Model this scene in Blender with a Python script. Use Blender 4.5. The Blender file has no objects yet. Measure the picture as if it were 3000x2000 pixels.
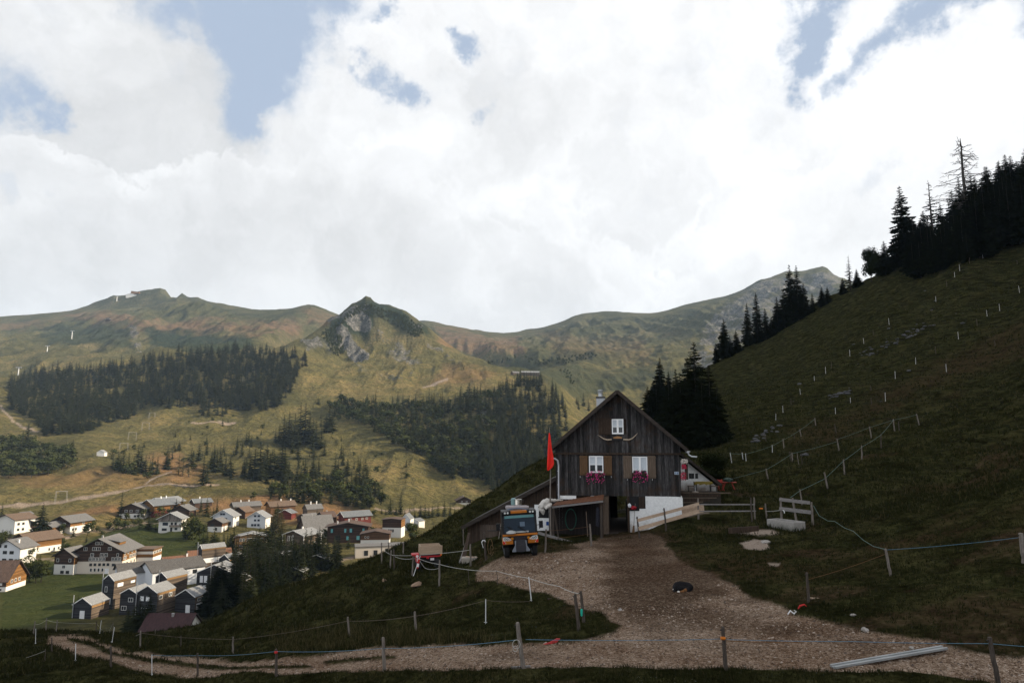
import bpy, bmesh, math, random
import numpy as np
from mathutils import Vector, Matrix
R = math.radians
S = bpy.context.scene
COL = S.collection
# ---------------------------------------------------------------- camera, exposure
F = 2000.0            # focal length in pixels of the 3000 px wide photograph (24 mm)
PITCH = R(8.0)
CAMZ = 7.0
SP, CP = math.sin(PITCH), math.cos(PITCH)
cam_d = bpy.data.cameras.new("camera")
cam_d.sensor_width = 36.0
cam_d.lens = 24.0
cam_d.clip_start = 0.5
cam_d.clip_end = 20000
cam = bpy.data.objects.new("camera", cam_d)
COL.objects.link(cam)
cam.location = (0, 0, CAMZ)
cam.rotation_euler = (R(90) + PITCH, 0, 0)
S.camera = cam
S.view_settings.view_transform = 'Standard'
S.view_settings.look = 'None'
S.view_settings.exposure = 0.85
S.view_settings.gamma = 1.0
S.render.engine = 'CYCLES'
S.cycles.use_denoising = True
S.cycles.max_bounces = 5
S.cycles.diffuse_bounces = 3
S.cycles.transparent_max_bounces = 6
S.cycles.volume_bounces = 0
S.cycles.sample_clamp_indirect = 4.0

# ---------------------------------------------------------------- sun and sky
SUN_EL, SUN_AZ = R(27.0), R(86.0)          # azimuth measured from +y (view) towards +x (right)
sun_dir = Vector((math.sin(SUN_AZ) * math.cos(SUN_EL), math.cos(SUN_AZ) * math.cos(SUN_EL), math.sin(SUN_EL)))
sl = bpy.data.lights.new("sun", 'SUN')
sl.energy = 5.0
sl.angle = R(0.6)
sl.color = (1.0, 0.84, 0.62)
so = bpy.data.objects.new("sun", sl)
COL.objects.link(so)
so.rotation_euler = (-sun_dir).to_track_quat('-Z', 'Y').to_euler()
so.location = (200, 0, 200)


class NT:
    """tiny helper to write node graphs"""
    def __init__(s, tree):
        s.t = tree
        s.n = tree.nodes
        s.l = tree.links
    def new(s, typ, **kw):
        n = s.n.new(typ)
        for k, v in kw.items():
            setattr(n, k, v)
        return n
    def put(s, sock, v):
        if isinstance(v, bpy.types.NodeSocket):
            s.l.new(v, sock)
        elif v is not None:
            if isinstance(v, (tuple, list)) and len(v) == 3 and sock.type == 'RGBA':
                v = (*v, 1)
            sock.default_value = v
    def math(s, op, a, b=None, c=None, clamp=False):
        n = s.new('ShaderNodeMath', operation=op, use_clamp=clamp)
        s.put(n.inputs[0], a)
        if b is not None: s.put(n.inputs[1], b)
        if c is not None: s.put(n.inputs[2], c)
        return n.outputs[0]
    def vmath(s, op, a, b=None, scale=None):
        n = s.new('ShaderNodeVectorMath', operation=op)
        s.put(n.inputs[0], a)
        if b is not None: s.put(n.inputs[1], b)
        if scale is not None: s.put(n.inputs[3], scale)
        return n.outputs['Value'] if op in ('LENGTH', 'DISTANCE', 'DOT_PRODUCT') else n.outputs[0]
    def noise(s, vec, scale, detail=4, rough=0.55, dist=0.0):
        n = s.new('ShaderNodeTexNoise')
        s.put(n.inputs['Vector'], vec)
        n.inputs['Scale'].default_value = scale
        n.inputs['Detail'].default_value = detail
        n.inputs['Roughness'].default_value = rough
        n.inputs['Distortion'].default_value = dist
        return n.outputs['Fac']
    def ramp(s, fac, stops, interp='LINEAR'):
        n = s.new('ShaderNodeValToRGB')
        cr = n.color_ramp
        cr.interpolation = interp
        while len(cr.elements) < len(stops):
            cr.elements.new(0.5)
        for e, (p, c) in zip(cr.elements, stops):
            e.position = p
            e.color = (*c, 1) if isinstance(c, tuple) else (c, c, c, 1)
        s.put(n.inputs[0], fac)
        return n.outputs[0]
    def smooth(s, v, lo, hi, a=0.0, b=1.0, typ='SMOOTHSTEP'):
        n = s.new('ShaderNodeMapRange', interpolation_type=typ)
        s.put(n.inputs['Value'], v)
        for k, x in (('From Min', lo), ('From Max', hi), ('To Min', a), ('To Max', b)):
            s.put(n.inputs[k], x)
        return n.outputs['Result']
    def mix(s, fac, a, b, typ='MIX'):
        n = s.new('ShaderNodeMix', data_type='RGBA', blend_type=typ)
        s.put(n.inputs[0], fac)
        s.put(n.inputs[6], a)
        s.put(n.inputs[7], b)
        return n.outputs[2]


def ray(X, Y):
    """world direction of a pixel of the 3000x2000 photograph"""
    a = (X - 1500.0) / F
    b = (1000.0 - Y) / F
    return (a, CP - b * SP, SP + b * CP)


world = bpy.data.worlds.new("World")
S.world = world
world.use_nodes = True
w = NT(world.node_tree)
w.n.clear()
tc = w.new('ShaderNodeTexCoord')
D3 = w.vmath('NORMALIZE', tc.outputs['Generated'])
sky = w.new('ShaderNodeTexSky', sky_type='NISHITA')
sky.sun_disc = False
sky.sun_elevation = SUN_EL
sky.sun_rotation = SUN_AZ
sky.altitude = 1300
sky.air_density = 1.0
sky.dust_density = 2.0
skyc = w.mix(1.0, sky.outputs[0], (0.12, 0.12, 0.12), 'MULTIPLY')
sep = w.new('ShaderNodeSeparateXYZ')
w.put(sep.inputs[0], D3)
dx, dy, dz = sep.outputs
# wispy distortion of the look-up direction
nv = w.new('ShaderNodeTexNoise')
w.put(nv.inputs['Vector'], D3)
nv.inputs['Scale'].default_value = 4.2
nv.inputs['Detail'].default_value = 8
nv.inputs['Roughness'].default_value = 0.62
off = w.vmath('SCALE', w.vmath('SUBTRACT', nv.outputs['Color'], (0.5, 0.5, 0.5)), scale=0.30)
Dd = w.vmath('ADD', D3, off)
GAPS = [(700, 190, 130), (770, 70, 150), (850, 200, 145), (930, 60, 150), (770, 290, 90), (620, -10, 130), (450, -60, 120),
        (640, 320, 90), (30, 250, 120), (120, 290, 80), (200, 320, 70), (440, 330, 55), (480, 385, 40), (1150, 270, 58), (1100, 190, 45),
        (1320, 130, 45), (1215, 75, 45), (110, 610, 45), (150, 655, 35), (1090, 10, 90), (1350, 340, 50),
        (2380, 64, 100), (2329, 147, 100), (2290, 205, 75), (2350, 270, 60), (2510, 210, 70), (2640, 130, 70),
        (2744, 57, 70), (2870, 5, 90), (2457, 5, 90), (2990, 130, 70), (2560, 500, 60)]
field = None
for X, Y, rr in GAPS:
    v = Vector(ray(X, Y)).normalized()
    dist = w.vmath('DISTANCE', Dd, tuple(v))
    k = w.smooth(dist, 0.0, rr / F * 1.25, 1.0, 0.0)
    field = k if field is None else w.math('ADD', field, k)
fine = w.noise(D3, 9.0, 6, 0.65)
gap = w.smooth(w.math('ADD', field, w.math('MULTIPLY', w.math('SUBTRACT', fine, 0.5), 1.15)), 0.0, 1.0)
# cloud deck thins out towards the zenith and behind the camera
nback = w.noise(D3, 2.2, 3, 0.55)
back = w.smooth(w.math('ADD', dy, w.math('MULTIPLY', w.math('SUBTRACT', nback, 0.5), 0.9)), 0.30, -0.05)
zen = w.smooth(w.math('ADD', dz, w.math('MULTIPLY', w.math('SUBTRACT', nback, 0.5), 0.5)), 0.66, 0.9)
gap = w.math('MAXIMUM', gap, w.math('MULTIPLY', w.math('MAXIMUM', back, zen), 0.35))
rear = w.smooth(dy, 0.25, -0.35, 1.0, 1.75)     # gain added to the cloud behind the camera to fill the shaded facade
# cumulus bank below, boundary height as a function of azimuth (u = x/y)
yy = w.math('MAXIMUM', dy, 0.05)
uu = w.math('DIVIDE', dx, yy)
vv = w.math('DIVIDE', dz, yy)
EDGE = [(0, 330), (150, 300), (350, 400), (560, 360), (700, 300), (850, 285), (1000, 290), (1150, 320), (1300, 390),
        (1420, 450), (1500, 470), (1600, 470), (1750, 520), (1900, 640), (2100, 560), (2250, 380), (2450, 290), (2650, 210), (2850, 90), (3000, 60)]
stops = []
for X, Y in EDGE:
    r_ = ray(X, Y)
    stops.append((min(max((r_[0] / r_[1] + 1.0) / 2.0, 0), 1), r_[2] / r_[1]))
edge = w.ramp(w.math('MULTIPLY_ADD', uu, 0.5, 0.5), stops, 'EASE')
puff = w.new('ShaderNodeTexVoronoi', feature='SMOOTH_F1')
w.put(puff.inputs['Vector'], Dd)
puff.inputs['Scale'].default_value = 13.0
puff.inputs['Smoothness'].default_value = 0.35
puff.inputs['Detail'].default_value = 2
puff.inputs['Roughness'].default_value = 0.5
bil = w.math('MULTIPLY', w.math('SUBTRACT', 0.45, puff.outputs['Distance']), 0.13)
lown = w.noise(D3, 3.0, 4, 0.6)
t = w.math('ADD', w.math('SUBTRACT', edge, vv), bil)
inb = w.smooth(t, 0.0, 0.022)
depthgrey = w.ramp(w.math('ADD', t, w.math('MULTIPLY', w.math('SUBTRACT', lown, 0.5), 0.35)),
                   [(0.0, 1.0), (0.05, 0.93), (0.16, 0.84), (0.30, 0.90), (0.42, 0.91), (0.6, 0.88)])
upper = w.ramp(w.noise(Dd, 4.0, 6, 0.6), [(0.35, 0.80), (0.5, 0.90), (0.65, 1.0)])
lum = w.mix(inb, upper, depthgrey)
soft = w.smooth(w.noise(Dd, 6.0, 6, 0.62), 0.32, 0.68, 0.91, 1.07)
lum = w.mix(1.0, lum, soft, 'MULTIPLY')
glow = w.smooth(uu, -0.5, 0.7, 0.97, 1.2)          # the veiled sun side of the deck
lum = w.mix(1.0, lum, glow, 'MULTIPLY')
cloud = w.mix(1.0, w.mix(1.0, lum, (0.985, 0.99, 1.0), 'MULTIPLY'), rear, 'MULTIPLY')
blue = (0.44, 0.53, 0.68)
# bank hides the gaps behind it
gapv = w.math('MULTIPLY', gap, w.math('SUBTRACT', 1.0, w.math('MULTIPLY', w.smooth(t, 0.0, 0.03), 0.75)))
bluec = w.mix(w.smooth(dy, 0.2, 0.55), skyc, blue)
final = w.mix(gapv, cloud, bluec)
# behind the camera the brightened fill cloud mixes with some physical sky
bg = w.new('ShaderNodeBackground')
w.put(bg.inputs[0], final)
bg.inputs[1].default_value = 0.555
wo = w.new('ShaderNodeOutputWorld')
w.l.new(bg.outputs[0], wo.inputs[0])
# ---------------------------------------------------------------- noise in numpy
def _hash(ix, iy, seed):
    h = (ix.astype(np.int64) * 374761393 + iy.astype(np.int64) * 668265263 + seed * 1442695041) & 0x7fffffff
    h = ((h ^ (h >> 13)) * 1274126177) & 0x7fffffff
    return ((h ^ (h >> 16)) & 0xffff) / 65535.0
def vnoise(x, y, seed=0):
    ix, iy = np.floor(x), np.floor(y)
    fx, fy = x - ix, y - iy
    fx = fx * fx * (3 - 2 * fx)
    fy = fy * fy * (3 - 2 * fy)
    a = _hash(ix, iy, seed); b = _hash(ix + 1, iy, seed)
    c = _hash(ix, iy + 1, seed); d = _hash(ix + 1, iy + 1, seed)
    return (a + (b - a) * fx) * (1 - fy) + (c + (d - c) * fx) * fy
def fbm(x, y, scale, oct=5, seed=0, gain=0.5, ridged=False):
    out = 0; amp = 1; tot = 0; f = 1.0 / scale
    for k in range(oct):
        n = vnoise(x * f + k * 17.3, y * f - k * 9.1, seed + k)
        n = 1 - np.abs(2 * n - 1) * 2 if ridged else 2 * n - 1
        out = out + n * amp; tot += amp
        amp *= gain; f *= 2.03
    return out / tot

# ---------------------------------------------------------------- terrain control points
# (X, Y, D): the ground seen at photo pixel X, Y stands at distance D in front of the camera
PX = [
 # close foreground (partly below the frame)
 (-300,2000,42),(0,2000,36),(300,2000,33),(600,2000,30),(850,2000,26.5),(1122,2000,21.7),(1320,2000,18.6),(1500,2000,17),(1750,2000,16.6),(2000,2000,16.8),(2500,2000,17),(3000,2000,17.5),(3300,2000,17),
 (0,2400,21),(600,2400,17),(1200,2400,12.5),(1800,2400,10),(2400,2400,10),(3000,2400,10),
 # posts and track
 (105,1885,54),(137,1852,60),(166,1855,63),(153,1907,48),(0,1920,47),(-200,1900,55),(222,1936,43),(332,1881,53),(325,1953,37),(412,1898,46),(445,1977,36),
 (530,1892,47),(579,1980,33.5),(683,1916,43),(809,1980,28.5),(1020,1863,37),(1122,1962,23.6),(1217,1847,33.5),(1423,1826,28.5),(1557,1761,32),
 (1692,1844,23.5),(1706,1821,24.8),(1533,1956,18.3),(2118,1961,18.2),(1287,1715,41),(1378,1657,44),(1208,1683,46),(1300,1940,21.2),
 (1600,1617,41),(1729,1600,43),(1500,1660,38),(1560,1700,34.5),(1800,1700,32),(1800,1640,38),(1800,1850,22.6),(1960,1900,20.3),(1400,1900,23),
 (1800,1565,49),(1808,1514,60),(1700,1516,60),(1900,1500,60),(1808,1450,68),(1680,1580,47),(1900,1550,49.5),(1900,1700,31.5),(2000,1735,28.5),(2000,1620,39),(2000,1500,50),(2050,1470,52),(1475,1635,40.5),(1400,1600,48),
 (2200,1500,47),(2100,1560,44),(2250,1560,42),(2370,1540,43),(2300,1650,33),(2500,1600,34.5),(2610,1685,28),(2990,1650,24.5),(2360,1764,25.5),(2400,1780,24.6),
 (2800,1800,21.5),(3000,1850,19.5),(2700,1900,19.4),(2920,2000,17.3),(2200,1850,22.3),(2550,1740,25.5),
 # knoll: crest line of the left meadow and of the slope behind the barn
 (-200,1870,72),(0,1858,72),(150,1851,72),(300,1851,72),(450,1851,72),(590,1838,70),(650,1805,68),(700,1778,66),(742,1754,65),(797,1723,64),(879,1704,62),(1000,1673,60),(1100,1636,60),(1195,1592,64),
 (1242,1570,67),(1305,1529,71),(1352,1491,74),(1400,1460,77),(1471,1421,79),(1518,1384,82),(1557,1362,84),(1600,1340,86),(1680,1300,97),(1760,1270,120),(1850,1225,160),(1950,1160,200),
 (560,1882,51),(800,1805,49),(950,1745,50),(1080,1692,51),(1180,1650,54),(1000,1805,43),(850,1880,37),(1270,1628,58),(1350,1565,63),
 (1450,1530,62),(1560,1480,64),(1680,1440,68),
 # right slope
 (2150,1455,53),(2200,1440,55),(2250,1400,60),(2340,1420,54),(2425,1430,50),(2472,1390,52),(2525,1344,59),(2452,1318,71),(2548,1283,72),(2692,1245,71),(2593,1175,94),
 (2386,1117,122),(2604,950,136),(2742,885,134),(2840,774,138),(2826,690,165),(2900,1100,88),(3000,1000,92),(2800,1400,46),(3000,1300,47),
 (2800,1550,32),(3000,1500,30),(2300,1300,76),(2150,1330,74),(2250,1200,112),(2130,1200,122),(2070,1320,88),(2000,1290,120),(1900,1270,125),(2200,1100,170),(2350,1000,175),
 (2500,900,170),(2700,1000,115),(2950,850,125),(3000,700,145),(3000,1150,68),(2750,1120,92),
 # skyline of the right slope
 (2000,1118,215),(2050,1085,225),(2100,1062,235),(2150,1035,240),(2200,1008,243),(2300,948,243),(2400,888,238),(2500,838,226),(2600,790,208),(2700,735,194),(2800,672,188),(2900,602,187),(3000,528,187),
 (3150,430,190),
 # hillside above the village
 (0,1500,490),(250,1485,500),(500,1470,520),(700,1465,530),(900,1490,510),(1100,1500,520),(1250,1500,540),(1365,1478,600),
 (0,1420,570),(200,1400,600),(400,1390,620),(600,1395,620),(800,1400,620),(1000,1400,640),(1150,1430,600),(1300,1430,640),(1450,1410,680),(1600,1350,720),
 (0,1330,690),(200,1330,700),(280,1335,700),(400,1320,730),(600,1320,740),(800,1310,770),(950,1300,780),(1100,1330,720),(1250,1370,690),
 (0,1270,780),(200,1270,790),(400,1250,850),(600,1230,880),(800,1230,890),(950,1230,900),(1100,1260,830),(1250,1290,790),(1400,1280,790),(1550,1240,830),(1640,1240,850),
 (150,1210,900),(450,1190,960),(700,1190,970),(900,1160,1020),(1050,1180,980),(1250,1170,980),(1400,1160,990),(1550,1140,1020),(1640,1170,980),
 (0,1150,1000),(200,1110,1100),(350,1085,1130),(500,1065,1150),(650,1050,1160),(800,1045,1180),(880,1035,1190),
 (930,1080,1150),(1050,1120,1110),(1200,1110,1130),(1350,1100,1130),(1450,1096,1120),(1520,1093,1120),(1580,1110,1090),(1620,1130,1060),
 # pyramid peak
 (889,996,1330),(934,965,1370),(965,945,1390),(996,926,1420),(1037,899,1450),(1060,884,1465),(1077,874,1470),(1092,884,1475),(1100,894,1475),(1130,899,1480),(1184,911,1490),(1215,932,1490),(1237,947,1485),(1273,979,1470),
 (1309,1010,1450),(1358,1045,1420),(1416,1068,1390),(1461,1086,1330),(1000,1060,1250),(1100,1040,1290),(1200,1030,1310),(1300,1075,1260),(1060,960,1400),(1150,970,1400),(980,1000,1340),
 # left range
 (0,1110,1350),(0,1060,1550),(0,1000,1900),(0,960,2300),(200,1060,1500),(200,1000,1850),(250,960,2150),(400,1050,1500),(400,1000,1720),(420,975,1850),(600,1010,1620),(600,975,1800),(800,1000,1600),(800,975,1750),
 (100,980,2100),(-150,1000,1900),(450,930,2200),(600,930,2150),(300,930,2250),(750,950,1950),(500,880,2500),(870,960,1900),
 (-200,955,2700),(-50,945,2700),(0,943,2700),(67,940,2700),(179,927,2700),(210,918,2690),(241,905,2680),(286,885,2660),(330,867,2650),(384,860,2650),(420,853,2650),(446,848,2650),(482,850,2640),(518,865,2620),(529,869,2620),(540,862,2600),
 (576,871,2600),(612,885,2580),(656,894,2560),(696,906,2540),(754,917,2500),(817,920,2450),(866,907,2380),(911,894,2330),(946,905,2350),(996,927,2400),
 # saddle and the right mountains
 (1229,943,2700),(1264,944,2700),(1291,956,2750),(1336,972,2850),(1394,983,2900),(1425,980,2900),(1492,984,2900),(1523,976,2900),(1554,967,2900),(1568,970,2900),(1604,961,2880),(1653,942,2850),(1675,929,2840),(1720,917,2820),(1769,912,2800),(1800,913,2800),
 (1850,917,2800),(1900,919,2780),(1951,913,2750),(2002,897,2720),(2068,882,2700),(2130,869,2700),(2170,852,2700),(2212,828,2700),(2228,820,2700),(2250,815,2700),(2308,798,2720),(2359,795,2750),(2390,786,2760),(2425,790,2760),(2446,808,2760),(2466,816,2760),(2520,850,2760),(2600,900,2700),
 (1350,1030,2000),(1450,1040,1900),(1500,1010,2300),(1600,1000,2300),(1550,1060,1700),(1620,1038,1720),(1700,1040,1700),(1760,1030,1720),(1850,1030,1750),(1700,990,2150),(1750,950,2500),(1900,980,2200),
 (1600,1095,1420),(1700,1110,1400),(1800,1120,1350),(1900,1080,1450),(2000,1040,1550),(2100,1000,1700),(2200,950,1950),(2300,900,2250),(2400,850,2500),(2130,930,2200),(2220,870,2450),(2320,850,2550),
 (1700,1200,1150),(1750,1260,1050),(1900,1200,1150),(2050,1150,1200),
]
# (photo X, distance D, height z relative to the camera)
PZ = [(X, D, z) for X in (-300, 0, 250, 500, 750, 950, 1100, 1200) for D, z in ((125, -38), (185, -55), (240, -57), (300, -58), (360, -57.5), (430, -57))]
PZ += [(1320, 200, -45), (1320, 330, -57), (1420, 300, -55), (1420, 450, -59), (1520, 250, -40), (1520, 420, -55), (1650, 200, -24), (1650, 400, -45),
       (1100, 95, -22), (900, 95, -24), (700, 95, -26), (400, 95, -28), (100, 95, -28), (-200, 95, -28), (1250, 100, -19), (1400, 110, -18), (1550, 120, -15)]
# behind the right slope's skyline the hill falls away
PZ += [(X, D * 1.5, z) for X, D, z in ((2050, 225, 0), (2200, 243, 2), (2400, 238, 18), (2600, 215, 28), (2800, 200, 46), (3000, 195, 62))]
PZ += [(2000, 600, 10), (2300, 600, 15), (2600, 600, 20), (3000, 500, 40), (2200, 1000, 60), (2600, 1100, 90), (3000, 1100, 110)]
PZ += [(X, 3600, 150) for X in range(-200, 3200, 400)]
# (azimuth degrees, range, z) outside the frame, right hill raised to cast shade
PA = [(40, 8, -3.3), (10, 6, -3.0), (-30, 6, -3.2), (60, 10, -3.6), (90, 10, -3.4), (115, 10, -3.0), (-55, 12, -6), (-55, 40, -14), (-55, 90, -30), (-55, 200, -56), (-55, 450, -56), (-55, 800, 0), (-55, 1500, 120), (-55, 2600, 350),
      (50, 25, -5), (50, 60, 4), (50, 110, 30), (50, 180, 72), (45, 330, 100), (45, 450, 95), (50, 300, 135), (50, 390, 172), (50, 480, 120), (55, 450, 205), (50, 700, 80), (50, 1500, 150), (50, 3000, 350),
      (65, 20, -4.3), (65, 50, 3), (65, 100, 28), (65, 180, 82), (65, 300, 165), (65, 500, 250), (65, 800, 200), (65, 1500, 120), (65, 3000, 200),
      (90, 20, -4), (90, 50, 6), (90, 100, 38), (90, 180, 92), (90, 300, 180), (90, 450, 260), (90, 900, 260), (90, 3000, 200),
      (115, 20, -2), (115, 50, 8), (115, 100, 36), (115, 200, 95), (115, 400, 200), (115, 1000, 200), (115, 3000, 200)]
def densify(line, step=28):
    out = []
    for p, q in zip(line, line[1:]):
        n = max(1, int(abs(q[0] - p[0]) / step))
        for k in range(n):
            t_ = k / n
            out.append(tuple(a_ + (b_ - a_) * t_ for a_, b_ in zip(p, q)))
    return out + [line[-1]]
SKY_L = densify([p for p in PX if p[2] > 2300 and p[1] < 990 and p[0] < 1000 and p[1] <= 957 and p not in ((300,930,2250),(450,930,2200))])
SKY_R = densify([p for p in PX if p[2] > 2600 and p[0] > 1200 and p[1] < 990])
SKY_P = densify([p for p in PX if 1320 < p[2] < 1495 and p[1] < 1090 and 880 < p[0] < 1470 and p not in ((1060,960,1400),(1150,970,1400),(980,1000,1340))], 20)
SKY_N = densify([p for p in PX if 1990 < p[0] < 3160 and 186 < p[2] < 244 and p[1] < 1120], 60)
PX = [p for p in PX if p not in SKY_L and p not in SKY_R and p not in SKY_P]
PX_ALL = PX + SKY_L + SKY_R + SKY_P
pts = []
for X, Y, Dd_ in PX_ALL:
    a, c, s_ = ray(X, Y)
    h = math.hypot(a, c)
    pts.append((math.atan2(a, c), math.log(Dd_ * h / c), s_ / h))
for X, Dd_, z in PZ:
    a, c, s_ = ray(X, 1281 - z / Dd_ * F)
    h = math.hypot(a, c)
    rr = Dd_ * h / c
    pts.append((math.atan2(a, c), math.log(rr), z / rr))
for A, rr, z in PA:
    pts.append((R(A), math.log(rr), z / rr))
# crests: drop right behind every skyline so that it stays the skyline
for line, f1, de in ((SKY_L, 1.13, .035), (SKY_R, 1.13, .035), (SKY_P, 1.16, .055)):
    for X, Y, Dd_ in line:
        a, c, s_ = ray(X, Y)
        h = math.hypot(a, c)
        pts.append((math.atan2(a, c), math.log(Dd_ * h / c * f1), s_ / h - de))
pts = np.array(pts)
US = 3.0
cx, cy_, ce = pts[:, 0] * US, pts[:, 1], pts[:, 2]
def kern(r2):
    return np.sqrt(r2 + 0.0004)
Amat = kern((cx[:, None] - cx[None]) ** 2 + (cy_[:, None] - cy_[None]) ** 2)
n_ = len(pts)
Pm = np.stack([np.ones(n_), cx, cy_], 1)
Big = np.block([[Amat + np.eye(n_) * 0.0015, Pm], [Pm.T, np.zeros((3, 3))]])
sol = np.linalg.solve(Big, np.concatenate([ce, np.zeros(3)]))
wgt, pol = sol[:n_], sol[n_:]
def base_e(az, lr):
    qx, qy = az.ravel() * US, lr.ravel()
    out = np.empty(qx.size)
    for i in range(0, qx.size, 20000):
        x, y = qx[i:i + 20000], qy[i:i + 20000]
        k = kern((x[:, None] - cx[None]) ** 2 + (y[:, None] - cy_[None]) ** 2)
        out[i:i + 20000] = k @ wgt + pol[0] + pol[1] * x + pol[2] * y
    return out.reshape(az.shape)

# coarse solution, then bilinear refinement plus relief noise
AZ = np.concatenate([np.linspace(R(-56), R(-40), 50, endpoint=False), np.linspace(R(-40), R(41), 860, endpoint=False), np.linspace(R(41), R(116), 150)])
LR = np.concatenate([np.linspace(math.log(5.5), math.log(14), 30, endpoint=False), np.linspace(math.log(14), math.log(70), 300, endpoint=False),
                     np.linspace(math.log(70), math.log(600), 170, endpoint=False), np.linspace(math.log(600), math.log(3700), 330)])
cA = np.concatenate([AZ[::4], AZ[-1:]])
cL = np.concatenate([LR[::3], LR[-1:]])
ga, gl = np.meshgrid(cA, cL)
E0 = base_e(ga, gl)
def interp2(E, A, L, az, lr):
    ia = np.clip(np.searchsorted(A, az) - 1, 0, len(A) - 2)
    il = np.clip(np.searchsorted(L, lr) - 1, 0, len(L) - 2)
    fa = np.clip((az - A[ia]) / (A[ia + 1] - A[ia]), 0, 1)
    fl = np.clip((lr - L[il]) / (L[il + 1] - L[il]), 0, 1)
    return (E[il, ia] * (1 - fa) + E[il, ia + 1] * fa) * (1 - fl) + (E[il + 1, ia] * (1 - fa) + E[il + 1, ia + 1] * fa) * fl
GA, GL = np.meshgrid(AZ, LR)
GR = np.exp(GL)
GX, GY = GR * np.sin(GA), GR * np.cos(GA)
GZ = interp2(E0, cA, cL, GA, GL) * GR

def to_px(x, y, z):
    """photo pixel of a world point (z relative to the camera)"""
    fw = y * CP + z * SP
    up = -y * SP + z * CP
    fw = np.where(np.abs(fw) < 1e-3, 1e-3, fw)
    return 1500 + F * x / fw, 1000 - F * up / fw
def inpoly(px, py, poly):
    ins = np.zeros(px.shape, bool)
    n = len(poly)
    for i in range(n):
        x1, y1 = poly[i]; x2, y2 = poly[(i + 1) % n]
        if y1 == y2: continue
        c = ((y1 > py) != (y2 > py)) & (px < (x2 - x1) * (py - y1) / (y2 - y1) + x1)
        ins ^= c
    return ins
def seg_dist(px, py, line):
    d = np.full(px.shape, 1e9)
    for (x1, y1), (x2, y2) in zip(line, line[1:]):
        dx_, dy_ = x2 - x1, y2 - y1
        t_ = np.clip(((px - x1) * dx_ + (py - y1) * dy_) / (dx_ * dx_ + dy_ * dy_), 0, 1)
        d = np.minimum(d, np.hypot(px - x1 - t_ * dx_, py - y1 - t_ * dy_))
    return d
def sstep(x, a, b):
    t_ = np.clip((x - a) / (b - a), 0, 1)
    return t_ * t_ * (3 - 2 * t_)

PXg, PYg = to_px(GX, GY, GZ)          # where the smooth ground lies, used to lay out soil, rock and dry grass
YARD = [(1405,1665),(1470,1632),(1600,1622),(1700,1600),(1760,1580),(1850,1580),(1905,1560),(1960,1600),(1990,1640),(2080,1690),(2200,1745),(2330,1795),(2480,1830),(2700,1860),(2860,1905),(3060,1925),
        (3100,2010),(2700,1975),(2300,1955),(1900,1950),(1600,1950),(1400,1962),(1160,1966),(900,1972),(760,1978),(620,1982),(480,1972),(400,1960),(330,1942),(250,1920),(180,1900),(140,1880),
        (145,1860),(200,1856),(265,1862),(300,1890),(380,1908),(500,1925),(700,1938),(900,1928),(1080,1905),(1200,1900),(1400,1895),(1650,1885),(1800,1850),(1830,1830),(1760,1790),(1640,1752),(1500,1720),(1400,1700)]
def soft_poly(px, py, poly, jitter, soft):
    d = seg_dist(px, py, poly + poly[:1])
    ins = inpoly(px, py, poly)
    return sstep(np.where(ins, d, -d) + jitter, -soft, soft)
flatten = 1 - .85 * np.where((GR < 75) & (PYg > 1500), soft_poly(PXg, PYg, YARD, 0, 25), 0)
near = GR < 110
far = 1 - sstep(GR, 450, 800)
sky_d = np.minimum(np.minimum(seg_dist(PXg, PYg, [p[:2] for p in SKY_L]), seg_dist(PXg, PYg, [p[:2] for p in SKY_R])), seg_dist(PXg, PYg, [p[:2] for p in SKY_P]) + 14)
relief = sstep(GR, 600, 1300) * (.12 + .88 * sstep(sky_d, 0, 45))
wx, wy = GX, GY
# mountain relief: gullies running down the slopes, broader swells
GZ = GZ + relief * (fbm(wx, wy, 260, 5, 3, 0.5, True) * 13 + fbm(wx * 1.5 + wy * .1, wy * .5, 110, 5, 19, .6, True) * 17 + fbm(wx, wy, 50, 4, 9) * 5.0) * np.clip(GR / 2000, .35, 1.25)
right_rock = sstep(PXg, 1900, 2150) * sstep(GR, 1500, 2000) * (.15 + .85 * sstep(sky_d, 0, 35))
GZ = GZ + right_rock * fbm(wx * 1.6, wy * .6, 120, 5, 21, 0.6, True) * 16
gul = sstep(GR, 1800, 2200) * (1 - sstep(PXg, 900, 1000)) * (.1 + .9 * sstep(sky_d, 0, 45))
GZ = GZ + gul * fbm(wx * 1.3 + wy * .2, wy * .45, 170, 4, 31, 0.5, True) * 20
mid = sstep(GR, 400, 520) * (1 - sstep(GR, 900, 1200))
GZ = GZ + mid * (fbm(wx, wy, 90, 4, 5) * 4.0 + fbm(wx * 1.4 + wy * .15, wy * .45, 46, 5, 8, .55, True) * 4.6 + fbm(wx, wy, 14, 3, 6) * 0.7)
# village floor
vil = sstep(GR, 120, 180) * (1 - sstep(GR, 420, 520))
GZ = GZ + vil * fbm(wx, wy, 40, 3, 7) * .8
# near slopes: tussocks and the little terraces trodden by cattle along the contour
slope = sstep(GX - GY * .42, 2, 18) * (1 - sstep(GR, 260, 420))
GZ = GZ + flatten * slope * (fbm(wx, wy, 9, 4, 11) * .75 + fbm(wx, wy, 3.4, 4, 12, .6) * .42)
terr = GZ * 1.6 + fbm(wx, wy, 14, 3, 15) * 2.2
GZ = GZ + flatten * slope * sstep(GR, 30, 70) * np.sin(terr * 2.2) * .26
knoll = (1 - sstep(GX - GY * .0, -6, 2)) * (1 - sstep(GR, 120, 180))
GZ = GZ + flatten * knoll * (fbm(wx, wy, 5, 4, 13) * .40 + fbm(wx, wy, 1.3, 3, 14) * .14)

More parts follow.
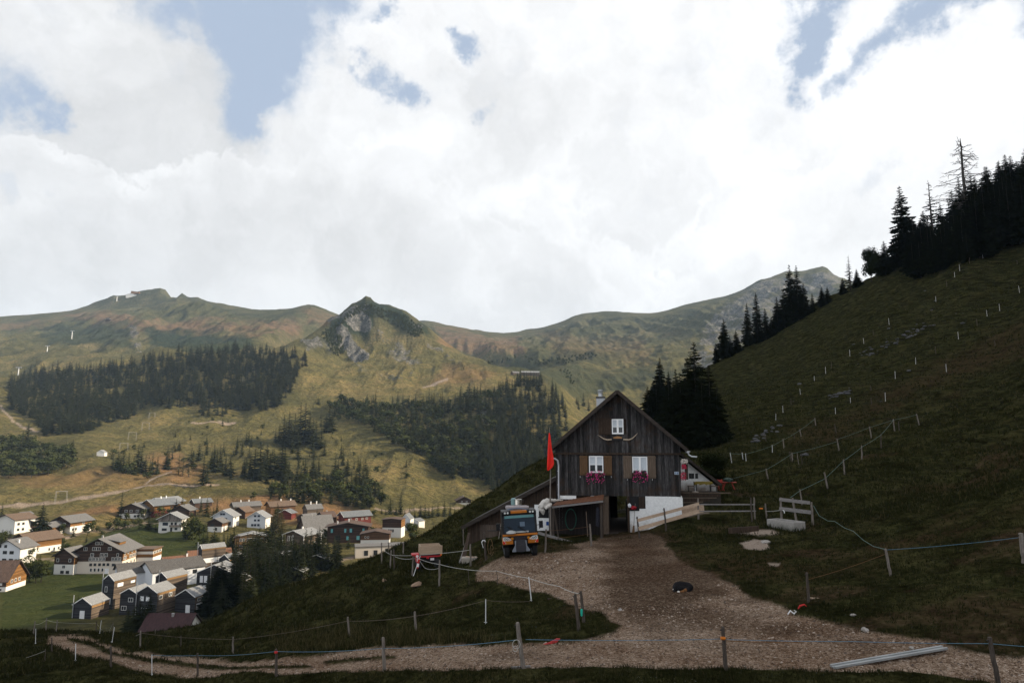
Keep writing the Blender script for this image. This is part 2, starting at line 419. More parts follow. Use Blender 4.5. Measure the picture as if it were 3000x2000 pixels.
# ---------------------------------------------------------------- gravel yard and track
j1 = (fbm(wx, wy, 1.6, 4, 41) * 14 + fbm(wx, wy, 5.0, 3, 42) * 10) * (.2 + .8 * sstep(PXg, 900, 1500))
CENTRE = [[(210,1872),(260,1885),(330,1912),(440,1935),(600,1952),(760,1957),(900,1952)], [(960,1940),(1060,1930),(1150,1925)], [(1560,1845),(1640,1870)]]
okn = (GR < 75) & (PYg > 1500)
grav = np.where(okn, soft_poly(PXg, PYg, YARD, j1, 5), 0)
cen = np.zeros_like(grav)
for ln in CENTRE:
    cen = np.maximum(cen, 1 - sstep(seg_dist(PXg, PYg * 2.6, [(x, y * 2.6) for x, y in ln]) + j1 * .6, 6, 20))
grav = grav * (1 - cen * .95)
DIRT = [(1790,1560),(1930,1560),(1960,1600),(2030,1640),(2080,1690),(2100,1740),(2000,1790),(1900,1800),(1820,1790),(1760,1700),(1740,1640),(1760,1590)]
dirt = np.where(okn, soft_poly(PXg, PYg, DIRT, j1 * 4.2, 48), 0) * .85
DIRT2 = [(1840,1810),(1960,1770),(2200,1800),(2500,1850),(2800,1880),(2900,1900),(2500,1890),(2200,1860),(1900,1860)]
dirt = np.maximum(dirt, np.where(okn, soft_poly(PXg, PYg, DIRT2, j1 * 3.6, 34), 0) * .7)
mud = sstep(fbm(wx, wy, 3.0, 4, 55), .22, .5) * (GR < 60) * (GX > -3)
dirt = np.maximum(dirt, mud * .55)
pale = np.zeros_like(grav)
for poly in ([(2165,1590),(2210,1580),(2250,1590),(2255,1605),(2225,1610),(2190,1605)], [(2250,1648),(2285,1648),(2280,1657),(2255,1655)], [(2150,1552),(2260,1553),(2300,1563),(2220,1570),(2170,1563)],
             [(2010,1490),(2075,1485),(2075,1500),(2010,1512)]):
    pale = np.maximum(pale, np.where(okn, soft_poly(PXg, PYg, poly, j1 * .35, 3), 0))
pit = fbm(wx, wy, .35, 3, 61)
GZ = GZ + grav * pit * .045 + (1 - grav) * (GR < 60) * (fbm(wx, wy, .7, 3, 62) * .05)
GZ = GZ - grav * .05
# rock and dry grass of the hills
jf = fbm(wx, wy, 70, 5, 71)
def area(poly, jit=1.0, soft=8):
    return np.where(GR > 420, soft_poly(PXg, PYg, poly, (jf * 34 + fbm(wx, wy, 16, 3, 77) * 14) * jit, soft), 0)
rock = np.zeros_like(GZ)
for poly, k in (([(1005,925),(1040,905),(1075,910),(1085,985),(1060,978),(1035,985),(1010,960)], 1.),
                ([(985,975),(1020,980),(1040,1010),(1075,1040),(1080,1060),(1045,1075),(1010,1040),(970,1025)], .85),
                ([(1215,945),(1240,960),(1235,980),(1200,965)], .6),
                ([(820+60,1010),(930,985),(960,1030),(900,1035)], .6),
                ([(955,935),(996,925),(990,945),(960,950)], .6)):
    rock = np.maximum(rock, area(poly, .35, 4) * k)
SC = [([(1225,990),(1300,1030),(1370,1085),(1330,1080),(1250,1030)], .55), ([(1110,985),(1180,1020),(1250,1080),(1200,1110),(1150,1060)], .5), ([(1060,1070),(1130,1090),(1190,1130),(1130,1120)], .45), ([(905,1000),(960,990),(1000,1050),(960,1060)], .55), ([(990,1060),(1060,1070),(1100,1110),(1060,1110)], .5),
      ([(372,975),(385,972),(425,1045),(400,1050)], .7), ([(550,1130),(620,1125),(600,1160),(560,1160)], .6), ([(690,1110),(735,1112),(730,1130),(700,1130)], .8),
      ([(1410,1190),(1432,1200),(1435,1270),(1415,1255)], .8), ([(330,1245),(390,1240),(380,1275),(320,1275)], .3),
      ([(2060,960),(2200,880),(2300,850),(2440,880),(2300,950),(2200,1010),(2080,1110),(1990,1125),(2040,1040)], .6), ([(1760,1010),(1900,960),(1990,960),(1900,1020)], .3), ([(2216,830),(2300,806),(2440,800),(2466,830),(2440,870),(2350,860),(2250,900),(2180,960),(2120,1000),(2060,1010),(2130,900)], .75)]
for poly, k in SC:
    rock = np.maximum(rock, area(poly, .5, 8) * k * (0.55 + .45 * sstep(fbm(wx, wy, 30, 4, 81), -.25, .2)))
GZ = GZ + rock * (fbm(wx * 1.5, wy * .8, 38, 5, 111, .6, True) * 13 + fbm(wx, wy, 9, 3, 113) * 3) * sstep(GR, 900, 1100) * (.35 + .65 * sstep(sky_d, 0, 30))
dry = np.zeros_like(GZ)
for poly, k in (([(180,925),(300,920),(420,960),(560,950),(700,965),(860,930),(900,950),(870,985),(640,985),(420,980),(300,965)], .9), ([(0,950),(180,945),(190,960),(0,985)], .6),
                ([(880,905),(996,925),(990,960),(900,950)], .6), ([(1270,950),(1420,985),(1520,990),(1530,1040),(1400,1040),(1300,1010)], .85), ([(1300,1080),(1450,1100),(1400,1140),(1250,1140)], .5),
                ([(1560,970),(1700,1000),(1880,1000),(1900,1060),(1650,1060)], .35),
                ([(740,1480),(900,1478),(1060,1500),(1160,1560),(930,1535),(620,1500),(430,1500),(300,1520),(200,1530),(100,1530),(190,1505),(430,1480)], 1.0),
                ([(0,1400),(300,1380),(520,1380),(640,1400),(500,1430),(100,1450)], .5), ([(430,1340),(520,1340),(620,1400),(500,1420)], .8)):
    dry = np.maximum(dry, area(poly, .8, 14) * k)
lush = np.where(GR > 150, soft_poly(PXg, PYg, [(170,1640),(350,1520),(470,1515),(600,1550),(620,1600),(480,1640),(330,1700),(300,1800),(0,1850),(0,1720),(60,1650)], jf * 8, 10), 0)
rust = np.where((GR < 200), soft_poly(PXg, PYg, [(2330,1290),(2560,1160),(2760,1050),(3100,930),(3100,1000),(2850,1090),(2560,1240),(2400,1300)], fbm(wx, wy, 6, 4, 91) * 60, 40) * .7, 0)
rust = np.maximum(rust, np.where(GR < 120, sstep(fbm(wx, wy, 11, 4, 92), .28, .55), 0) * .7 * (GX > 10))
dgreen = np.zeros_like(GZ)
for poly, k in (([(430,985),(700,985),(760,1005),(680,1045),(500,1050),(440,1020)], 1.), ([(180,958),(370,965),(380,1030),(230,1035),(90,1005)], .8), ([(1480,1070),(1560,1060),(1620,1080),(1900,1085),(2000,1110),(1800,1160),(1700,1190),(1600,1130),(1500,1090)], .75),
                ([(1560,1045),(1760,1035),(1880,1040),(1760,1075),(1600,1070)], .6), ([(540,870),(700,915),(830,925),(880,905),(860,935),(700,940),(560,900)], .6), ([(1000,930),(1040,895),(1100,890),(1240,950),(1260,990),(1190,980),(1100,920),(1080,1000),(1040,1000),(980,1000),(950,1030),(930,1000)], 1.0), ([(760,1140),(860,1100),(900,1130),(880,1200),(780,1200)], .4)):
    dgreen = np.maximum(dgreen, area(poly, .7, 10) * k)
path = np.zeros_like(GZ)
PATHS = [([(0,1492),(90,1480),(200,1468),(300,1455),(400,1440),(540,1432),(640,1432)], 4), ([(185,1580),(260,1555),(340,1537),(420,1530),(470,1533)], 4), ([(100,1640),(165,1640)], 3),
         ([(0,1205),(30,1235),(60,1262),(110,1275)], 4), ([(425,1422),(460,1400),(500,1380)], 4), ([(560,1248),(640,1240),(690,1240)], 2.5), ([(1240,1140),(1310,1118)], 4),
         ([(905,1610),(960,1590)], 3), ([(1100,1500),(1300,1500),(1420,1500)], 3), ([(1140,1660),(1180,1610),(1220,1590)], 5), ([(1000,1640),(1090,1620)], 5)]
for ln, wd in PATHS:
    path = np.maximum(path, np.where(GR > 150, 1 - sstep(seg_dist(PXg, PYg, ln) + fbm(wx, wy, 9, 3, 99) * 1.5, wd * .5, wd * 1.15), 0))

EF = GZ / GR      # final elevation ratio
def Hz(x, y):
    """ground height (world z) under x, y"""
    az = np.arctan2(np.asarray(x, float), np.asarray(y, float))
    lr = np.log(np.hypot(x, y))
    r_ = interp2(EF, AZ, LR, az, lr) * np.hypot(x, y) + CAMZ
    return float(r_) if np.ndim(x) == 0 else r_
def hit(X, Y, dmin=12.0, dmax=1e9):
    """world point where the line of sight through a photo pixel first meets the ground"""
    a, c, s_ = ray(X, Y)
    az = math.atan2(a, c)
    e = s_ / math.hypot(a, c)
    ia = min(max(int(np.searchsorted(AZ, az)) - 1, 0), len(AZ) - 2)
    fa = (az - AZ[ia]) / (AZ[ia + 1] - AZ[ia])
    col = EF[:, ia] * (1 - fa) + EF[:, ia + 1] * fa
    i0 = int(np.searchsorted(LR, math.log(dmin)))
    ok = np.nonzero(col[i0:] >= e)[0]
    if len(ok) == 0: return None
    i = i0 + ok[0]
    if i == i0:
        r_ = math.exp(LR[i])
    else:
        t_ = (e - col[i - 1]) / (col[i] - col[i - 1])
        r_ = math.exp(LR[i - 1] + t_ * (LR[i] - LR[i - 1]))
    if r_ > dmax: return None
    return Vector((r_ * math.sin(az), r_ * math.cos(az), e * r_ + CAMZ))
def at_depth(X, Dd_, Y=1400):
    """point on the ground at picture column X and depth D"""
    a, c, s_ = ray(X, Y)
    x = a / c * Dd_
    return Vector((x, Dd_, Hz(x, Dd_)))
# ---------------------------------------------------------------- materials
MATS = {}
def new_mat(name):
    m = bpy.data.materials.new(name)
    m.use_nodes = True
    g = NT(m.node_tree)
    g.n.clear()
    out = g.new('ShaderNodeOutputMaterial')
    b = g.new('ShaderNodeBsdfPrincipled')
    g.l.new(b.outputs[0], out.inputs[0])
    b.inputs['Roughness'].default_value = 0.85
    b.inputs['Specular IOR Level'].default_value = 0.25
    return m, g, b
def bump(g, b, h, strength, dist):
    n = g.new('ShaderNodeBump')
    n.inputs['Strength'].default_value = strength
    n.inputs['Distance'].default_value = dist
    g.put(n.inputs['Height'], h)
    g.l.new(n.outputs[0], b.inputs['Normal'])
def attr(g, name):
    n = g.new('ShaderNodeAttribute', attribute_name=name)
    s_ = g.new('ShaderNodeSeparateColor')
    g.l.new(n.outputs['Color'], s_.inputs[0])
    return s_.outputs
def objco(g):
    return g.new('ShaderNodeTexCoord').outputs['Object']
def plain(name, col, rough=0.8, var=0.25, scale=3.0, metal=0.0, spec=0.25, bmp=0.0, stretch=None, tint=None):
    """a procedural surface: base colour broken up by two noises, optional grain direction"""
    if name in MATS: return MATS[name]
    m, g, b = new_mat(name)
    co = objco(g)
    if stretch:
        mp = g.new('ShaderNodeMapping')
        g.l.new(co, mp.inputs[0])
        mp.inputs['Scale'].default_value = stretch
        co = mp.outputs[0]
    n1 = g.noise(co, scale, 6, .6)
    n2 = g.noise(co, scale * 6, 4, .6)
    v = g.math('ADD', g.math('MULTIPLY', n1, .65), g.math('MULTIPLY', n2, .35))
    lo = tuple(max(c * (1 - var), 0) for c in col)
    hi = tuple(min(c * (1 + var), 1) for c in (tint or col))
    g.put(b.inputs['Base Color'], g.ramp(v, [(0.3, lo), (0.7, hi)]))
    b.inputs['Roughness'].default_value = rough
    b.inputs['Metallic'].default_value = metal
    b.inputs['Specular IOR Level'].default_value = spec
    if bmp: bump(g, b, v, .6, bmp)
    MATS[name] = m
    return m

def land_near():
    m, g, b = new_mat('land_near')
    co = objco(g)
    gr, di, pa = attr(g, 'soil')[:3]
    ru = attr(g, 'extra')[0]
    n1 = g.noise(co, .35, 5, .6)
    n2 = g.noise(co, 3.0, 6, .65)
    n3 = g.noise(co, 22.0, 4, .7)
    grass = g.ramp(n1, [(.3, (.0072, .0088, .003)), (.5, (.0145, .0150, .0055)), (.7, (.031, .027, .0115))])
    grass = g.mix(g.smooth(n2, .35, .7), grass, (.026, .025, .010))
    grass = g.mix(g.smooth(n3, .45, .8, 0, .6), grass, (.0045, .0055, .003))
    ms = g.new('ShaderNodeMapping'); g.l.new(co, ms.inputs[0]); ms.inputs['Scale'].default_value = (.55, .55, 2.6)
    n5 = g.noise(ms.outputs[0], .9, 5, .65, .6)
    n6 = g.noise(co, 8.0, 4, .7)
    grass = g.mix(1.0, grass, g.smooth(n5, .36, .64, .42, 1.75, 'LINEAR'), 'MULTIPLY')
    grass = g.mix(1.0, grass, g.smooth(n6, .35, .65, .6, 1.45, 'LINEAR'), 'MULTIPLY')
    grass = g.mix(g.math('MULTIPLY', ru, g.smooth(n2, .3, .6)), grass, (.042, .026, .015))
    vo = g.new('ShaderNodeTexVoronoi')
    g.put(vo.inputs['Vector'], co); vo.inputs['Scale'].default_value = 14.0
    vo2 = g.new('ShaderNodeTexVoronoi')
    g.put(vo2.inputs['Vector'], co); vo2.inputs['Scale'].default_value = 34.0
    sc = g.new('ShaderNodeSeparateColor'); g.l.new(vo2.outputs['Color'], sc.inputs[0])
    sc1 = g.new('ShaderNodeSeparateColor'); g.l.new(vo.outputs['Color'], sc1.inputs[0])
    peb = g.ramp(g.math('ADD', g.math('MULTIPLY', sc.outputs[0], .55), g.math('MULTIPLY', sc1.outputs[0], .45)),
                 [(.12, (.070, .043, .028)), (.42, (.21, .145, .100)), (.72, (.36, .27, .20)), (.95, (.52, .43, .35))])
    peb = g.mix(g.smooth(n1, .35, .7), peb, g.mix(1.0, peb, (.62, .55, .50), 'MULTIPLY'))
    dirtc = g.ramp(n2, [(.3, (.020, .013, .008)), (.55, (.050, .031, .019)), (.75, (.12, .080, .054))])
    # stones show through the dirt in places
    c = g.mix(gr, grass, peb)
    c = g.mix(g.math('MULTIPLY', di, g.smooth(g.math('ADD', n2, g.math('MULTIPLY', g.math('SUBTRACT', sc1.outputs[1], .5), .5)), .25, .6, .55, 1.0)), c, dirtc)
    c = g.mix(g.math('MULTIPLY', pa, g.smooth(n2, .25, .4)), c, g.ramp(n3, [(.3, (.13, .10, .078)), (.7, (.34, .275, .225))]))
    g.put(b.inputs['Base Color'], c)
    b.inputs['Roughness'].default_value = .95
    b.inputs['Specular IOR Level'].default_value = .0
    hh = g.math('ADD', g.math('MULTIPLY', n5, 2.5), g.math('ADD', g.math('MULTIPLY', n2, 1.1), g.math('MULTIPLY', n6, .6)))
    hp = g.math('SUBTRACT', .6, g.math('MULTIPLY', g.math('ADD', vo.outputs['Distance'], vo2.outputs['Distance']), .6))
    hm = g.new('ShaderNodeMix', data_type='FLOAT')
    g.put(hm.inputs[0], gr); g.put(hm.inputs[2], hh); g.put(hm.inputs[3], hp)
    bump(g, b, hm.outputs[0], .9, .10)
    return m
def land_far():
    m, g, b = new_mat('land_far')
    co = objco(g)
    ro, dr, lu = attr(g, 'soil')[:3]
    ru, pth = attr(g, 'extra')[:2]
    n0 = g.noise(co, .006, 5, .6)
    n1 = g.noise(co, .03, 6, .6)
    n2 = g.noise(co, .22, 6, .68)
    n3 = g.noise(co, 1.2, 4, .7)
    grass = g.ramp(g.math('ADD', g.math('MULTIPLY', n0, .5), g.math('MULTIPLY', n1, .5)),
                   [(.36, (.056, .056, .024)), (.5, (.135, .117, .045)), (.62, (.225, .170, .070))])
    grass = g.mix(g.smooth(n2, .42, .62, 0, .65), grass, (.045, .045, .021))
    dryc = g.ramp(n1, [(.35, (.15, .095, .045)), (.6, (.25, .145, .072))])
    c = g.mix(g.math('MULTIPLY', dr, g.smooth(n1, .25, .5, .45, 1.0)), grass, dryc)
    c = g.mix(lu, c, g.ramp(n2, [(.3, (.032, .046, .014)), (.7, (.062, .070, .022))]))
    c = g.mix(g.math('MULTIPLY', ru, g.smooth(n1, .3, .5, .5, 1.0)), c, g.ramp(n2, [(.35, (.020, .030, .016)), (.65, (.045, .055, .028))]))
    # high turf turns greyer, with the blue of distance haze painted in
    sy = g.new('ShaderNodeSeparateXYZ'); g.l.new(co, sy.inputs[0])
    haze_tint = g.smooth(g.math('ADD', sy.outputs[2], g.math('MULTIPLY', g.math('SUBTRACT', n0, .5), 120)), 90, 330, 0, 1.0)
    c = g.mix(haze_tint, c, g.mix(1.0, c, (.60, .69, .92), 'MULTIPLY'))
    geo = g.new('ShaderNodeNewGeometry')
    sp = g.new('ShaderNodeSeparateXYZ'); g.l.new(geo.outputs['Normal'], sp.inputs[0])
    steep = g.smooth(sp.outputs[2], .62, .42)
    cr = g.noise(co, .05, 8, .7, 1.5)
    rockc = g.ramp(g.math('ADD', g.math('MULTIPLY', cr, .6), g.math('MULTIPLY', n2, .4)), [(.40, (.030, .033, .030)), (.5, (.095, .094, .088)), (.60, (.225, .215, .20))])
    rk = g.math('MAXIMUM', g.smooth(g.math('ADD', ro, g.math('MULTIPLY', g.math('SUBTRACT', n2, .5), .9)), .3, .62),
                g.math('MULTIPLY', steep, g.smooth(n1, .4, .55)))
    c = g.mix(rk, c, rockc)
    c = g.mix(g.smooth(n3, .5, .75, 0, .35), c, g.mix(1.0, c, (.45, .45, .45), 'MULTIPLY'))
    c = g.mix(pth, c, g.ramp(n3, [(.3, (.22, .17, .13)), (.7, (.36, .29, .23))]))
    g.put(b.inputs['Base Color'], c)
    b.inputs['Roughness'].default_value = 1.0
    b.inputs['Specular IOR Level'].default_value = .05
    hh = g.math('ADD', g.math('MULTIPLY', n2, 2.2), g.math('ADD', g.math('MULTIPLY', n3, .5), g.math('MULTIPLY', cr, 4.0)))
    bump(g, b, hh, 1.0, 2.2)
    return m
M_NEAR, M_FAR = land_near(), land_far()

def wood(name, dark, light, scale=1.0, axis='z', gap=0.0, board=0.18, rough=.85, stain=None):
    """weathered boards: grain and streaks along one axis, each board with its own tone"""
    if name in MATS: return MATS[name]
    m, g, b = new_mat(name)
    co = objco(g)
    mp = g.new('ShaderNodeMapping'); g.l.new(co, mp.inputs[0])
    st = {'z': (7, 7, .55), 'x': (.55, 7, 7), 'y': (7, .55, 7)}[axis]
    mp.inputs['Scale'].default_value = tuple(s_ * scale for s_ in st)
    n1 = g.noise(mp.outputs[0], 1.0, 7, .7)
    n2 = g.noise(co, .9 * scale, 5, .65)
    n3 = g.noise(mp.outputs[0], 5.0, 4, .7)
    v = g.math('ADD', g.math('MULTIPLY', n1, .55), g.math('MULTIPLY', n3, .45))
    c = g.ramp(v, [(.38, dark), (.50, tuple((a * 1.3 + b_ * .7) / 2 for a, b_ in zip(dark, light))), (.63, light)])
    if board:
        sx = g.new('ShaderNodeSeparateXYZ'); g.l.new(co, sx.inputs[0])
        ax = {'z': 0, 'x': 2, 'y': 0}[axis]
        q = g.math('DIVIDE', sx.outputs[ax], board)
        wn = g.new('ShaderNodeTexWhiteNoise', noise_dimensions='1D')
        g.put(wn.inputs['W'], g.math('FLOOR', q))
        tone = g.smooth(wn.outputs['Value'], 0, 1, .4, 1.6, 'LINEAR')
        c = g.mix(1.0, c, tone, 'MULTIPLY')
        fr = g.math('FRACT', q)
        seam = g.math('MULTIPLY', g.smooth(g.math('ABSOLUTE', g.math('SUBTRACT', fr, .5)), .44, .49), .75)
        c = g.mix(seam, c, tuple(x * .25 for x in dark))
        v = g.math('SUBTRACT', v, g.math('MULTIPLY', seam, .8))
    if stain: c = g.mix(g.smooth(n2, .5, .7, 0, .8), c, stain)
    g.put(b.inputs['Base Color'], c)
    b.inputs['Roughness'].default_value = rough
    bump(g, b, v, .6, .02)
    MATS[name] = m
    return m
def plaster(name, col, stain=(.30, .25, .19), amt=.5, lump=.03):
    if name in MATS: return MATS[name]
    m, g, b = new_mat(name)
    co = objco(g)
    n1 = g.noise(co, 1.3, 7, .65); n2 = g.noise(co, 7.0, 6, .6); n3 = g.noise(co, 25.0, 3, .6)
    c = g.ramp(n2, [(.3, tuple(x * .82 for x in col)), (.65, col)])
    sx = g.new('ShaderNodeSeparateXYZ'); g.l.new(co, sx.inputs[0])
    low = g.smooth(g.math('ADD', sx.outputs[2], g.math('MULTIPLY', g.math('SUBTRACT', n1, .5), 1.6)), .9, -.1)
    c = g.mix(g.math('MULTIPLY', low, amt), c, stain)
    c = g.mix(g.smooth(n1, .58, .75, 0, amt * .6), c, tuple(x * .6 for x in col))
    g.put(b.inputs['Base Color'], c)
    b.inputs['Roughness'].default_value = .9
    bump(g, b, g.math('ADD', n2, g.math('MULTIPLY', n3, .4)), .6, lump)
    MATS[name] = m
    return m
def tiles(name, dark, light, step=.35, rough=.8):
    """roofing: courses and single tiles in slightly different tones"""
    if name in MATS: return MATS[name]
    m, g, b = new_mat(name)
    co = objco(g)
    br = g.new('ShaderNodeTexBrick')
    g.put(br.inputs['Vector'], co)
    br.inputs['Scale'].default_value = 1.0
    br.inputs['Brick Width'].default_value = step * 1.3
    br.inputs['Row Height'].default_value = step
    br.inputs['Mortar Size'].default_value = .02
    br.inputs['Color1'].default_value = (*dark, 1)
    br.inputs['Color2'].default_value = (*light, 1)
    br.inputs['Mortar'].default_value = (*(x * .6 for x in dark), 1)
    n1 = g.noise(co, .8, 6, .65)
    c = g.mix(g.smooth(n1, .35, .7, 0, .55), br.outputs['Color'], tuple(x * .65 for x in light))
    g.put(b.inputs['Base Color'], c)
    b.inputs['Roughness'].default_value = rough
    bump(g, b, br.outputs['Fac'], .4, -.02)
    MATS[name] = m
    return m
def foliage(name, dark, light, trans=.15):
    if name in MATS: return MATS[name]
    m, g, b = new_mat(name)
    co = objco(g)
    n1 = g.noise(co, .9, 3, .6)
    oi = g.new('ShaderNodeObjectInfo')
    v = g.math('ADD', g.math('MULTIPLY', n1, .7), g.math('MULTIPLY', oi.outputs['Random'], .3))
    g.put(b.inputs['Base Color'], g.ramp(v, [(.25, dark), (.75, light)]))
    b.inputs['Roughness'].default_value = .9
    b.inputs['Specular IOR Level'].default_value = .0
    MATS[name] = m
    return m
def glassy(name, col, rough=.12):
    if name in MATS: return MATS[name]
    m, g, b = new_mat(name)
    co = objco(g)
    g.put(b.inputs['Base Color'], g.ramp(g.noise(co, 1.5, 4, .6), [(.3, tuple(c * .7 for c in col)), (.7, col)]))
    b.inputs['Roughness'].default_value = rough
    b.inputs['Specular IOR Level'].default_value = .5
    MATS[name] = m
    return m

# ---------------------------------------------------------------- object helpers
def tag(o, label=None, cat=None, group=None, kind=None):
    if label: o['label'] = label
    if cat: o['category'] = cat
    if group: o['group'] = group
    if kind: o['kind'] = kind
    return o
def link(o, parent=None):
    COL.objects.link(o)
    if parent: o.parent = parent
    return o
def thing(name, loc, rz, label, cat, group=None, tilt=None):
    o = bpy.data.objects.new(name, None)
    o.location = loc
    o.rotation_euler = (tilt[0], tilt[1], rz) if tilt else (0, 0, rz)
    o.empty_display_size = .3
    return link(tag(o, label, cat, group))
def mesh_from(name, verts, faces, mats, fm=None, smooth=False):
    me = bpy.data.meshes.new(name)
    me.from_pydata([tuple(v) for v in verts], [], faces)
    for m in mats: me.materials.append(m)
    if fm is not None: me.polygons.foreach_set('material_index', fm)
    if smooth: me.polygons.foreach_set('use_smooth', [True] * len(me.polygons))
    me.update()
    return me
def tri_mesh(name, V, mats, fm=None, per=3):
    """numpy soup of separate triangles / quads -> mesh"""
    V = np.asarray(V, np.float32).reshape(-1, 3)
    nf = len(V) // per
    me = bpy.data.meshes.new(name)
    me.vertices.add(len(V)); me.vertices.foreach_set('co', V.ravel())
    me.loops.add(len(V)); me.loops.foreach_set('vertex_index', np.arange(len(V), dtype=np.int32))
    me.polygons.add(nf)
    me.polygons.foreach_set('loop_start', np.arange(nf, dtype=np.int32) * per)
    me.polygons.foreach_set('loop_total', np.full(nf, per, np.int32))
    for m in mats: me.materials.append(m)
    if fm is not None: me.polygons.foreach_set('material_index', np.asarray(fm, np.int32))
    me.update(calc_edges=True)
    return me
class MB:
    """collects shapes and links them as ONE mesh object"""
    def __init__(s):
        s.v, s.f, s.m = [], [], []
        s.cur = 0
        s.M = None
    def add(s, vs, fs):
        o = len(s.v)
        for v in vs:
            v = Vector(v)
            s.v.append(s.M @ v if s.M else v)
        for f in fs:
            s.f.append([i + o for i in f]); s.m.append(s.cur)
        return s
    def box(s, x0, x1, y0, y1, z0, z1, rot=None, piv=None):
        vs = [Vector((x, y, z)) for x in (x0, x1) for y in (y0, y1) for z in (z0, z1)]
        if rot:
            p = Vector(piv) if piv else Vector(((x0 + x1) / 2, (y0 + y1) / 2, (z0 + z1) / 2))
            vs = [rot @ (v - p) + p for v in vs]
        return s.add(vs, [(0, 1, 3, 2), (4, 6, 7, 5), (0, 4, 5, 1), (2, 3, 7, 6), (0, 2, 6, 4), (1, 5, 7, 3)])
    def prism(s, prof, y0, y1, axis='y'):
        """polygon profile extruded; axis y: profile in (x,z); x: profile in (y,z); z: profile in (x,y)"""
        n = len(prof)
        def P(a, b, t):
            return {'y': (a, t, b), 'x': (t, a, b), 'z': (a, b, t)}[axis]
        vs = [P(a, b, y0) for a, b in prof] + [P(a, b, y1) for a, b in prof]
        fs = [list(range(n))[::-1], list(range(n, 2 * n))] + [(i, (i + 1) % n, (i + 1) % n + n, i + n) for i in range(n)]
        return s.add(vs, fs)
    def bar(s, a, b, r0, r1=None, n=6, sq=None):
        """tapered rod from a to b; sq=(w,h) makes it a rectangular lath"""
        a, b = Vector(a), Vector(b)
        d = (b - a)
        if d.length < 1e-6: return s
        d.normalize()
        up = Vector((0, 0, 1)) if abs(d.z) < .95 else Vector((0, 1, 0))
        u = d.cross(up).normalized(); v = d.cross(u)
        if r1 is None: r1 = r0
        if sq:
            w_, h_ = sq[0] / 2, sq[1] / 2
            offs = [u * w_ + v * h_, u * -w_ + v * h_, u * -w_ + v * -h_, u * w_ + v * -h_]
            vs = [a + o for o in offs] + [b + o for o in offs]; n = 4
        else:
            vs = []
            for p, r in ((a, r0), (b, r1)):
                for k in range(n):
                    t = 2 * math.pi * k / n
                    vs.append(p + u * math.cos(t) * r + v * math.sin(t) * r)
        fs = [list(range(n))[::-1], list(range(n, 2 * n))] + [(k, (k + 1) % n, (k + 1) % n + n, k + n) for k in range(n)]
        return s.add(vs, fs)
    def tube(s, path, rad, n=6):
        path = [Vector(p) for p in path]
        rads = rad if isinstance(rad, (list, tuple)) else [rad] * len(path)
        vs, fs = [], []
        pu = None
        for i, p in enumerate(path):
            d = (path[min(i + 1, len(path) - 1)] - path[max(i - 1, 0)]).normalized()
            if pu is None:
                up = Vector((0, 0, 1)) if abs(d.z) < .9 else Vector((0, 1, 0))
                u = d.cross(up).normalized()
            else:
                u = (pu - d * pu.dot(d)).normalized()
            pu = u; v = d.cross(u)
            for k in range(n):
                t = 2 * math.pi * k / n
                vs.append(p + (u * math.cos(t) + v * math.sin(t)) * rads[i])
            if i:
                o = (i - 1) * n
                for k in range(n):
                    fs.append((o + k, o + (k + 1) % n, o + n + (k + 1) % n, o + n + k))
        m = len(path) * n
        fs += [list(range(n))[::-1], list(range(m - n, m))]
        return s.add(vs, fs)
    def lathe(s, c, prof, n=12, axis='z'):
        """profile [(r,h)] turned round an axis through c"""
        c = Vector(c); vs, fs = [], []
        for r, h in prof:
            for k in range(n):
                t = 2 * math.pi * k / n
                a_, b_ = r * math.cos(t), r * math.sin(t)
                vs.append(c + Vector({'z': (a_, b_, h), 'x': (h, a_, b_), 'y': (a_, h, b_)}[axis]))
        for i in range(len(prof) - 1):
            for k in range(n):
                fs.append((i * n + k, i * n + (k + 1) % n, (i + 1) * n + (k + 1) % n, (i + 1) * n + k))
        m = len(prof) * n
        fs += [list(range(n))[::-1], list(range(m - n, m))]
        return s.add(vs, fs)
    def build(s, name, mats, parent=None, smooth=False, loc=None, bevel=0):
        if not isinstance(mats, (list, tuple)): mats = [mats]
        me = mesh_from(name, s.v, s.f, mats, s.m, smooth)
        bm = bmesh.new(); bm.from_mesh(me)
        bmesh.ops.recalc_face_normals(bm, faces=bm.faces)
        bm.to_mesh(me); bm.free()
        o = bpy.data.objects.new(name, me)
        if loc is not None: o.location = loc
        if bevel:
            md = o.modifiers.new('bevel', 'BEVEL'); md.width = bevel; md.segments = 2; md.limit_method = 'ANGLE'
        return link(o, parent)
def rough_mesh(o, amp, scale=2.0, seed=0):
    """irregular hand-made look: shift vertices a little"""
    rnd = random.Random(seed)
    for v in o.data.vertices:
        v.co += Vector((rnd.uniform(-1, 1), rnd.uniform(-1, 1), rnd.uniform(-1, 1))) * amp
def dup(root, loc, rz, label=None, group=None, scale=None):
    r_ = root.copy(); COL.objects.link(r_)
    r_.location = loc
    r_.rotation_euler = (root.rotation_euler[0], root.rotation_euler[1], rz)
    if scale: r_.scale = scale
    if label: r_['label'] = label
    if group: r_['group'] = group
    for ch in root.children:
        c = ch.copy(); COL.objects.link(c); c.parent = r_
        for g_ in ch.children:
            d = g_.copy(); COL.objects.link(d); d.parent = c
    return r_

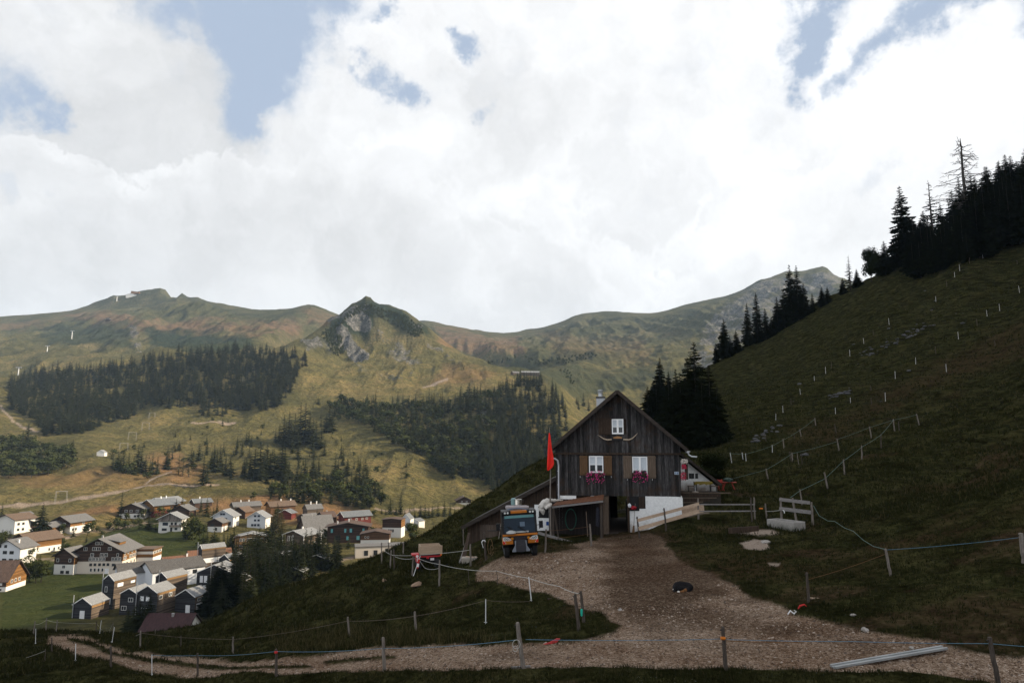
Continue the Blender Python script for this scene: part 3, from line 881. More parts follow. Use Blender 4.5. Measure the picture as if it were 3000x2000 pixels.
# ---------------------------------------------------------------- terrain meshes
def terrain_object(name, mask_face, mat, chanA, chanB):
    """one sheet of ground out of the polar height grid"""
    nl, na = GZ.shape
    use = np.zeros((nl, na), bool)
    il, ia = np.nonzero(mask_face)
    for a_, b_ in ((0, 0), (1, 0), (0, 1), (1, 1)):
        use[il + a_, ia + b_] = True
    idx = np.full(use.shape, -1, np.int64)
    idx[use] = np.arange(use.sum())
    V = np.stack([GX[use], GY[use], GZ[use] + CAMZ], 1).astype(np.float32)
    quad = np.stack([idx[il, ia], idx[il, ia + 1], idx[il + 1, ia + 1], idx[il + 1, ia]], 1).astype(np.int32)
    me = bpy.data.meshes.new(name)
    me.vertices.add(len(V)); me.vertices.foreach_set('co', V.ravel())
    me.loops.add(quad.size); me.loops.foreach_set('vertex_index', quad.ravel())
    me.polygons.add(len(quad))
    me.polygons.foreach_set('loop_start', np.arange(len(quad), dtype=np.int32) * 4)
    me.polygons.foreach_set('loop_total', np.full(len(quad), 4, np.int32))
    me.polygons.foreach_set('use_smooth', np.ones(len(quad), bool))
    me.update(calc_edges=True)
    for nm, ch in (('soil', chanA), ('extra', chanB)):
        at = me.attributes.new(nm, 'FLOAT_COLOR', 'POINT')
        c4 = np.ones((len(V), 4), np.float32)
        for k, x in enumerate(ch): c4[:, k] = x[use]
        at.data.foreach_set('color', c4.ravel())
    me.materials.append(mat)
    o = bpy.data.objects.new(name, me)
    o['kind'] = 'structure'
    return link(o)
fR, fX = GR[:-1, :-1], PXg[:-1, :-1]
fA = GA[:-1, :-1]
isnear = (fR < 105) | ((fA > R(9)) & (fR < 330))
isgrav = (grav[:-1, :-1] > .5) & (fR < 80) & isnear
z0 = np.zeros_like(GZ)
terrain_object('ground', isnear & ~isgrav, M_NEAR, (grav, dirt, pale), (rust, z0, z0))
terrain_object('gravel_track', isgrav, M_NEAR, (grav, dirt, pale), (rust, z0, z0))
isval = ~isnear & (fR < 480)
ishill = ~isnear & ~isval & (fR < 1250)
ismount = ~isnear & ~isval & ~ishill
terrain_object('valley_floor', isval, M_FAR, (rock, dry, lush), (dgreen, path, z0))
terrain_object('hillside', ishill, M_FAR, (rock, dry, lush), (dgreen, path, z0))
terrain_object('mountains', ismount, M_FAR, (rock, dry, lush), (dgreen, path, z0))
# ---------------------------------------------------------------- trees
rng = np.random.default_rng(7)
rnd = random.Random(11)
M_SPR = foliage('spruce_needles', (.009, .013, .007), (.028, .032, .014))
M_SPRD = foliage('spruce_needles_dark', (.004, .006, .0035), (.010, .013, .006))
M_LEAF = foliage('leaves', (.018, .026, .009), (.055, .060, .022))
M_LARCH = foliage('larch_needles', (.050, .048, .022), (.105, .085, .040))
M_BARK = plain('bark', (.022, .017, .014), .95, .4, 4)
M_DEAD = plain('dead_wood', (.05, .045, .04), .95, .3, 4)

def spruce_tris(whorls, per, H=1.0, W=.17, sprays=2, seed=0, bare=.06, gap=0.0, droop=.35):
    """unit spruce: drooping sprays in whorls round the axis; returns triangle soup"""
    r_ = np.random.default_rng(seed)
    T = []
    zs = np.linspace(bare, .985, whorls)
    prof_n = r_.uniform(.75, 1.2, whorls)
    side = r_.uniform(0, 6.28)
    for i, z in enumerate(zs):
        t_ = (z - bare) / (1 - bare)
        rad = W * (1 - t_) ** .82 * (0.7 + .3 * min(1, t_ * 7)) * prof_n[i] + .006
        n = max(4, int(per * (1 - .45 * t_)))
        a0 = r_.uniform(0, 6.28)
        for k in range(n):
            if gap and r_.random() < gap: continue
            a = a0 + 6.283 * k / n + r_.uniform(-.35, .35)
            L = rad * r_.uniform(.68, 1.22)
            if math.cos(a - side) > .6: L *= r_.uniform(.75, 1.0)
            ca, sa = math.cos(a), math.sin(a)
            zz = z + r_.uniform(-.5, .5) / whorls
            dr = droop * L * r_.uniform(.6, 1.3) * (1 - .75 * t_) - .12 * L * t_
            tip = np.array([ca * L, sa * L, zz - dr])
            mid = np.array([ca * L * .5, sa * L * .5, zz - dr * .30 + .02 * L])
            base = np.array([0, 0, zz + .01])
            wd = max(L * .34, .012) * r_.uniform(.8, 1.2)
            pr = np.array([-sa, ca, 0])
            dn = np.array([0, 0, -1.0])
            if sprays == 1:
                T += [base, mid + pr * wd + dn * wd * .5, tip, base, tip, mid - pr * wd + dn * wd * .5]
            else:
                for q in range(sprays):
                    f0, f1 = q / sprays * .8, min(1.0, (q + 1.35) / sprays)
                    p0 = base + (tip - base) * f0; p1 = base + (tip - base) * f1
                    p0[2] = zz - dr * f0 ** 1.4; p1[2] = zz - dr * f1 ** 1.4
                    wq = wd * (1.0 - .5 * f0) * .8
                    ml = (p0 + p1) / 2
                    T += [p0, p1 + pr * wq * r_.uniform(.5, .95) + dn * wq * r_.uniform(.2, .8), ml + dn * wq * .25]
                    T += [p0, ml + dn * wq * .25, p1 - pr * wq * r_.uniform(.5, .95) + dn * wq * r_.uniform(.2, .8)]
                    T += [p0, p1, ml + dn * wq * 1.1 + pr * wq * r_.uniform(-.4, .4)]
    return np.array(T, np.float32) * H
def leafy_tris(nb, leaves, seed=0, tall=1.0, size=.05, wide=.42):
    """unit broadleaf crown: leaf sprays over several irregular lobes"""
    r_ = np.random.default_rng(seed)
    T = []
    lobes = []
    for k in range(nb):
        a = r_.uniform(0, 6.28); q = r_.uniform(0, wide * .62)
        zc = r_.uniform(.28, .80)
        q *= 1 - abs(zc - .45) * .9
        lobes.append((math.cos(a) * q, math.sin(a) * q, zc, r_.uniform(.13, .24)))
    for k in range(leaves):
        lx, ly, lz, lr_ = lobes[k % nb]
        d = r_.normal(size=3); d /= np.linalg.norm(d)
        rr = lr_ * r_.uniform(.55, 1.12)
        c = np.array([lx, ly, lz * tall]) + d * rr * np.array([1, 1, .9])
        if c[2] < .06: c[2] = .06
        u = r_.normal(size=3); u -= d * u.dot(d) * .6; u /= np.linalg.norm(u)
        v = np.cross(d, u)
        s_ = size * r_.uniform(.6, 1.4)
        T += [c + u * s_, c - u * s_ * .6 + v * s_ * .8, c - u * s_ * .5 - v * s_ * .8]
    return np.array(T, np.float32)
def trunk_tris(h, r0, r1=.001, n=5, lean=0):
    T = []
    for k in range(n):
        a, b = 6.283 * k / n, 6.283 * (k + 1) / n
        p = [(r0 * math.cos(a), r0 * math.sin(a), -.03), (r0 * math.cos(b), r0 * math.sin(b), -.03), (r1 * math.cos(b) + lean, r1 * math.sin(b), h), (r1 * math.cos(a) + lean, r1 * math.sin(a), h)]
        T += [p[0], p[1], p[2], p[0], p[2], p[3]]
    return np.array(T, np.float32)
def joint(name, parts, mats):
    V = np.concatenate([p for p, _ in parts])
    fm = np.concatenate([np.full(len(p) // 3, i) for p, i in parts])
    return tri_mesh(name, V, mats, fm)
# far trees: one light mesh each (crown and trunk), a few shapes of every kind
FAR_SPR = [joint('spruce_far', [(spruce_tris(17, 9, 1, W, 1, sd, .05), 0), (trunk_tris(.96, .012, .004, 3), 1)], [M_SPR, M_BARK]) for sd, W in ((1, .19), (2, .22), (3, .17), (4, .25), (5, .20), (6, .18))]
FAR_LEAF = [joint('broadleaf_far', [(leafy_tris(8, 260, sd, 1, .062), 0), (trunk_tris(.6, .02, .008, 3), 1)], [M_LEAF, M_BARK]) for sd in (11, 12, 13, 14)]
FAR_LARCH = [joint('larch_far', [(spruce_tris(14, 7, 1, .13, 1, sd, .12, .25), 0), (trunk_tris(.9, .012, .003, 3), 1)], [M_LARCH, M_BARK]) for sd in (21, 22)]
# near trees: crown and trunk as separate parts
def part_mesh(tris, name, mat): return tri_mesh(name, tris, [mat])
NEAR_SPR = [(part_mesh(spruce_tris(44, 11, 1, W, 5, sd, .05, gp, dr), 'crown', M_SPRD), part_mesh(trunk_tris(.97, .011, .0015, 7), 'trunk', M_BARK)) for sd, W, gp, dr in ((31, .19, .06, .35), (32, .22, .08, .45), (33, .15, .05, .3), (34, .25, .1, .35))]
MID_SPR = [(part_mesh(spruce_tris(26, 9, 1, W, 3, sd, .06, .05), 'crown', M_SPR), part_mesh(trunk_tris(.95, .016, .002, 5), 'trunk', M_BARK)) for sd, W in ((41, .19), (42, .23), (43, .16))]
MID_LEAF = [(part_mesh(leafy_tris(12, 1100, sd, 1, .036, .46), 'crown', M_LEAF), part_mesh(np.concatenate([trunk_tris(.5, .022, .01, 5)] ), 'trunk', M_BARK)) for sd in (51, 52, 53)]
NEAR_LEAF = [(part_mesh(leafy_tris(18, 5200, sd, 1, .028, .5), 'crown', foliage('leaves_dark', (.006, .009, .004), (.016, .020, .008))), part_mesh(trunk_tris(.5, .022, .01, 6), 'trunk', M_BARK)) for sd in (61, 62)]
MID_LARCH = [(part_mesh(spruce_tris(24, 9, 1, .17, 3, 71, .12, .2), 'crown', M_LARCH), part_mesh(trunk_tris(.95, .016, .003, 5), 'trunk', M_BARK))]
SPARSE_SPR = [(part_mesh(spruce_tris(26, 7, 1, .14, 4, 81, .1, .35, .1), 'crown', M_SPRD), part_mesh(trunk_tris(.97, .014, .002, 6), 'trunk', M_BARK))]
def _(): pass
def dead_tree_mesh():
    m = MB()
    r_ = random.Random(5)
    path = [(0, 0, -.03), (.004, 0, .3), (-.004, .003, .6), (.002, 0, .85), (.012, 0, .90), (-.004, 0, .94), (.003, 0, 1.0)]
    m.tube(path, [.019, .017, .013, .009, .007, .006, .003], 5)
    for k in range(86):
        z = .16 + .82 * (k / 86) + r_.uniform(-.01, .01)
        L = .27 * min(1, (1 - z) * 2.1) ** .75 * r_.uniform(.6, 1.1)
        a = r_.uniform(0, 6.28)
        c, s_ = math.cos(a), math.sin(a)
        dz1, dz2 = r_.uniform(-.05, .02), r_.uniform(-.02, .05)
        m.tube([(0, 0, z), (c * L * .5, s_ * L * .5, z + dz1 * .6), (c * L, s_ * L, z + dz1 + dz2)], [.0045, .0032, .0016], 3)
        for q in (.55, .75, .9):
            b = a + r_.choice((-.8, .8))
            m.tube([(c * L * q, s_ * L * q, z + dz1 * .7), (c * L * q + math.cos(b) * L * .2, s_ * L * q + math.sin(b) * L * .2, z + dz1 + r_.uniform(-.02, .01))], [.0024, .0014], 3)
    return m

TREES = []      # (kind, X, pos, H, zone)
SHAPE = {}
def put_tree(kind, pos, H, zone, wide=1.0):
    TREES.append((kind, pos, H, zone, wide))
def by_px(kind, X, Ytop, Ybase, zone, wide=1.0, dmin=12.0, dmax=1e9, dy=0):
    """tree whose foot is seen at X,Ybase and whose tip reaches Ytop"""
    p = hit(X, Ybase, dmin, dmax)
    if p is None:
        for q in range(1, 26):
            p = hit(X, Ybase + q * 4, dmin, dmax)
            if p is not None: break
    if p is None: return None
    H = (Ybase - Ytop) / F * p.y * .985
    p.z -= .3
    put_tree(kind, p, H, zone, wide)
    return p
def poly_scatter(kind_fn, poly, n, zone, dmin=120.0, hr=(14, 22), minsep=6):
    xs = [p[0] for p in poly]; ys = [p[1] for p in poly]
    got = []
    tries = 0
    while len(got) < n and tries < n * 12:
        tries += 1
        X, Y = rnd.uniform(min(xs), max(xs)), rnd.uniform(min(ys), max(ys))
        if not inpoly(np.array([X]), np.array([Y]), poly)[0]: continue
        if any(abs(X - a) < minsep and abs(Y - b) < minsep * .55 for a, b in got): continue
        p = hit(X, Y, dmin)
        if p is None: continue
        got.append((X, Y))
        p.z -= .4
        put_tree(kind_fn(X, Y), p, hr[0] + (hr[1] - hr[0]) * rnd.betavariate(1.6, 1.8), zone, rnd.uniform(1.05, 1.75))
    return got
ZONE = {
 'ridge': ('tall dark spruce packed in the dense forest on the ridge under the left mountains', 'spruces of the dense forest on the left ridge'),
 'knollS': ('spruce standing in the mixed forest on the steep slope behind the barn', 'spruces of the mixed forest on the steep slope'),
 'knollL': ('bushy green broadleaf tree in the mixed forest on the steep slope', 'broadleaf trees of the mixed forest on the steep slope'),
 'leftwood': ('leafy tree in the wood at the left edge above the village', 'broadleaf trees of the wood at the left edge'),
 'foot': ('dark spruce in the belt of trees at the foot of the grassy hillside', 'spruces at the foot of the grassy hillside'),
 'clump': ('spruce in the tight clump alone on the open grass slope below the rocky peak', 'spruces of the clump below the rocky peak'),
 'mid': ('slim spruce in the loose row across the middle of the grassy hillside', 'spruces in the loose row across the hillside'),
 'leftclump': ('spruce in the small thicket above the bare earth scar', 'spruces of the thicket above the earth scar'),
 'lone': ('small lone conifer scattered on the open grassy hillside', 'lone conifers on the open hillside'),
 'peakbush': ('dark mountain pine bush clinging to the top of the rocky peak', 'mountain pines on the rocky peak'),
 'farbush': ('dark mountain pine in the bush belt on the far slope', 'mountain pines of the far bush belt'),
 'village': ('dark conifer growing between the village houses', 'conifers between the village houses'),
 'villageL': ('leafy tree growing between the village houses', 'leafy trees between the village houses'),
 'darkwood': ('shaded conifer in the dark grove between the slate cabins and the meadow slope', 'conifers of the dark grove by the slate cabins'),
 'pond': ('dark conifer in the row of trees by the stone wall beyond the village', 'conifers of the row beyond the village'),
 'shoulder': ('black silhouetted spruce in the group high on the right slope', 'black spruces high on the right slope'),
}
# dense ridge forest
RF = [(20,1130),(70,1105),(170,1092),(300,1085),(420,1058),(520,1042),(640,1028),(780,1026),(850,1045),(885,1035),(905,1060),(870,1100),(850,1150),(820,1190),(760,1205),(640,1195),(560,1196),(420,1196),(380,1225),(330,1240),(250,1270),(130,1275),(100,1230),(30,1200)]
poly_scatter(lambda X, Y: 'spr', RF, 1000, 'ridge', 700, (11, 28), 5.2)
poly_scatter(lambda X, Y: 'spr', [(560,1170),(640,1175),(800,1160),(790,1200),(600,1230)], 30, 'ridge', 700, (14, 22), 8)
# mixed forest on the steep slope
MF = [(960,1190),(1000,1175),(1120,1195),(1300,1175),(1450,1150),(1520,1112),(1600,1120),(1650,1180),(1665,1250),(1640,1320),(1560,1400),(1440,1450),(1400,1400),(1300,1390),(1210,1330),(1120,1290),(1085,1250),(985,1235)]
def mfk(X, Y):
    q = (X - 1000) / 650 + rnd.uniform(-.35, .35)
    return 'spr' if q > .42 or rnd.random() < .13 else 'leaf'
def mf_zone():
    got = []
    poly = MF
    n0 = len(TREES)
    poly_scatter(mfk, poly, 760, 'x', 420, (11, 25), 6.5)
    for i in range(n0, len(TREES)):
        k, p, H, z, wd = TREES[i]
        TREES[i] = (k, p, H * (.72 if k == 'leaf' else 1.0), 'knollL' if k == 'leaf' else 'knollS', wd)
mf_zone()
for X, Yt, Yb in ((1435,1180,1220),(1100,1145,1190),(1075,1150,1188),(1150,1155,1190),(1210,1160,1200),(1250,1150,1195),(1165,1145,1185),(1272,1140,1190),(1290,1150,1200),(1380,1140,1200),(1400,1148,1205),(1480,1143,1200),
                  (1322,1320,1395),(1330,1330,1400),(1368,1345,1402),(1310,1310,1385),(1420,1320,1400),(1440,1330,1410),(1180,1150,1190),(1340,1150,1200),(1520,1160,1210),(1550,1170,1220),(1505,1140,1185)):
    by_px('spr', X, Yt, Yb, 'knollS', 1.1, 420)
poly_scatter(lambda X, Y: 'leaf' if rnd.random() < .9 else 'spr', [(0,1300),(60,1305),(150,1325),(220,1340),(232,1355),(150,1392),(80,1400),(0,1402)], 75, 'leftwood', 300, (11, 17), 8)
for X, Yt, Yb in ((75,1240,1340),(60,1262,1345),(210,1285,1350),(190,1290,1352)):
    by_px('spr', X, Yt, Yb, 'leftwood', 1.3, 300)
for X, Yt, Yb in ((830,1215,1300),(845,1205,1300),(862,1210,1305),(878,1180,1290),(892,1180,1295),(905,1200,1295),(925,1230,1310),(940,1250,1312),(870,1240,1312),(818,1240,1295),(852,1230,1310),(835,1240,1308),(915,1222,1300),(964,1193,1264),(972,1205,1262),(940,1225,1250),(955,1215,1262)):
    by_px('spr', X, Yt, Yb, 'clump', 1.6, 420)
for X, Yt, Yb in ((493,1322,1376),(485,1326,1373),(522,1322,1390),(535,1330,1392),(552,1345,1396),(594,1336,1420),(606,1350,1415),(625,1300,1380),(643,1302,1382),(634,1315,1384),(660,1331,1390),(674,1325,1392),(692,1291,1331),(684,1312,1335),(732,1325,1400),(745,1310,1402),(760,1296,1402),(780,1296,1398),(770,1320,1404),(715,1335,1395),(790,1325,1400),
                  (824,1298,1402),(832,1310,1402),(812,1340,1400),(982,1331,1394),(990,1345,1395),(893,1340,1398),(915,1340,1400),(933,1340,1395),(925,1355,1400),(870,1352,1430),(880,1360,1430),(1052,1349,1425),(1063,1360,1430),(1042,1370,1428),(1028,1380,1450),(567,1316,1338),(617,1410,1426)):
    by_px('larch' if X in (522, 535, 552) else 'spr', X, Yt, Yb, 'mid', 1.65, 420)
for X, Yt, Yb in ((330,1330,1370),(345,1320,1375),(360,1315,1380),(375,1325,1385),(402,1300,1380),(412,1310,1382),(425,1330,1385),(445,1325,1385),(460,1335,1388),(390,1335,1388),(352,1335,1380),(438,1345,1390)):
    by_px('spr', X, Yt, Yb, 'leftclump', 1.3, 420)
for X, Yt, Yb in ((340,1345,1378),(385,1350,1388),(368,1355,1388)):
    by_px('leaf', X, Yt, Yb, 'leftclump2', 1.3, 420)
ZONE['leftclump2'] = ('low leafy tree in the small thicket above the bare earth scar', 'leafy trees of the thicket above the earth scar')
poly_scatter(lambda X, Y: 'spr' if rnd.random() < .72 else 'leaf', [(830,1405),(870,1390),(930,1400),(1000,1410),(1060,1430),(1120,1450),(1140,1492),(1050,1492),(1000,1478),(880,1475),(760,1455),(770,1440),(830,1440)], 90, 'foot', 420, (10, 15), 8)
for X, Yt, Yb in ((933,1160,1183),(1005,1165,1192),(995,1175,1192),(1018,1165,1188),(1093,1155,1180),(964,1222,1236),(652,1222,1240),(668,1225,1238),(513,1302,1320),(1000,1277,1292),(975,1280,1286),(742,1437,1460),(792,1437,1462),(820,1430,1462),(850,1425,1465),(1690,1160,1185),(1710,1150,1190),(1695,1165,1200),(1725,1165,1205),(872,1268,1282),(940,1210,1225)):
    by_px('leaf' if X in (742, 964, 975) else 'spr', X, Yt, Yb, 'lone', 1.3, 420)
poly_scatter(lambda X, Y: 'bush', [(1036,905),(1060,893),(1092,893),(1110,905),(1180,925),(1230,955),(1240,985),(1215,990),(1150,950),(1100,925),(1088,935),(1060,915),(1030,930),(1010,945),(970,975),(960,965),(1000,935)], 260, 'peakbush', 1000, (4, 9), 2)
poly_scatter(lambda X, Y: 'bush', [(940,975),(975,965),(1000,990),(1010,1040),(985,1045),(960,1020)], 90, 'peakbush', 900, (6, 10), 4)
poly_scatter(lambda X, Y: 'bush', [(1540,1048),(1580,1058),(1650,1048),(1745,1036),(1750,1048),(1660,1066),(1580,1072),(1545,1060)], 60, 'farbush', 1000, (7, 11), 4)
poly_scatter(lambda X, Y: 'bush', [(1420,1065),(1460,1058),(1508,1044),(1510,1052),(1450,1072)], 14, 'farbush', 1000, (6, 9), 4)
poly_scatter(lambda X, Y: 'bush', [(1640,1085),(1665,1085),(1685,1125),(1670,1130)], 14, 'farbush', 1000, (6, 9), 4)
# village trees
VT = [(354,1440,1515),(377,1568,1606),(362,1587,1606),(431,1601,1628),(454,1612,1628),(417,1605,1652),(533,1450,1500),(588,1456,1498),(605,1457,1512),(635,1459,1502),(605,1540,1607),(626,1540,1610),(594,1558,1607),(654,1556,1611),(640,1565,1612),(684,1531,1608),(673,1550,1610),
      (928,1487,1521),(832,1583,1626),(906,1585,1620),(1143,1453,1505),(1174,1438,1506),(4,1470,1520),(36,1508,1560),(228,1740,1778),(545,1515,1578),(615,1575,1612)]
for X, Yt, Yb in VT: by_px('spr', X, Yt, Yb, 'village', 1.25, 150)
by_px('spr', 119, 1474, 1572, 'bigspruce', 1.5, 150)
ZONE['bigspruce'] = ('broad tall spruce standing alone between the houses at the left edge', None)
for X, Yt, Yb in ((420,1486,1521),(546,1512,1580),(566,1510,1578),(585,1530,1580),(268,1537,1557),(285,1536,1558),(253,1540,1557),(85,1625,1702),(120,1635,1705),(65,1640,1692),(104,1650,1708),(1094,1490,1517),(1207,1526,1592),(770,1588,1626),(722,1655,1672),(40,1500,1545),(5,1545,1600),(890,1590,1622)):
    by_px('leaf', X, Yt, Yb, 'villageL', 1.1, 150)
for X, Yt, Yb in ((477,1474,1527),(515,1457,1502),(522,1460,1502),(810,1470,1560),(822,1480,1562),(800,1485,1560)):
    by_px('larch', X, Yt, Yb, 'larchv', 1.3, 150)
ZONE['larchv'] = ('brownish thin larch growing between the village houses', 'larches between the village houses')
for X, Yt, Yb in ((700,1640,1750),(730,1622,1745),(760,1612,1732),(785,1618,1718),(812,1630,1708),(838,1632,1702),(682,1690,1765),(715,1680,1770),(750,1670,1745),(862,1640,1695),(885,1650,1692),(915,1640,1682),(950,1640,1672),(775,1650,1735),(740,1690,1760),(800,1660,1720),(652,1752,1805),(632,1725,1765),(665,1740,1800),(640,1760,1805),(975,1640,1665),(700,1700,1775),(620,1690,1730),(590,1740,1770),
                  (405,1752,1850),(372,1782,1850),(432,1738,1852),(450,1790,1855),(390,1775,1855),(420,1775,1858),(462,1800,1852),(480,1705,1770),(510,1702,1745),(635,1632,1680),(745,1720,1755),(770,1700,1742)):
    by_px('spr', X, Yt, Yb, 'darkwood', 2.0, 130)
for X, Yt, Yb in ((1200,1482,1517),(1215,1492,1516),(1232,1478,1512),(1245,1472,1517),(1256,1482,1516),(1266,1478,1515),(1283,1475,1512),(1302,1466,1511),(1319,1472,1509),(1332,1485,1506),(1160,1480,1508),(1118,1485,1505),(1130,1488,1508),(1186,1488,1512)):
    by_px('spr', X, Yt, Yb, 'pond', 1.5, 200)

poly_scatter(lambda X, Y: 'spr', [(690,1655),(760,1625),(860,1640),(990,1650),(1005,1668),(880,1700),(790,1738),(700,1778),(640,1812),(590,1805),(650,1760)], 120, 'darkwood', 130, (11, 18), 8)
poly_scatter(lambda X, Y: 'spr' if rnd.random() < .4 else 'leaf', [(0,1600),(120,1540),(330,1520),(600,1500),(930,1500),(1200,1560),(1100,1600),(960,1640),(840,1640),(600,1690),(420,1690),(600,1610),(480,1560),(330,1560),(150,1640),(0,1700)], 95, 'villageL2', 150, (4, 9), 12)
ZONE['villageL2'] = ('small tree or shrub in the gardens between the village houses', 'garden trees of the village')
poly_scatter(lambda X, Y: 'leaf' if rnd.random() < .5 else 'spr', [(560,1200),(1000,1260),(1250,1380),(1100,1440),(700,1420),(400,1400),(300,1340),(500,1280)], 70, 'lone2', 420, (3, 8), 16)
poly_scatter(lambda X, Y: 'spr', [(480,1300),(700,1280),(1000,1320),(1120,1400),(1080,1440),(820,1420),(600,1400),(480,1370)], 60, 'mid', 420, (9, 21), 12)
ZONE['lone2'] = ('small shrub dotted over the open grassy hillside', 'shrubs dotted over the open hillside')
# individually described trees on the right slope
RT = [('near', 2043,1005,1296,'widest black spruce behind the farmhouse roof, tallest of the close group',1.55),('near',1998,1095,1300,'black spruce left in the close group behind the farmhouse roof',1.8),('near',2085,1075,1302,'black spruce right in the close group behind the farmhouse roof',1.7),
      ('near',2062,1120,1312,'low bushy spruce in front of the close group behind the farmhouse',1.5),('near',1975,1150,1295,'short spruce at the left foot of the close group behind the farmhouse',1.5),('near',2105,1130,1300,'short spruce at the right foot of the close group behind the farmhouse',1.3),
      ('near',1936,1050,1165,'spruce standing lowest on the skyline above the farmhouse roof',1.2),('near',1960,1090,1160,'small spruce beside the lowest skyline spruce',1.3),('near',1915,1120,1185,'little spruce left of the lowest skyline spruce',1.5),('near',2020,1050,1250,'spruce half hidden behind the close black group',1.2),
      ('near',1900,1135,1245,'small dark spruce touching the right roof slope, leftmost',1.6),('near',1925,1105,1245,'dark spruce above the right roof slope, second from the left',1.6),('near',1962,1125,1265,'broad dark spruce above the right roof slope, third from the left',1.7),('near',1985,1085,1280,'tall dark spruce left of the widest black one',1.4),('near',2098,1008,1064,'small spruce on the skyline just above the close black group',1.2),('near',2124,936,1050,'slim pointed spruce on the skyline above the close black group',1.0),('near',2158,970,1034,'short dense spruce right of the slim pointed one on the skyline',1.5),('near',2140,985,1046,'low spruce tucked beside the slim pointed one',1.4),
      ('near',2193,890,1014,'left spruce of the skyline trio below the tall twin spruces',1.15),('near',2221,860,1006,'middle and tallest spruce of the skyline trio',1.1),('near',2245,905,995,'right spruce of the skyline trio',1.4),('near',2262,930,985,'small spruce filling in right of the skyline trio',1.5),
      ('near',2280,872,972,'stout spruce at the left foot of the tall twin spruces',1.3),('near',2321,776,948,'left of the tall twin spruces on the skyline',1.05),('near',2341,780,938,'right of the tall twin spruces on the skyline',1.2),('near',2358,830,928,'lower spruce leaning on the right of the tall twins',1.3),('near',2382,862,915,'short spruce between the tall twins and the small pair',1.5),
      ('near',2410,842,898,'left of the small pair of spruces on the skyline',1.2),('near',2426,841,890,'right of the small pair of spruces on the skyline',1.3),('near',2300,850,960,'dark spruce just left of the tall twins',1.4),
      ('sparse',2492,750,850,'thin open spruce at the skyline gap right of the rocky mountain',1.3),('near',2471,815,862,'low spruce at the left foot of the thin open one',1.4),('near',2512,790,842,'small dark spruce right of the thin open one',1.3),
      ('leaf',2553,725,825,'rounded leafy tree dark against the sky on the right ridge',.62),('leaf',2572,735,815,'narrow leafy tree beside the rounded one on the right ridge',.5),('near',2596,708,806,'dense spruce between the leafy trees and the huge spruce',1.3),
      ('near',2653,546,778,'huge wide spruce rising from the right ridge',1.15),('near',2683,640,770,'spruce leaning against the right side of the huge one',1.4),('sparse',2737,533,735,'tall gappy spruce with open crown between the huge spruce and the dead tree',1.5),('near',2715,620,750,'lower spruce left of the tall gappy one',1.4),('near',2765,600,730,'lower spruce right of the tall gappy one',1.4),
      ('near',2800,560,705,'spruce below and left of the dead tree',1.4),('near',2822,522,685,'dense spruce at the foot of the dead tree',1.3),('near',2868,520,665,'dense spruce right of the dead tree',1.4),('near',2900,490,650,'black spruce on the top right ridge',1.3),('near',2941,474,635,'taller black spruce on the top right ridge',1.2),('near',2976,458,620,'black spruce close to the right edge at the top',1.2),('near',3010,462,610,'black spruce cut by the right edge at the top',1.3),
      ]
for kind, X, Yt, Yb, lab, wd in RT:
    p = hit(X, Yb, 60, 330)
    q = Yb
    while p is None and q < Yb + 90:
        q += 3
        p = hit(X, q, 60, 330)
    if p is None: print('no ground', X); continue
    # tip height so that the top stays where the photograph has it
    a, c, s_ = ray(X, Yt)
    H = p.y * s_ / c + CAMZ - p.z
    ZONE[lab] = (lab, None)
    put_tree('R' + kind, p, H + .3, lab, wd)
sx_ = []
for k in range(150):
    X = rnd.uniform(2665, 3080)
    Yb = 800 - (X - 2600) * .36 + rnd.uniform(-75, 55)
    p = hit(X, Yb, 60, 330)
    if p is None: continue
    put_tree('Rnear', p, rnd.uniform(5, 11) + (4 if X > 2850 else 0), 'shoulder', rnd.uniform(1.2, 1.7))
def instance(kind, pos, H, zone, wide, idx):
    lab, grp = ZONE[zone]
    rz = rnd.uniform(0, 6.28)
    def two(lib, nm, cat):
        cm, tm = lib[idx % len(lib)]
        t = thing(nm, pos, rz, lab, cat, grp)
        t.scale = (H * wide, H * wide, H)
        for n_, me in (('crown', cm), ('trunk', tm)):
            link(bpy.data.objects.new(n_, me), t)
        return t
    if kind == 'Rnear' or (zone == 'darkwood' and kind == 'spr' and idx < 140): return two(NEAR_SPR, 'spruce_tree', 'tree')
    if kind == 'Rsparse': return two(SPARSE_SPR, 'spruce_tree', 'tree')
    if kind == 'Rleaf': return two(NEAR_LEAF, 'leafy_tree', 'tree')
    app = H / pos.y
    if app > .021 and zone in ('village', 'darkwood', 'bigspruce', 'villageL', 'larchv'):
        if kind == 'spr': return two(MID_SPR, 'spruce_tree', 'tree')
        if kind == 'leaf': return two(MID_LEAF, 'leafy_tree', 'tree')
        if kind == 'larch': return two(MID_LARCH, 'larch_tree', 'tree')
    lib, nm = {'spr': (FAR_SPR, 'spruce_tree'), 'leaf': (FAR_LEAF, 'leafy_tree'), 'bush': (FAR_LEAF, 'mountain_pine'), 'larch': (FAR_LARCH, 'larch_tree')}[kind]
    o = bpy.data.objects.new(nm, lib[idx % len(lib)])
    o.location = pos; o.rotation_euler = (0, 0, rz); o.scale = (H * wide, H * wide, H)
    if kind == 'bush': o.scale = (H * 1.1, H * 1.1, H * .9)
    return link(tag(o, lab, 'tree', grp))
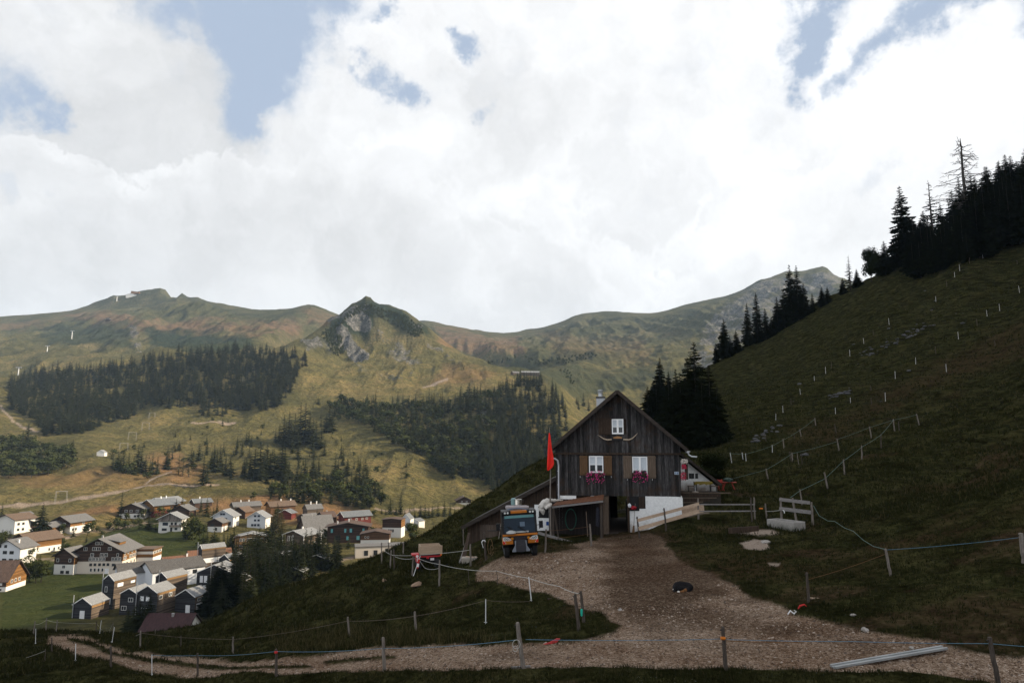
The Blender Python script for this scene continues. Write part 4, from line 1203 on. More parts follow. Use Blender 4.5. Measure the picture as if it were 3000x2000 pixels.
def mass(name, items, libs, label, cat):
    """the countless rest of a forest as one object"""
    Vs, Fm = [], []
    for i, (kind, p, H, zone, wd) in enumerate(items):
        me = libs[i % len(libs)]
        n = len(me.vertices)
        v = np.empty(n * 3, np.float32); me.vertices.foreach_get('co', v); v = v.reshape(-1, 3)
        fm = np.empty(len(me.polygons), np.int32); me.polygons.foreach_get('material_index', fm)
        a = rnd.uniform(0, 6.28); c, s_ = math.cos(a), math.sin(a)
        w_ = H * wd
        Vs.append(np.stack([(v[:, 0] * c - v[:, 1] * s_) * w_ + p.x, (v[:, 0] * s_ + v[:, 1] * c) * w_ + p.y, v[:, 2] * H + p.z], 1))
        Fm.append(fm)
    me = tri_mesh(name, np.concatenate(Vs), list(libs[0].materials), np.concatenate(Fm))
    o = bpy.data.objects.new(name, me)
    link(tag(o, label, cat, None, 'stuff'))
for kinds, libs, nm, lab, keep in ((('spr', 'Rnear', 'Rsparse'), FAR_SPR, 'spruce_forest', 'mass of dark spruces filling the forests on the ridge and the steep slope', 298),
                                   (('leaf', 'Rleaf'), FAR_LEAF, 'broadleaf_wood', 'mass of leafy trees filling the wood on the steep slope', 298),
                                   (('bush',), FAR_LEAF, 'pine_scrub', 'mass of mountain pine scrub on the far slopes', 285),
                                   (('larch',), FAR_LARCH, '', '', 999)):
    L = sorted([t for t in TREES if t[0] in kinds], key=lambda t: -(t[2] / t[1].y + (9 if t[4 - 1] not in ('shoulder',) and t[0][0] == 'R' else 0)))
    for i, t in enumerate(L[:keep]): instance(*t, i)
    if len(L) > keep: mass(nm, L[keep:], libs, lab, 'forest')
print('trees', len(TREES), {k: sum(t[0] == k for t in TREES) for k in ('spr', 'leaf', 'bush', 'larch', 'Rnear')})
# the dead spruce on the right ridge
p = hit(2840, 690, 60, 330) or hit(2840, 720, 60, 330) or hit(2840, 760, 60, 330)
a, c, s_ = ray(2835, 406)
Hd = p.y * s_ / c + CAMZ - p.z
t = thing('dead_tree', p, .6, 'bare dead spruce with naked branches against the sky on the right ridge', 'tree')
t.scale = (Hd, Hd, Hd)
dead_tree_mesh().build('trunk', M_DEAD, t)
# ---------------------------------------------------------------- village houses
W_DARK = wood('wood_dark_brown', (.030, .017, .012), (.075, .042, .028), 1, 'x', board=.22)
W_ORANGE = wood('wood_orange', (.125, .060, .018), (.23, .112, .036), 1, 'x', board=.22)
W_BROWN = wood('wood_brown', (.07, .035, .018), (.15, .08, .04), 1, 'x', board=.22)
W_GREY = wood('wood_weathered_grey', (.12, .10, .085), (.26, .22, .19), 1, 'z', board=.2)
W_SLATE = wood('wood_slate_grey', (.018, .019, .022), (.040, .041, .045), 1, 'x', board=.25)
W_MID = wood('wood_greybrown', (.060, .045, .034), (.135, .105, .080), 1, 'x', board=.25)
W_RED = wood('wood_red', (.075, .016, .013), (.15, .030, .022), 1, 'x', board=.22)
W_WARMST = wood('wood_fresh', (.15, .085, .035), (.27, .165, .075), 1, 'x', board=.22)
P_WHITE = plaster('plaster_white', (.66, .64, .60), amt=.2)
P_BLUE = plaster('plaster_bluish', (.58, .60, .63), amt=.2)
P_CREAM = plaster('plaster_cream', (.60, .53, .45), amt=.3)
P_GREY = plaster('plaster_grey', (.30, .29, .28), amt=.3)
R_GREY = tiles('roof_grey_slate', (.098, .096, .095), (.15, .147, .145))
R_LIGHT = tiles('roof_pale_grey', (.165, .17, .175), (.225, .23, .235))
R_DARK = tiles('roof_dark', (.055, .052, .05), (.10, .095, .09))
R_BROWN = tiles('roof_brown_tile', (.09, .060, .042), (.14, .098, .070))
R_ORANGE = tiles('roof_orange_tile', (.11, .050, .028), (.19, .095, .055))
R_DKBR = tiles('roof_dark_brown', (.050, .032, .025), (.10, .065, .050))
R_BURG = tiles('roof_burgundy', (.030, .014, .015), (.055, .025, .025))
R_BLUE = tiles('roof_bluegrey', (.10, .11, .12), (.155, .165, .175))
TRIM = plain('trim_white', (.68, .67, .64), .6, .1)
TRIM_D = plain('trim_dark', (.035, .03, .027), .7, .3)
GLASS = glassy('window_glass', (.030, .036, .042))
SHUTB = plain('shutter_blue', (.05, .08, .16), .7, .15)
CONC = plaster('concrete', (.34, .32, .29), amt=.5)
METAL = plain('zinc', (.42, .43, .45), .45, .15, 4, .7)
METALW = plain('metal_white', (.65, .65, .65), .5, .1)

def house(X, Yb, w_, l_, hw, rise, turn, label, mats, cat='house', group=None, split=0.0, over=.8, win=(), side=(), chim=None, dmin=110, sink=1.2, name='chalet', base=None, shed_roof=False, balc=None, D=None, door=None, vert=False, roof_t=.22, smid=None):
    """gabled house. X,Yb: pixel of the foot of the gable's centre. turn: degrees the gable is turned away to the left
    (right flank shows) or, negative, to the right. mats = (lower wall, gable wood, flank wood, roof)"""
    p = hit(X, Yb, dmin) if D is None else at_depth(X, D, Yb)
    if p is None: p = hit(X, Yb + 12, dmin)
    az = math.atan2(p.x, p.y)
    rz = -az - R(turn)
    t = thing(name, (p.x, p.y, p.z), rz, label, cat, group)
    ml, mg, mf, mr = mats
    hx = w_ / 2
    # lower storey
    b0 = split if split else 0
    if split:
        m = MB(); m.box(-hx, hx, 0, l_, -sink - 2.5, split); m.build('lower_wall', ml, t)
    # upper storey with gables; weathering, sun and shade put into gable and flank colours
    if shed_roof:
        prof = [(-hx, b0), (hx, b0), (hx, hw), (-hx, hw + rise)]
    else:
        prof = [(-hx, b0), (hx, b0), (hx, hw), (0, hw + rise), (-hx, hw)]
    if not split: prof = [(x, z if i > 1 else -sink - 2.5) for i, (x, z) in enumerate(prof)]
    e = .06 if split else 0
    m = MB()
    m.prism([(x * (1 + e / hx), z) for x, z in prof], -e, l_ + e, 'y')
    for i, f in enumerate(m.f):
        n = len(prof)
        m.m[i] = 1 if i == 3 or i == 2 + n - 1 else 0
    m.build('wall', [mg, mf], t)
    # roof: two slabs with overhang
    ov = over
    sl = rise / hx
    def slab(x0, z0, x1, z1):
        L = math.hypot(x1 - x0, z1 - z0); nx, nz = -(z1 - z0) / L * roof_t, (x1 - x0) / L * roof_t
        if nz < 0: nx, nz = -nx, -nz
        return [(x0, z0), (x1, z1), (x1 + nx, z1 + nz), (x0 + nx, z0 + nz)]
    m = MB()
    if shed_roof:
        s1 = rise / w_
        m.prism(slab(-hx - ov, hw + rise + ov * s1 + .03, hx + ov, hw - ov * s1 + .03), -ov, l_ + ov, 'y')
        m.build('roof', mr, t)
    else:
        zt = hw + rise + .03
        m.prism([(-hx - ov, hw - ov * sl + .03), (0, zt), (hx + ov, hw - ov * sl + .03), (hx + ov + .0, hw - ov * sl + .03 + roof_t * 1.1), (0, zt + roof_t * 1.15), (-hx - ov, hw - ov * sl + .03 + roof_t * 1.1)], -ov, l_ + ov, 'y')
        rf = m.build('roof', mr, t)
        # barge boards on the front gable
        m = MB()
        for sx in (-1, 1):
            m.bar((sx * (hx + ov), -ov - .06, hw - ov * sl + .12), (0, -ov - .06, zt + .12), 0, sq=(.08, .26))
        m.build('barge_board', TRIM if mr in (R_LIGHT, R_BLUE) else TRIM_D, t)
        if chim:
            for cx_, cyf, ch in chim:
                m = MB()
                zz = hw + rise * (1 - abs(cx_))
                m.box(cx_ * hx - .3, cx_ * hx + .3, l_ * cyf - .3, l_ * cyf + .3, zz - .4, zz + ch)
                m.box(cx_ * hx - .38, cx_ * hx + .38, l_ * cyf - .38, l_ * cyf + .38, zz + ch, zz + ch + .12)
                c = m.build('chimney', TRIM if ch > 1.0 else P_GREY, rf)
    def windows(lst, flank):
        for spec in lst:
            x, z, ww, wh = spec[:4]
            st = spec[4] if len(spec) > 4 else 'w'
            m = MB()
            fr = {'w': TRIM, 'b': SHUTB, 'd': TRIM_D, 'g': METALW}[st]
            q = .10
            yo = -.05 - e
            def bx(x0, x1, y0, y1, z0, z1):
                if flank == 0: m.box(x0, x1, y0, y1, z0, z1)
                elif flank == 1: m.box(hx - y1, hx - y0, x0, x1, z0, z1)
                else: m.box(-hx + y0, -hx + y1, l_ - x1, l_ - x0, z0, z1)
            if st == 'g':          # closed pale roller shutter
                m.cur = 0; bx(x - ww / 2, x + ww / 2, yo - .03, .0, z, z + wh)
            else:
                m.cur = 0
                bx(x - ww / 2 - q, x - ww / 2, yo - .03, .02, z - q, z + wh + q); bx(x + ww / 2, x + ww / 2 + q, yo - .03, .02, z - q, z + wh + q)
                bx(x - ww / 2, x + ww / 2, yo - .03, .02, z + wh, z + wh + q); bx(x - ww / 2, x + ww / 2, yo - .03, .02, z - q, z)
                if ww > .9: bx(x - .04, x + .04, yo - .02, .02, z, z + wh)
                m.cur = 1; bx(x - ww / 2, x + ww / 2, yo, .01, z, z + wh)
            m.build('window', [fr, GLASS], t)
    windows(win, 0)
    windows(side, 1 if turn >= 0 else 2)
    if door:
        for x, ww, wh in door:
            m = MB(); m.box(x - ww / 2, x + ww / 2, -.12 - e, .02, -.1, wh); m.build('door', METALW if len(mats) < 5 else mats[4], t)
    if balc:
        for z, x0, x1, dd in balc:
            m = MB(); m.box(x0, x1, -dd, 0, z - .15, z)
            m.box(x0, x1, -dd - .05, -dd, z + .15, z + 1.0)
            n = max(2, int((x1 - x0) / 2.5))
            for k in range(n + 1):
                xx = x0 + (x1 - x0) * k / n
                m.box(xx - .06, xx + .06, -dd - .03, -dd + .05, z, z + 1.05)
            m.build('balcony', mg if mg is not P_WHITE else W_BROWN, t)
    return t
def grid(xs, z, w_, h, st='w'): return [(x, z, w_, h, st) for x in xs]

WD, PW, PB = W_DARK, P_WHITE, P_BLUE
# the big chalet of the village, sunlit side painted orange, shaded gable brown
bt = house(284, 1680, 20.5, 15.5, 9.4, 5.2, 27, 'largest chalet of the village, dark brown gable, white lower floors and orange right flank', (P_CREAM, WD, W_ORANGE, R_GREY),
      split=5.2, over=1.4, dmin=150, sink=1,
      win=grid([-.9, .9], 12.2, 1.3, 1.1) + grid([-5.6, 4.6], 9.8, 1.3, 1.2) + grid([-1.9, -.2], 9.8, 1.5, 1.2) + grid([-2.6, 1.4, 3.2], 7.2, 1.2, 1.3) + grid([8.1], 7.2, .7, 1.2) + grid([-3.2, -1.8, -.4, 1.0, 2.4], 5.5, 1.0, 1.25) + grid([6.2, 7.6, 9.0], 5.5, .95, 1.25)
          + grid([-2.9, -1.1, .8, 2.6, 4.3], 3.4, .9, .9, 'd') + grid([6.6, 8.6], 3.2, 1.1, .9, 'd') + grid([-2.6, -1.0, .6, 2.2], 1.0, .8, 1.3, 'w') + grid([8.8], .6, .8, .5, 'd'),
      side=grid([1.5, 4.5, 8, 11.5], 7.6, 1.0, 1.1) + grid([1.2, 2.6, 6.2, 7.7, 9.2, 10.7, 12.2, 13.7], 5.7, .95, 1.2) + grid([1.5, 4, 7.5, 10.5, 13.3], 3.2, .9, 1.1, 'w') + grid([1.5, 4, 10, 13], .9, 1.0, 1.2, 'd'),
      chim=[(0, .15, 1.0)], door=[(4.0, 1.6, 2.2)])
m = MB(); m.prism([(2.2, 12.7), (6.8, 12.7), (6.8, 11.7), (6.8, 10.9), (2.2, 12.2)], 3.5, 9.0, 'y'); m.build('dormer', W_ORANGE, bt)
m = MB(); m.prism([(1.2, 13.9), (7.4, 12.55), (7.4, 12.8), (1.2, 14.15)], 3.0, 9.6, 'y'); m.build('dormer_roof', R_GREY, bt)
m = MB(); m.box(10.3, 17.5, 12.5, 21.0, -3, 4.6); m.build('wing_wall', P_WHITE, bt)
m = MB(); m.box(10.3, 17.55, 12.4, 21.1, 4.6, 6.0); m.box(10.3, 17.55, 12.4, 21.1, 7.2, 8.0); m.build('wing_boarding', W_ORANGE, bt)
m = MB(); m.box(10.3, 17.5, 12.5, 21.0, 6.0, 7.2); m.build('window_band', P_WHITE, bt)
m = MB(); m.box(9.8, 18.1, 12.0, 21.5, 8.0, 8.3); m.build('wing_roof', R_BROWN, bt)
for k in range(5):
    m = MB(); m.box(17.5, 17.6, 13.0 + k * 1.6, 13.9 + k * 1.6, 6.15, 7.1); m.build('window', GLASS, bt)
for k in range(3):
    m = MB(); m.box(11.2 + k * 2.1, 12.4 + k * 2.1, 12.38, 12.5, 1.2, 2.6); m.build('window', GLASS, bt)
house(185, 1682, 9.0, 8.5, 7.8, 2.9, 38, 'smaller dark brown annex house with white base touching the left of the biggest chalet', (P_WHITE, WD, W_ORANGE, R_GREY), split=4.2, over=1.0, dmin=150,
      win=grid([-3, 2.6], 5.3, .9, 1.2) + grid([0], 2.6, 1.2, 1.2, 'w') + grid([-.6, 1.9], .5, 1.3, 1.0, 'd'), side=grid([5.4, 6.6], 5.0, .8, 1.2) + grid([3, 5, 7], 2.3, .7, 1.0) + grid([3, 5, 7], .3, .7, 1.0))
house(18, 1652, 13, 9.5, 7.4, 3.4, 42, 'big white three storey house with grey roof and black square windows at the left edge', (PB, PB, P_WHITE, R_GREY), over=1.0, dmin=150,
      win=grid([2.2, -1.2], 4.6, 1.9, 1.25, 'd') + grid([2.2, -1.2], 1.2, 1.9, 1.25, 'd') + grid([-1.1, -4], 7.4, 1.2, 1.1, 'd'), chim=[(.5, .25, 1.6)], sink=3)
house(58, 1622, 13, 16, 6.6, 3.0, 58, 'brown roofed house with orange boarded end wall behind the big white house at the left', (P_WHITE, W_BROWN, W_ORANGE, R_BROWN), split=3.0, over=1.2, dmin=150,
      side=grid([10, 12.5, 14.8], .6, .8, 1.3, 'w'), win=(), chim=[(-.6, .5, 1.0)])
house(46, 1722, 13, 20, 4.3, 6.0, -62, 'dark roofed house with orange gable end and white base at the lower left edge', (P_WHITE, W_ORANGE, W_DARK, R_DKBR), split=1.8, over=.9, dmin=150,
      win=grid([-3.2, -.8, 1.8], 2.7, 1.2, 1.1), side=grid([17.6, 14.6, 11.8], 2.4, 1.9, 1.2, 'g') + grid([17.8], .6, 1.2, .5, 'd'), chim=[(-.3, .7, .9)])
house(14, 1562, 15, 12, 8.2, 2.6, 55, 'white house with low brown roof at the left edge under the hillside path', (PW, PW, PW, R_BROWN), over=1.3, dmin=200, side=grid([2.2, 5], 4.8, 1.2, 1.2, 'd') + grid([2.2, 5], 1.6, 1.2, 1.2, 'd'))
house(66, 1558, 11.5, 9, 5.2, 3.4, 12, 'dark timber barn house with a white strip of wall beside the broad tall spruce', (PW, WD, W_BROWN, R_GREY), split=2.2, over=1.3, dmin=200, win=grid([-2], .7, 1.4, 1.0, 'w') + grid([2.6], .6, 1.4, 1.2, 'd'), chim=[(.5, .4, 1.3)])
house(56, 1525, 7, 6, 4.0, 1.2, 60, 'tiny orange hut with grey roof on the meadow behind the dark timber barn house', (PW, W_ORANGE, W_ORANGE, R_GREY), over=.6, dmin=300, side=grid([3], 1.5, 1.0, 1.0, 'd'))
house(178, 1557, 13.5, 15, 6.0, 3.0, 48, 'brown chalet with wide grey roof and orange upper flank beside the country lane', (PW, WD, W_ORANGE, R_GREY), split=3.2, over=1.5, dmin=200,
      win=grid([-.5, 2.4], 3.9, 1.5, 1.3) + grid([-.5, 1.2], .6, 1.2, 1.8, 'd'), side=grid([2, 4], .8, 1.0, 1.2, 'd') + grid([9], 3.9, 1.5, 1.0, 'w'), balc=[(3.2, -6.5, 6.5, 1.2)])
house(152, 1593, 5, 22, 2.6, .9, -58, 'long low shed of grey vertical boards with an orange roof edge in the meadow', (CONC, W_GREY, W_GREY, R_ORANGE), over=.3, dmin=200, cat='shed', name='long_shed', shed_roof=True)
house(130, 1566, 9, 9, 4.6, 2.2, 40, 'half hidden house with grey roof and orange wall behind the broad tall spruce', (PW, W_ORANGE, W_ORANGE, R_GREY), over=1.0, dmin=200, split=1.6)
house(384, 1518, 16, 14, 6.4, 3.2, 25, 'dark chalet with three white windows in a row at the upper village edge', (PW, WD, WD, R_GREY), split=3.2, over=1.3, dmin=250,
      win=grid([-3.6, -.4, 3.8], 4.3, 1.7, 1.3) + grid([-3.2], .9, 1.8, 1.4, 'd') + grid([2.5, 4.5], .9, 1.4, 1.2, 'd'), side=grid([4], 4, 1, 1), chim=[(0, .3, 1.0)])
house(433, 1512, 15, 17, 8.0, 3.2, 60, 'orange and red chalet with grey roof right behind the dark chalet of three white windows', (W_RED, W_ORANGE, W_ORANGE, R_BLUE), split=3.8, over=1.6, dmin=250, side=grid([12, 14.5], 5, 1.2, 1.2, 'd'), balc=[(4, -6, 6, 1.2)], chim=[(0, .5, 1.6)])
house(456, 1500, 15, 16, 7.2, 2.6, 52, 'pale roofed chalet rising just behind the orange and red chalet', (W_RED, WD, W_ORANGE, R_LIGHT), over=1.5, dmin=250, chim=[(.2, .4, 1.6)])
house(497, 1556, 13.2, 7.5, 7.6, 3.2, 22, 'white chalet with brown gable and two long balconies standing in the green meadow', (PW, W_GREY, PW, R_LIGHT), split=6.2, over=1.3, dmin=200,
      win=grid([-3.8, -2.8, -1.8], 3.6, .9, 1.5, 'b') + grid([1.0, 3.2], 3.6, 1.1, 1.6, 'd') + grid([-3.2], .6, 2.6, 1.2, 'd') + grid([.8], .2, 1, 2.0, 'd') + grid([3.6], .9, 1.4, 1.1, 'd'), side=grid([2.5, 5], 3.6, 1, 1.2, 'd'), balc=[(2.9, 0, 6.6, 1.2), (6.1, -6.6, 6.6, 1.1)])
house(527, 1516, 12, 9, 5, 3, 28, 'dark brown chalet with grey roof directly behind the white chalet in the meadow', (PW, WD, WD, R_GREY), over=1.2, dmin=250, chim=[(.2, .4, 1.0)])
house(478, 1672, 9, 26, 3.9, 1.9, 83, 'long brown wooden house with orange tiled roof and white wall panels', (PW, W_BROWN, W_BROWN, R_ORANGE), split=1.6, over=.9, dmin=150, side=grid([8.5, 19.5], 1.2, 2.4, 2.6, 'g') + grid([4, 12, 23], 2.2, 1.5, 1.0, 'd'), balc=None, chim=[(.2, .35, 1.2)])
house(552, 1660, 9, 17, 4.9, 2.0, 83, 'shorter brown wooden house with orange tiled roof at the right end of the long one', (PW, W_BROWN, W_BROWN, R_ORANGE), split=1.6, over=.9, dmin=150, side=grid([3.6, 14.8], .4, 1.8, 3.0, 'g') + grid([7.5, 10.5], 2.7, 1.5, 1.0, 'd'), chim=[(.1, .5, 1.0)])
house(340, 1722, 12, 17, 6.2, 2.8, 82, 'white house with black hipped slate roof, left wing behind the slate cabins', (PB, PB, PB, R_DARK), over=.7, dmin=150, side=grid([5, 10, 14], 3.6, 1.3, 1.2, 'd'))
house(425, 1722, 13, 20, 6.8, 2.8, 70, 'white house with black slate roof, right wing behind the slate cabins', (PB, PB, PB, R_DARK), over=.7, dmin=150, side=grid([4, 10.5, 16], 4.3, 1.5, 1.3, 'd') + grid([10, 12.5], .8, 1.4, 1.8, 'd'))
# slate cabins
SL = (P_GREY, W_SLATE, W_MID, R_LIGHT)
CG = 'slate grey cabins with pale roofs on the lower meadow'
def cabin(X, Yb, w_, l_, hw, rise, turn, label, win=(), side=(), pipe=None, door=None, D=None, **k):
    t = house(X, Yb, w_, l_, hw, rise, turn, label, SL, cat='cabin', group=CG, win=win, side=side, door=door, over=.12, dmin=130, name='slate_cabin', roof_t=.16, D=D, **k)
    m = MB(); m.box(w_ / 2, w_ / 2 + .03, .1, l_ - .1, hw - .75, hw - .02); m.build('eaves_board', W_WARMST, t)
    if pipe is not None:
        m = MB(); m.bar((pipe, -.35, .2), (pipe, -.35, hw + rise + 1.0), .13, n=8); m.build('flue_pipe', METAL, t)
    return t
cabin(238, 1811, 6.6, 8.2, 4.1, 2.1, 38, 'smallest slate cabin with one white door, lowest and furthest left', door=[(.2, 1.6, 2.4)], pipe=-2.9)
cabin(312, 1783, 4.8, 9.5, 9.2, 1.9, 45, 'tall narrow slate cabin with a flue pipe on its left corner', win=grid([-.8], 5.6, .8, 1.6, 'w') + grid([-1.2, .9], 1.6, .9, 2.0, 'g'), side=grid([2.6], 7.0, 2.4, 1.2, 'g') + grid([8.0], 7.2, 1.8, .8, 'g'), pipe=-2.1)
cabin(373, 1800, 6, 8, 6.6, 1.6, 35, 'slate cabin in front of the tall narrow one, left half of a pair', win=grid([.8], 4.2, 1.5, 1.1, 'w') + grid([-1.4], 1.5, 1.6, 1.2, 'w'))
cabin(428, 1803, 7.5, 8.5, 7.2, 2.1, 40, 'slate cabin with bright pale roof and two small flank windows, right half of a pair', win=grid([-2, .2], 4.6, 1.3, 1.4, 'g') + grid([-1], 1.5, 1.6, 1.2, 'w'), side=grid([1.5, 6.0], 5.2, 1.3, 1.0, 'w'), pipe=-3.9)
cabin(468, 1762, 5.4, 9, 8.2, 1.7, 48, 'slate cabin with a wide boarded brown flank above the pair', win=grid([-.6], 4.4, 1.2, 1.6, 'g'), pipe=-.6)
cabin(502, 1695, 5.6, 10, 5.0, 1.8, 55, 'slate cabin with a small glass roofed porch on its right side', side=grid([2.5], 3.0, 3.4, 1.0, 'g') + grid([6.5], 1.4, 2.0, 2.2, 'w'))
t = cabin(583, 1672, 4.0, 10.5, 9.5, 1.6, 68, 'tall slate cabin standing on stilts with white lower flank, behind the row', side=grid([5], 3.4, 8.6, 2.0, 'g'), pipe=-1.9)
cabin(655, 1680, 6.2, 8.5, 6.0, 1.9, 48, 'slate cabin with one lit white window beside the dark grove', win=grid([1.0], 3.4, 1.1, .9, 'g') + grid([-.8], .9, .7, 1.0, 'g'), side=grid([6.5], 3.0, .9, 1.6, 'g'))
cabin(622, 1762, 12.2, 9, 10.0, 2.6, 25, 'widest black slate house with four pairs of white shutters and a flue pipe', win=grid([-4.4, -2.9], 6.6, 1.1, 2.3, 'g') + grid([-4.5, -3.1], 4.1, 1.1, 1.5, 'g') + grid([.8, 3.2], 7.0, 2.0, 1.4, 'g') + grid([3.0, .6], 3.2, 2.1, 2.6, 'g'), pipe=-1.0, split=1.8)
cabin(540, 1795, 7.6, 7.5, 5.2, 2.2, 38, 'slate cabin with white door and a little terrace roof, lowest right', door=[(1.2, 1.6, 2.6)], side=grid([2.4], .4, 3.4, 2.6, 'g') + grid([2.0, 3.8], 3.8, 1.3, .9, 'w'))
cabin(690, 1762, 6, 7, 7.0, 1.8, 20, 'slate cabin half hidden by the dark grove right of the widest black one', win=grid([-.5], 4.0, 1.2, 1.2, 'g'))
house(566, 1858, 11, 13, 1.6, 4.2, -66, 'low house with dark burgundy roof and small white chimney right below the slate cabins', (P_WHITE, P_WHITE, P_WHITE, R_BURG), over=.6, dmin=105, chim=[(-.15, .45, .9)], win=grid([2], .2, 1.2, 1.2))
# two white chalets and neighbours
TW = 'pair of white chalets with blue windows'
house(652, 1543, 12.5, 9.5, 6.6, 3.6, 22, 'left of the two white chalets with blue windows', (PW, PB, PW, R_LIGHT), group=TW, over=1.1, dmin=200, win=grid([-1.2, .4], 7.2, 1.3, 1.0, 'b') + grid([-1.8, 0, 1.8], 4.4, 1.4, 1.0, 'b') + grid([-1.8, 0, 1.4], 1.3, 1.3, 1.0, 'b') + grid([4.2], 1.0, 1.4, 2.2, 'b'), side=grid([4], 4.4, 1, 1, 'd'))
house(750, 1546, 11.5, 9, 6.6, 3.4, 20, 'right of the two white chalets with blue windows', (PW, PB, PW, R_LIGHT), group=TW, over=1.0, dmin=200, win=grid([-.9, 1.4], 6.8, 1.3, 1.0, 'b') + grid([-.8, 1.4], 4.2, 1.2, 1.0, 'b') + grid([-2.4, -.6, 1.4], 1.2, 1.3, 1.2, 'b'))
house(628, 1558, 9, 7.5, 5.6, 2.2, 28, 'small brown and white house in front of the left white chalet', (PW, WD, W_BROWN, R_GREY), split=3.2, over=.9, dmin=180, win=grid([-1.5], 3.6, 2, 1, 'd') + grid([1], 1, 1, 1.5, 'd'))
house(563, 1490, 9, 12, 4.6, 2.2, 70, 'pale roofed dark house at the dry meadow, left of the long grey one', (PW, W_DARK, W_DARK, R_BLUE), over=.8, dmin=300, chim=[(0, .4, 1.4)])
house(680, 1502, 9, 18, 4.6, 2.4, 75, 'long grey wooden house with two flues at the foot of the dry meadow', (PW, W_MID, W_MID, R_GREY), over=.8, dmin=300, chim=[(0, .3, 1.2), (0, .6, 1.2)])
house(700, 1516, 9, 9, 4.0, 2.6, 35, 'brown house between the long grey house and the white chalets', (PW, W_DARK, W_BROWN, R_BROWN), over=.9, dmin=250)
house(785, 1503, 10, 17, 5.0, 2.6, 70, 'orange and brown chalet with brown roof at the foot of the dry meadow', (PW, W_ORANGE, W_BROWN, R_BROWN), over=1.0, dmin=300, side=grid([4, 8, 12], 2, 1.1, 1.0, 'd'), chim=[(0, .5, 1.3), (0, .9, 1.2)])
house(893, 1510, 8, 11, 4.4, 2.8, 68, 'grey barn with two white flues at the edge of the dry meadow', (PW, W_MID, W_MID, R_GREY), over=.4, dmin=300, chim=[(0, .35, 1.8), (0, .72, 1.8)], cat='barn')
house(885, 1533, 10, 10, 3.2, 2.6, 50, 'dark chalet with dull grey roof in front of the grey barn', (PW, W_DARK, W_DARK, R_GREY), over=.8, dmin=250)
house(938, 1536, 10, 9, 4.8, 3.0, 58, 'dark chalet with brown roof left of the red house', (PW, W_DARK, W_BROWN, R_DKBR), over=.9, dmin=250, chim=[(0, .5, .8)])
house(1000, 1534, 10.5, 18, 5.0, 2.6, 68, 'red wooden house with blue grey roof', (P_GREY, W_RED, W_RED, R_BLUE), over=1.0, dmin=300, side=grid([4, 8, 12, 15], 2.4, 1.2, 1.1, 'w'), balc=[(2.2, -4.8, 4.8, 1.1)])
house(835, 1520, 9, 6, 4, 2, 30, 'small red and blue roofed house beside the tall brown larches', (P_GREY, W_RED, W_RED, R_BLUE), over=.8, dmin=300)
# balcony house: low hipped roof, two rows of balconies facing the camera
t = house(732, 1610, 15, 9, 6.6, 1.6, 6, 'flat roofed pale house with two rows of balconies full of white curtains', (P_CREAM, W_WARMST, P_CREAM, R_LIGHT), split=.1, over=.5, dmin=180,
      win=grid([-4.6, -3.2, -1.2, .2, 2.2, 3.6, 5.6], 3.9, 1.0, 1.9) + grid([-4.6, -3.2, -1.2, .2, 2.2, 3.6, 5.6], .6, 1.0, 1.9), balc=[(3.4, -6.2, 7.4, 1.4), (.2, -6.2, 7.4, 1.4)])
m = MB()
for x in (-7.3, -5.2): m.box(x - .2, x + .2, -2.2, -1.8, -2, 7.0)
m.box(-7.6, -4.8, -2.4, .2, 7.0, 7.3); m.build('corner_frame', W_DARK, t)
t = house(862, 1606, 12, 12, 7.2, 2.0, 40, 'pale pavilion house with low pyramid roof and white corner posts', (P_CREAM, W_MID, W_MID, R_LIGHT), over=1.6, dmin=180, win=grid([-4, -2.6], 3.8, 1.1, 2.4), side=grid([3, 6], 3.5, 1.2, 2.6, 'd') + grid([9], .4, 1.4, 2.2), chim=[(0, .5, 1.2)])
m = MB()
for x, y in ((-6.9, -1.2), (6.9, -1.2), (6.9, 13), (0, -1.4)): m.box(x - .12, x + .12, y - .12, y + .12, -1.5, 7.2)
m.build('corner_post', METALW, t)
house(882, 1575, 22, 17, 1.0, 11.0, 72, 'house with a huge steep grey brown roof reaching almost to the ground', (P_GREY, W_DARK, W_MID, R_GREY), over=.6, dmin=180, chim=[(0, .35, 1.0)])
# modern dark house and neighbours
t = house(1018, 1590, 22, 12, 8.8, 2.0, 6, 'modern dark wooden house with turquoise curtained windows', (P_GREY, W_DARK, W_DARK, R_DKBR), over=1.4, dmin=180, name='modern_house',
      win=grid([-8.4], 5.6, 2.2, 2.0, 'd') + grid([-1.4], 5.6, 1.2, 2.0, 'd') + grid([2.0], 5.6, 2.4, 2.0, 'd') + grid([8.4], 5.6, 1.4, 2.0, 'd') + grid([.2], 1.6, 2.0, 2.4, 'd') + grid([6.2], 1.6, 2.6, 2.4, 'd') + grid([-5.4], 1.6, 3.0, 2.6, 'd'), chim=[(.0, .3, 1.6), (-.55, .3, 1.6)])
for x, z, ww in ((-8.6, 5.7, 1.1), (-1.4, 5.7, 1.0), (1.6, 5.7, 1.2), (8.4, 5.7, 1.1), (.0, 1.7, 1.3), (5.6, 1.7, 1.6), (7.9, 1.7, .9)):
    m = MB(); m.box(x - ww / 2, x + ww / 2, -.16, -.10, z, z + 2.0); m.build('curtain', plain('curtain_turquoise', (.12, .34, .36), .8, .2), t)
t = house(1040, 1630, 10, 25, 5.2, .3, 88, 'low cream coloured flat roofed building with dark doors in front of the modern dark house', (P_CREAM, P_CREAM, P_CREAM, R_GREY), over=.3, dmin=180, name='flat_building', sink=3,
      side=grid([5, 9.5], 1.2, 1.7, 2.2, 'd') + grid([15], 1.4, 1.5, 2.6, 'd') + grid([19], 1.2, 3.6, 2.4, 'd'))
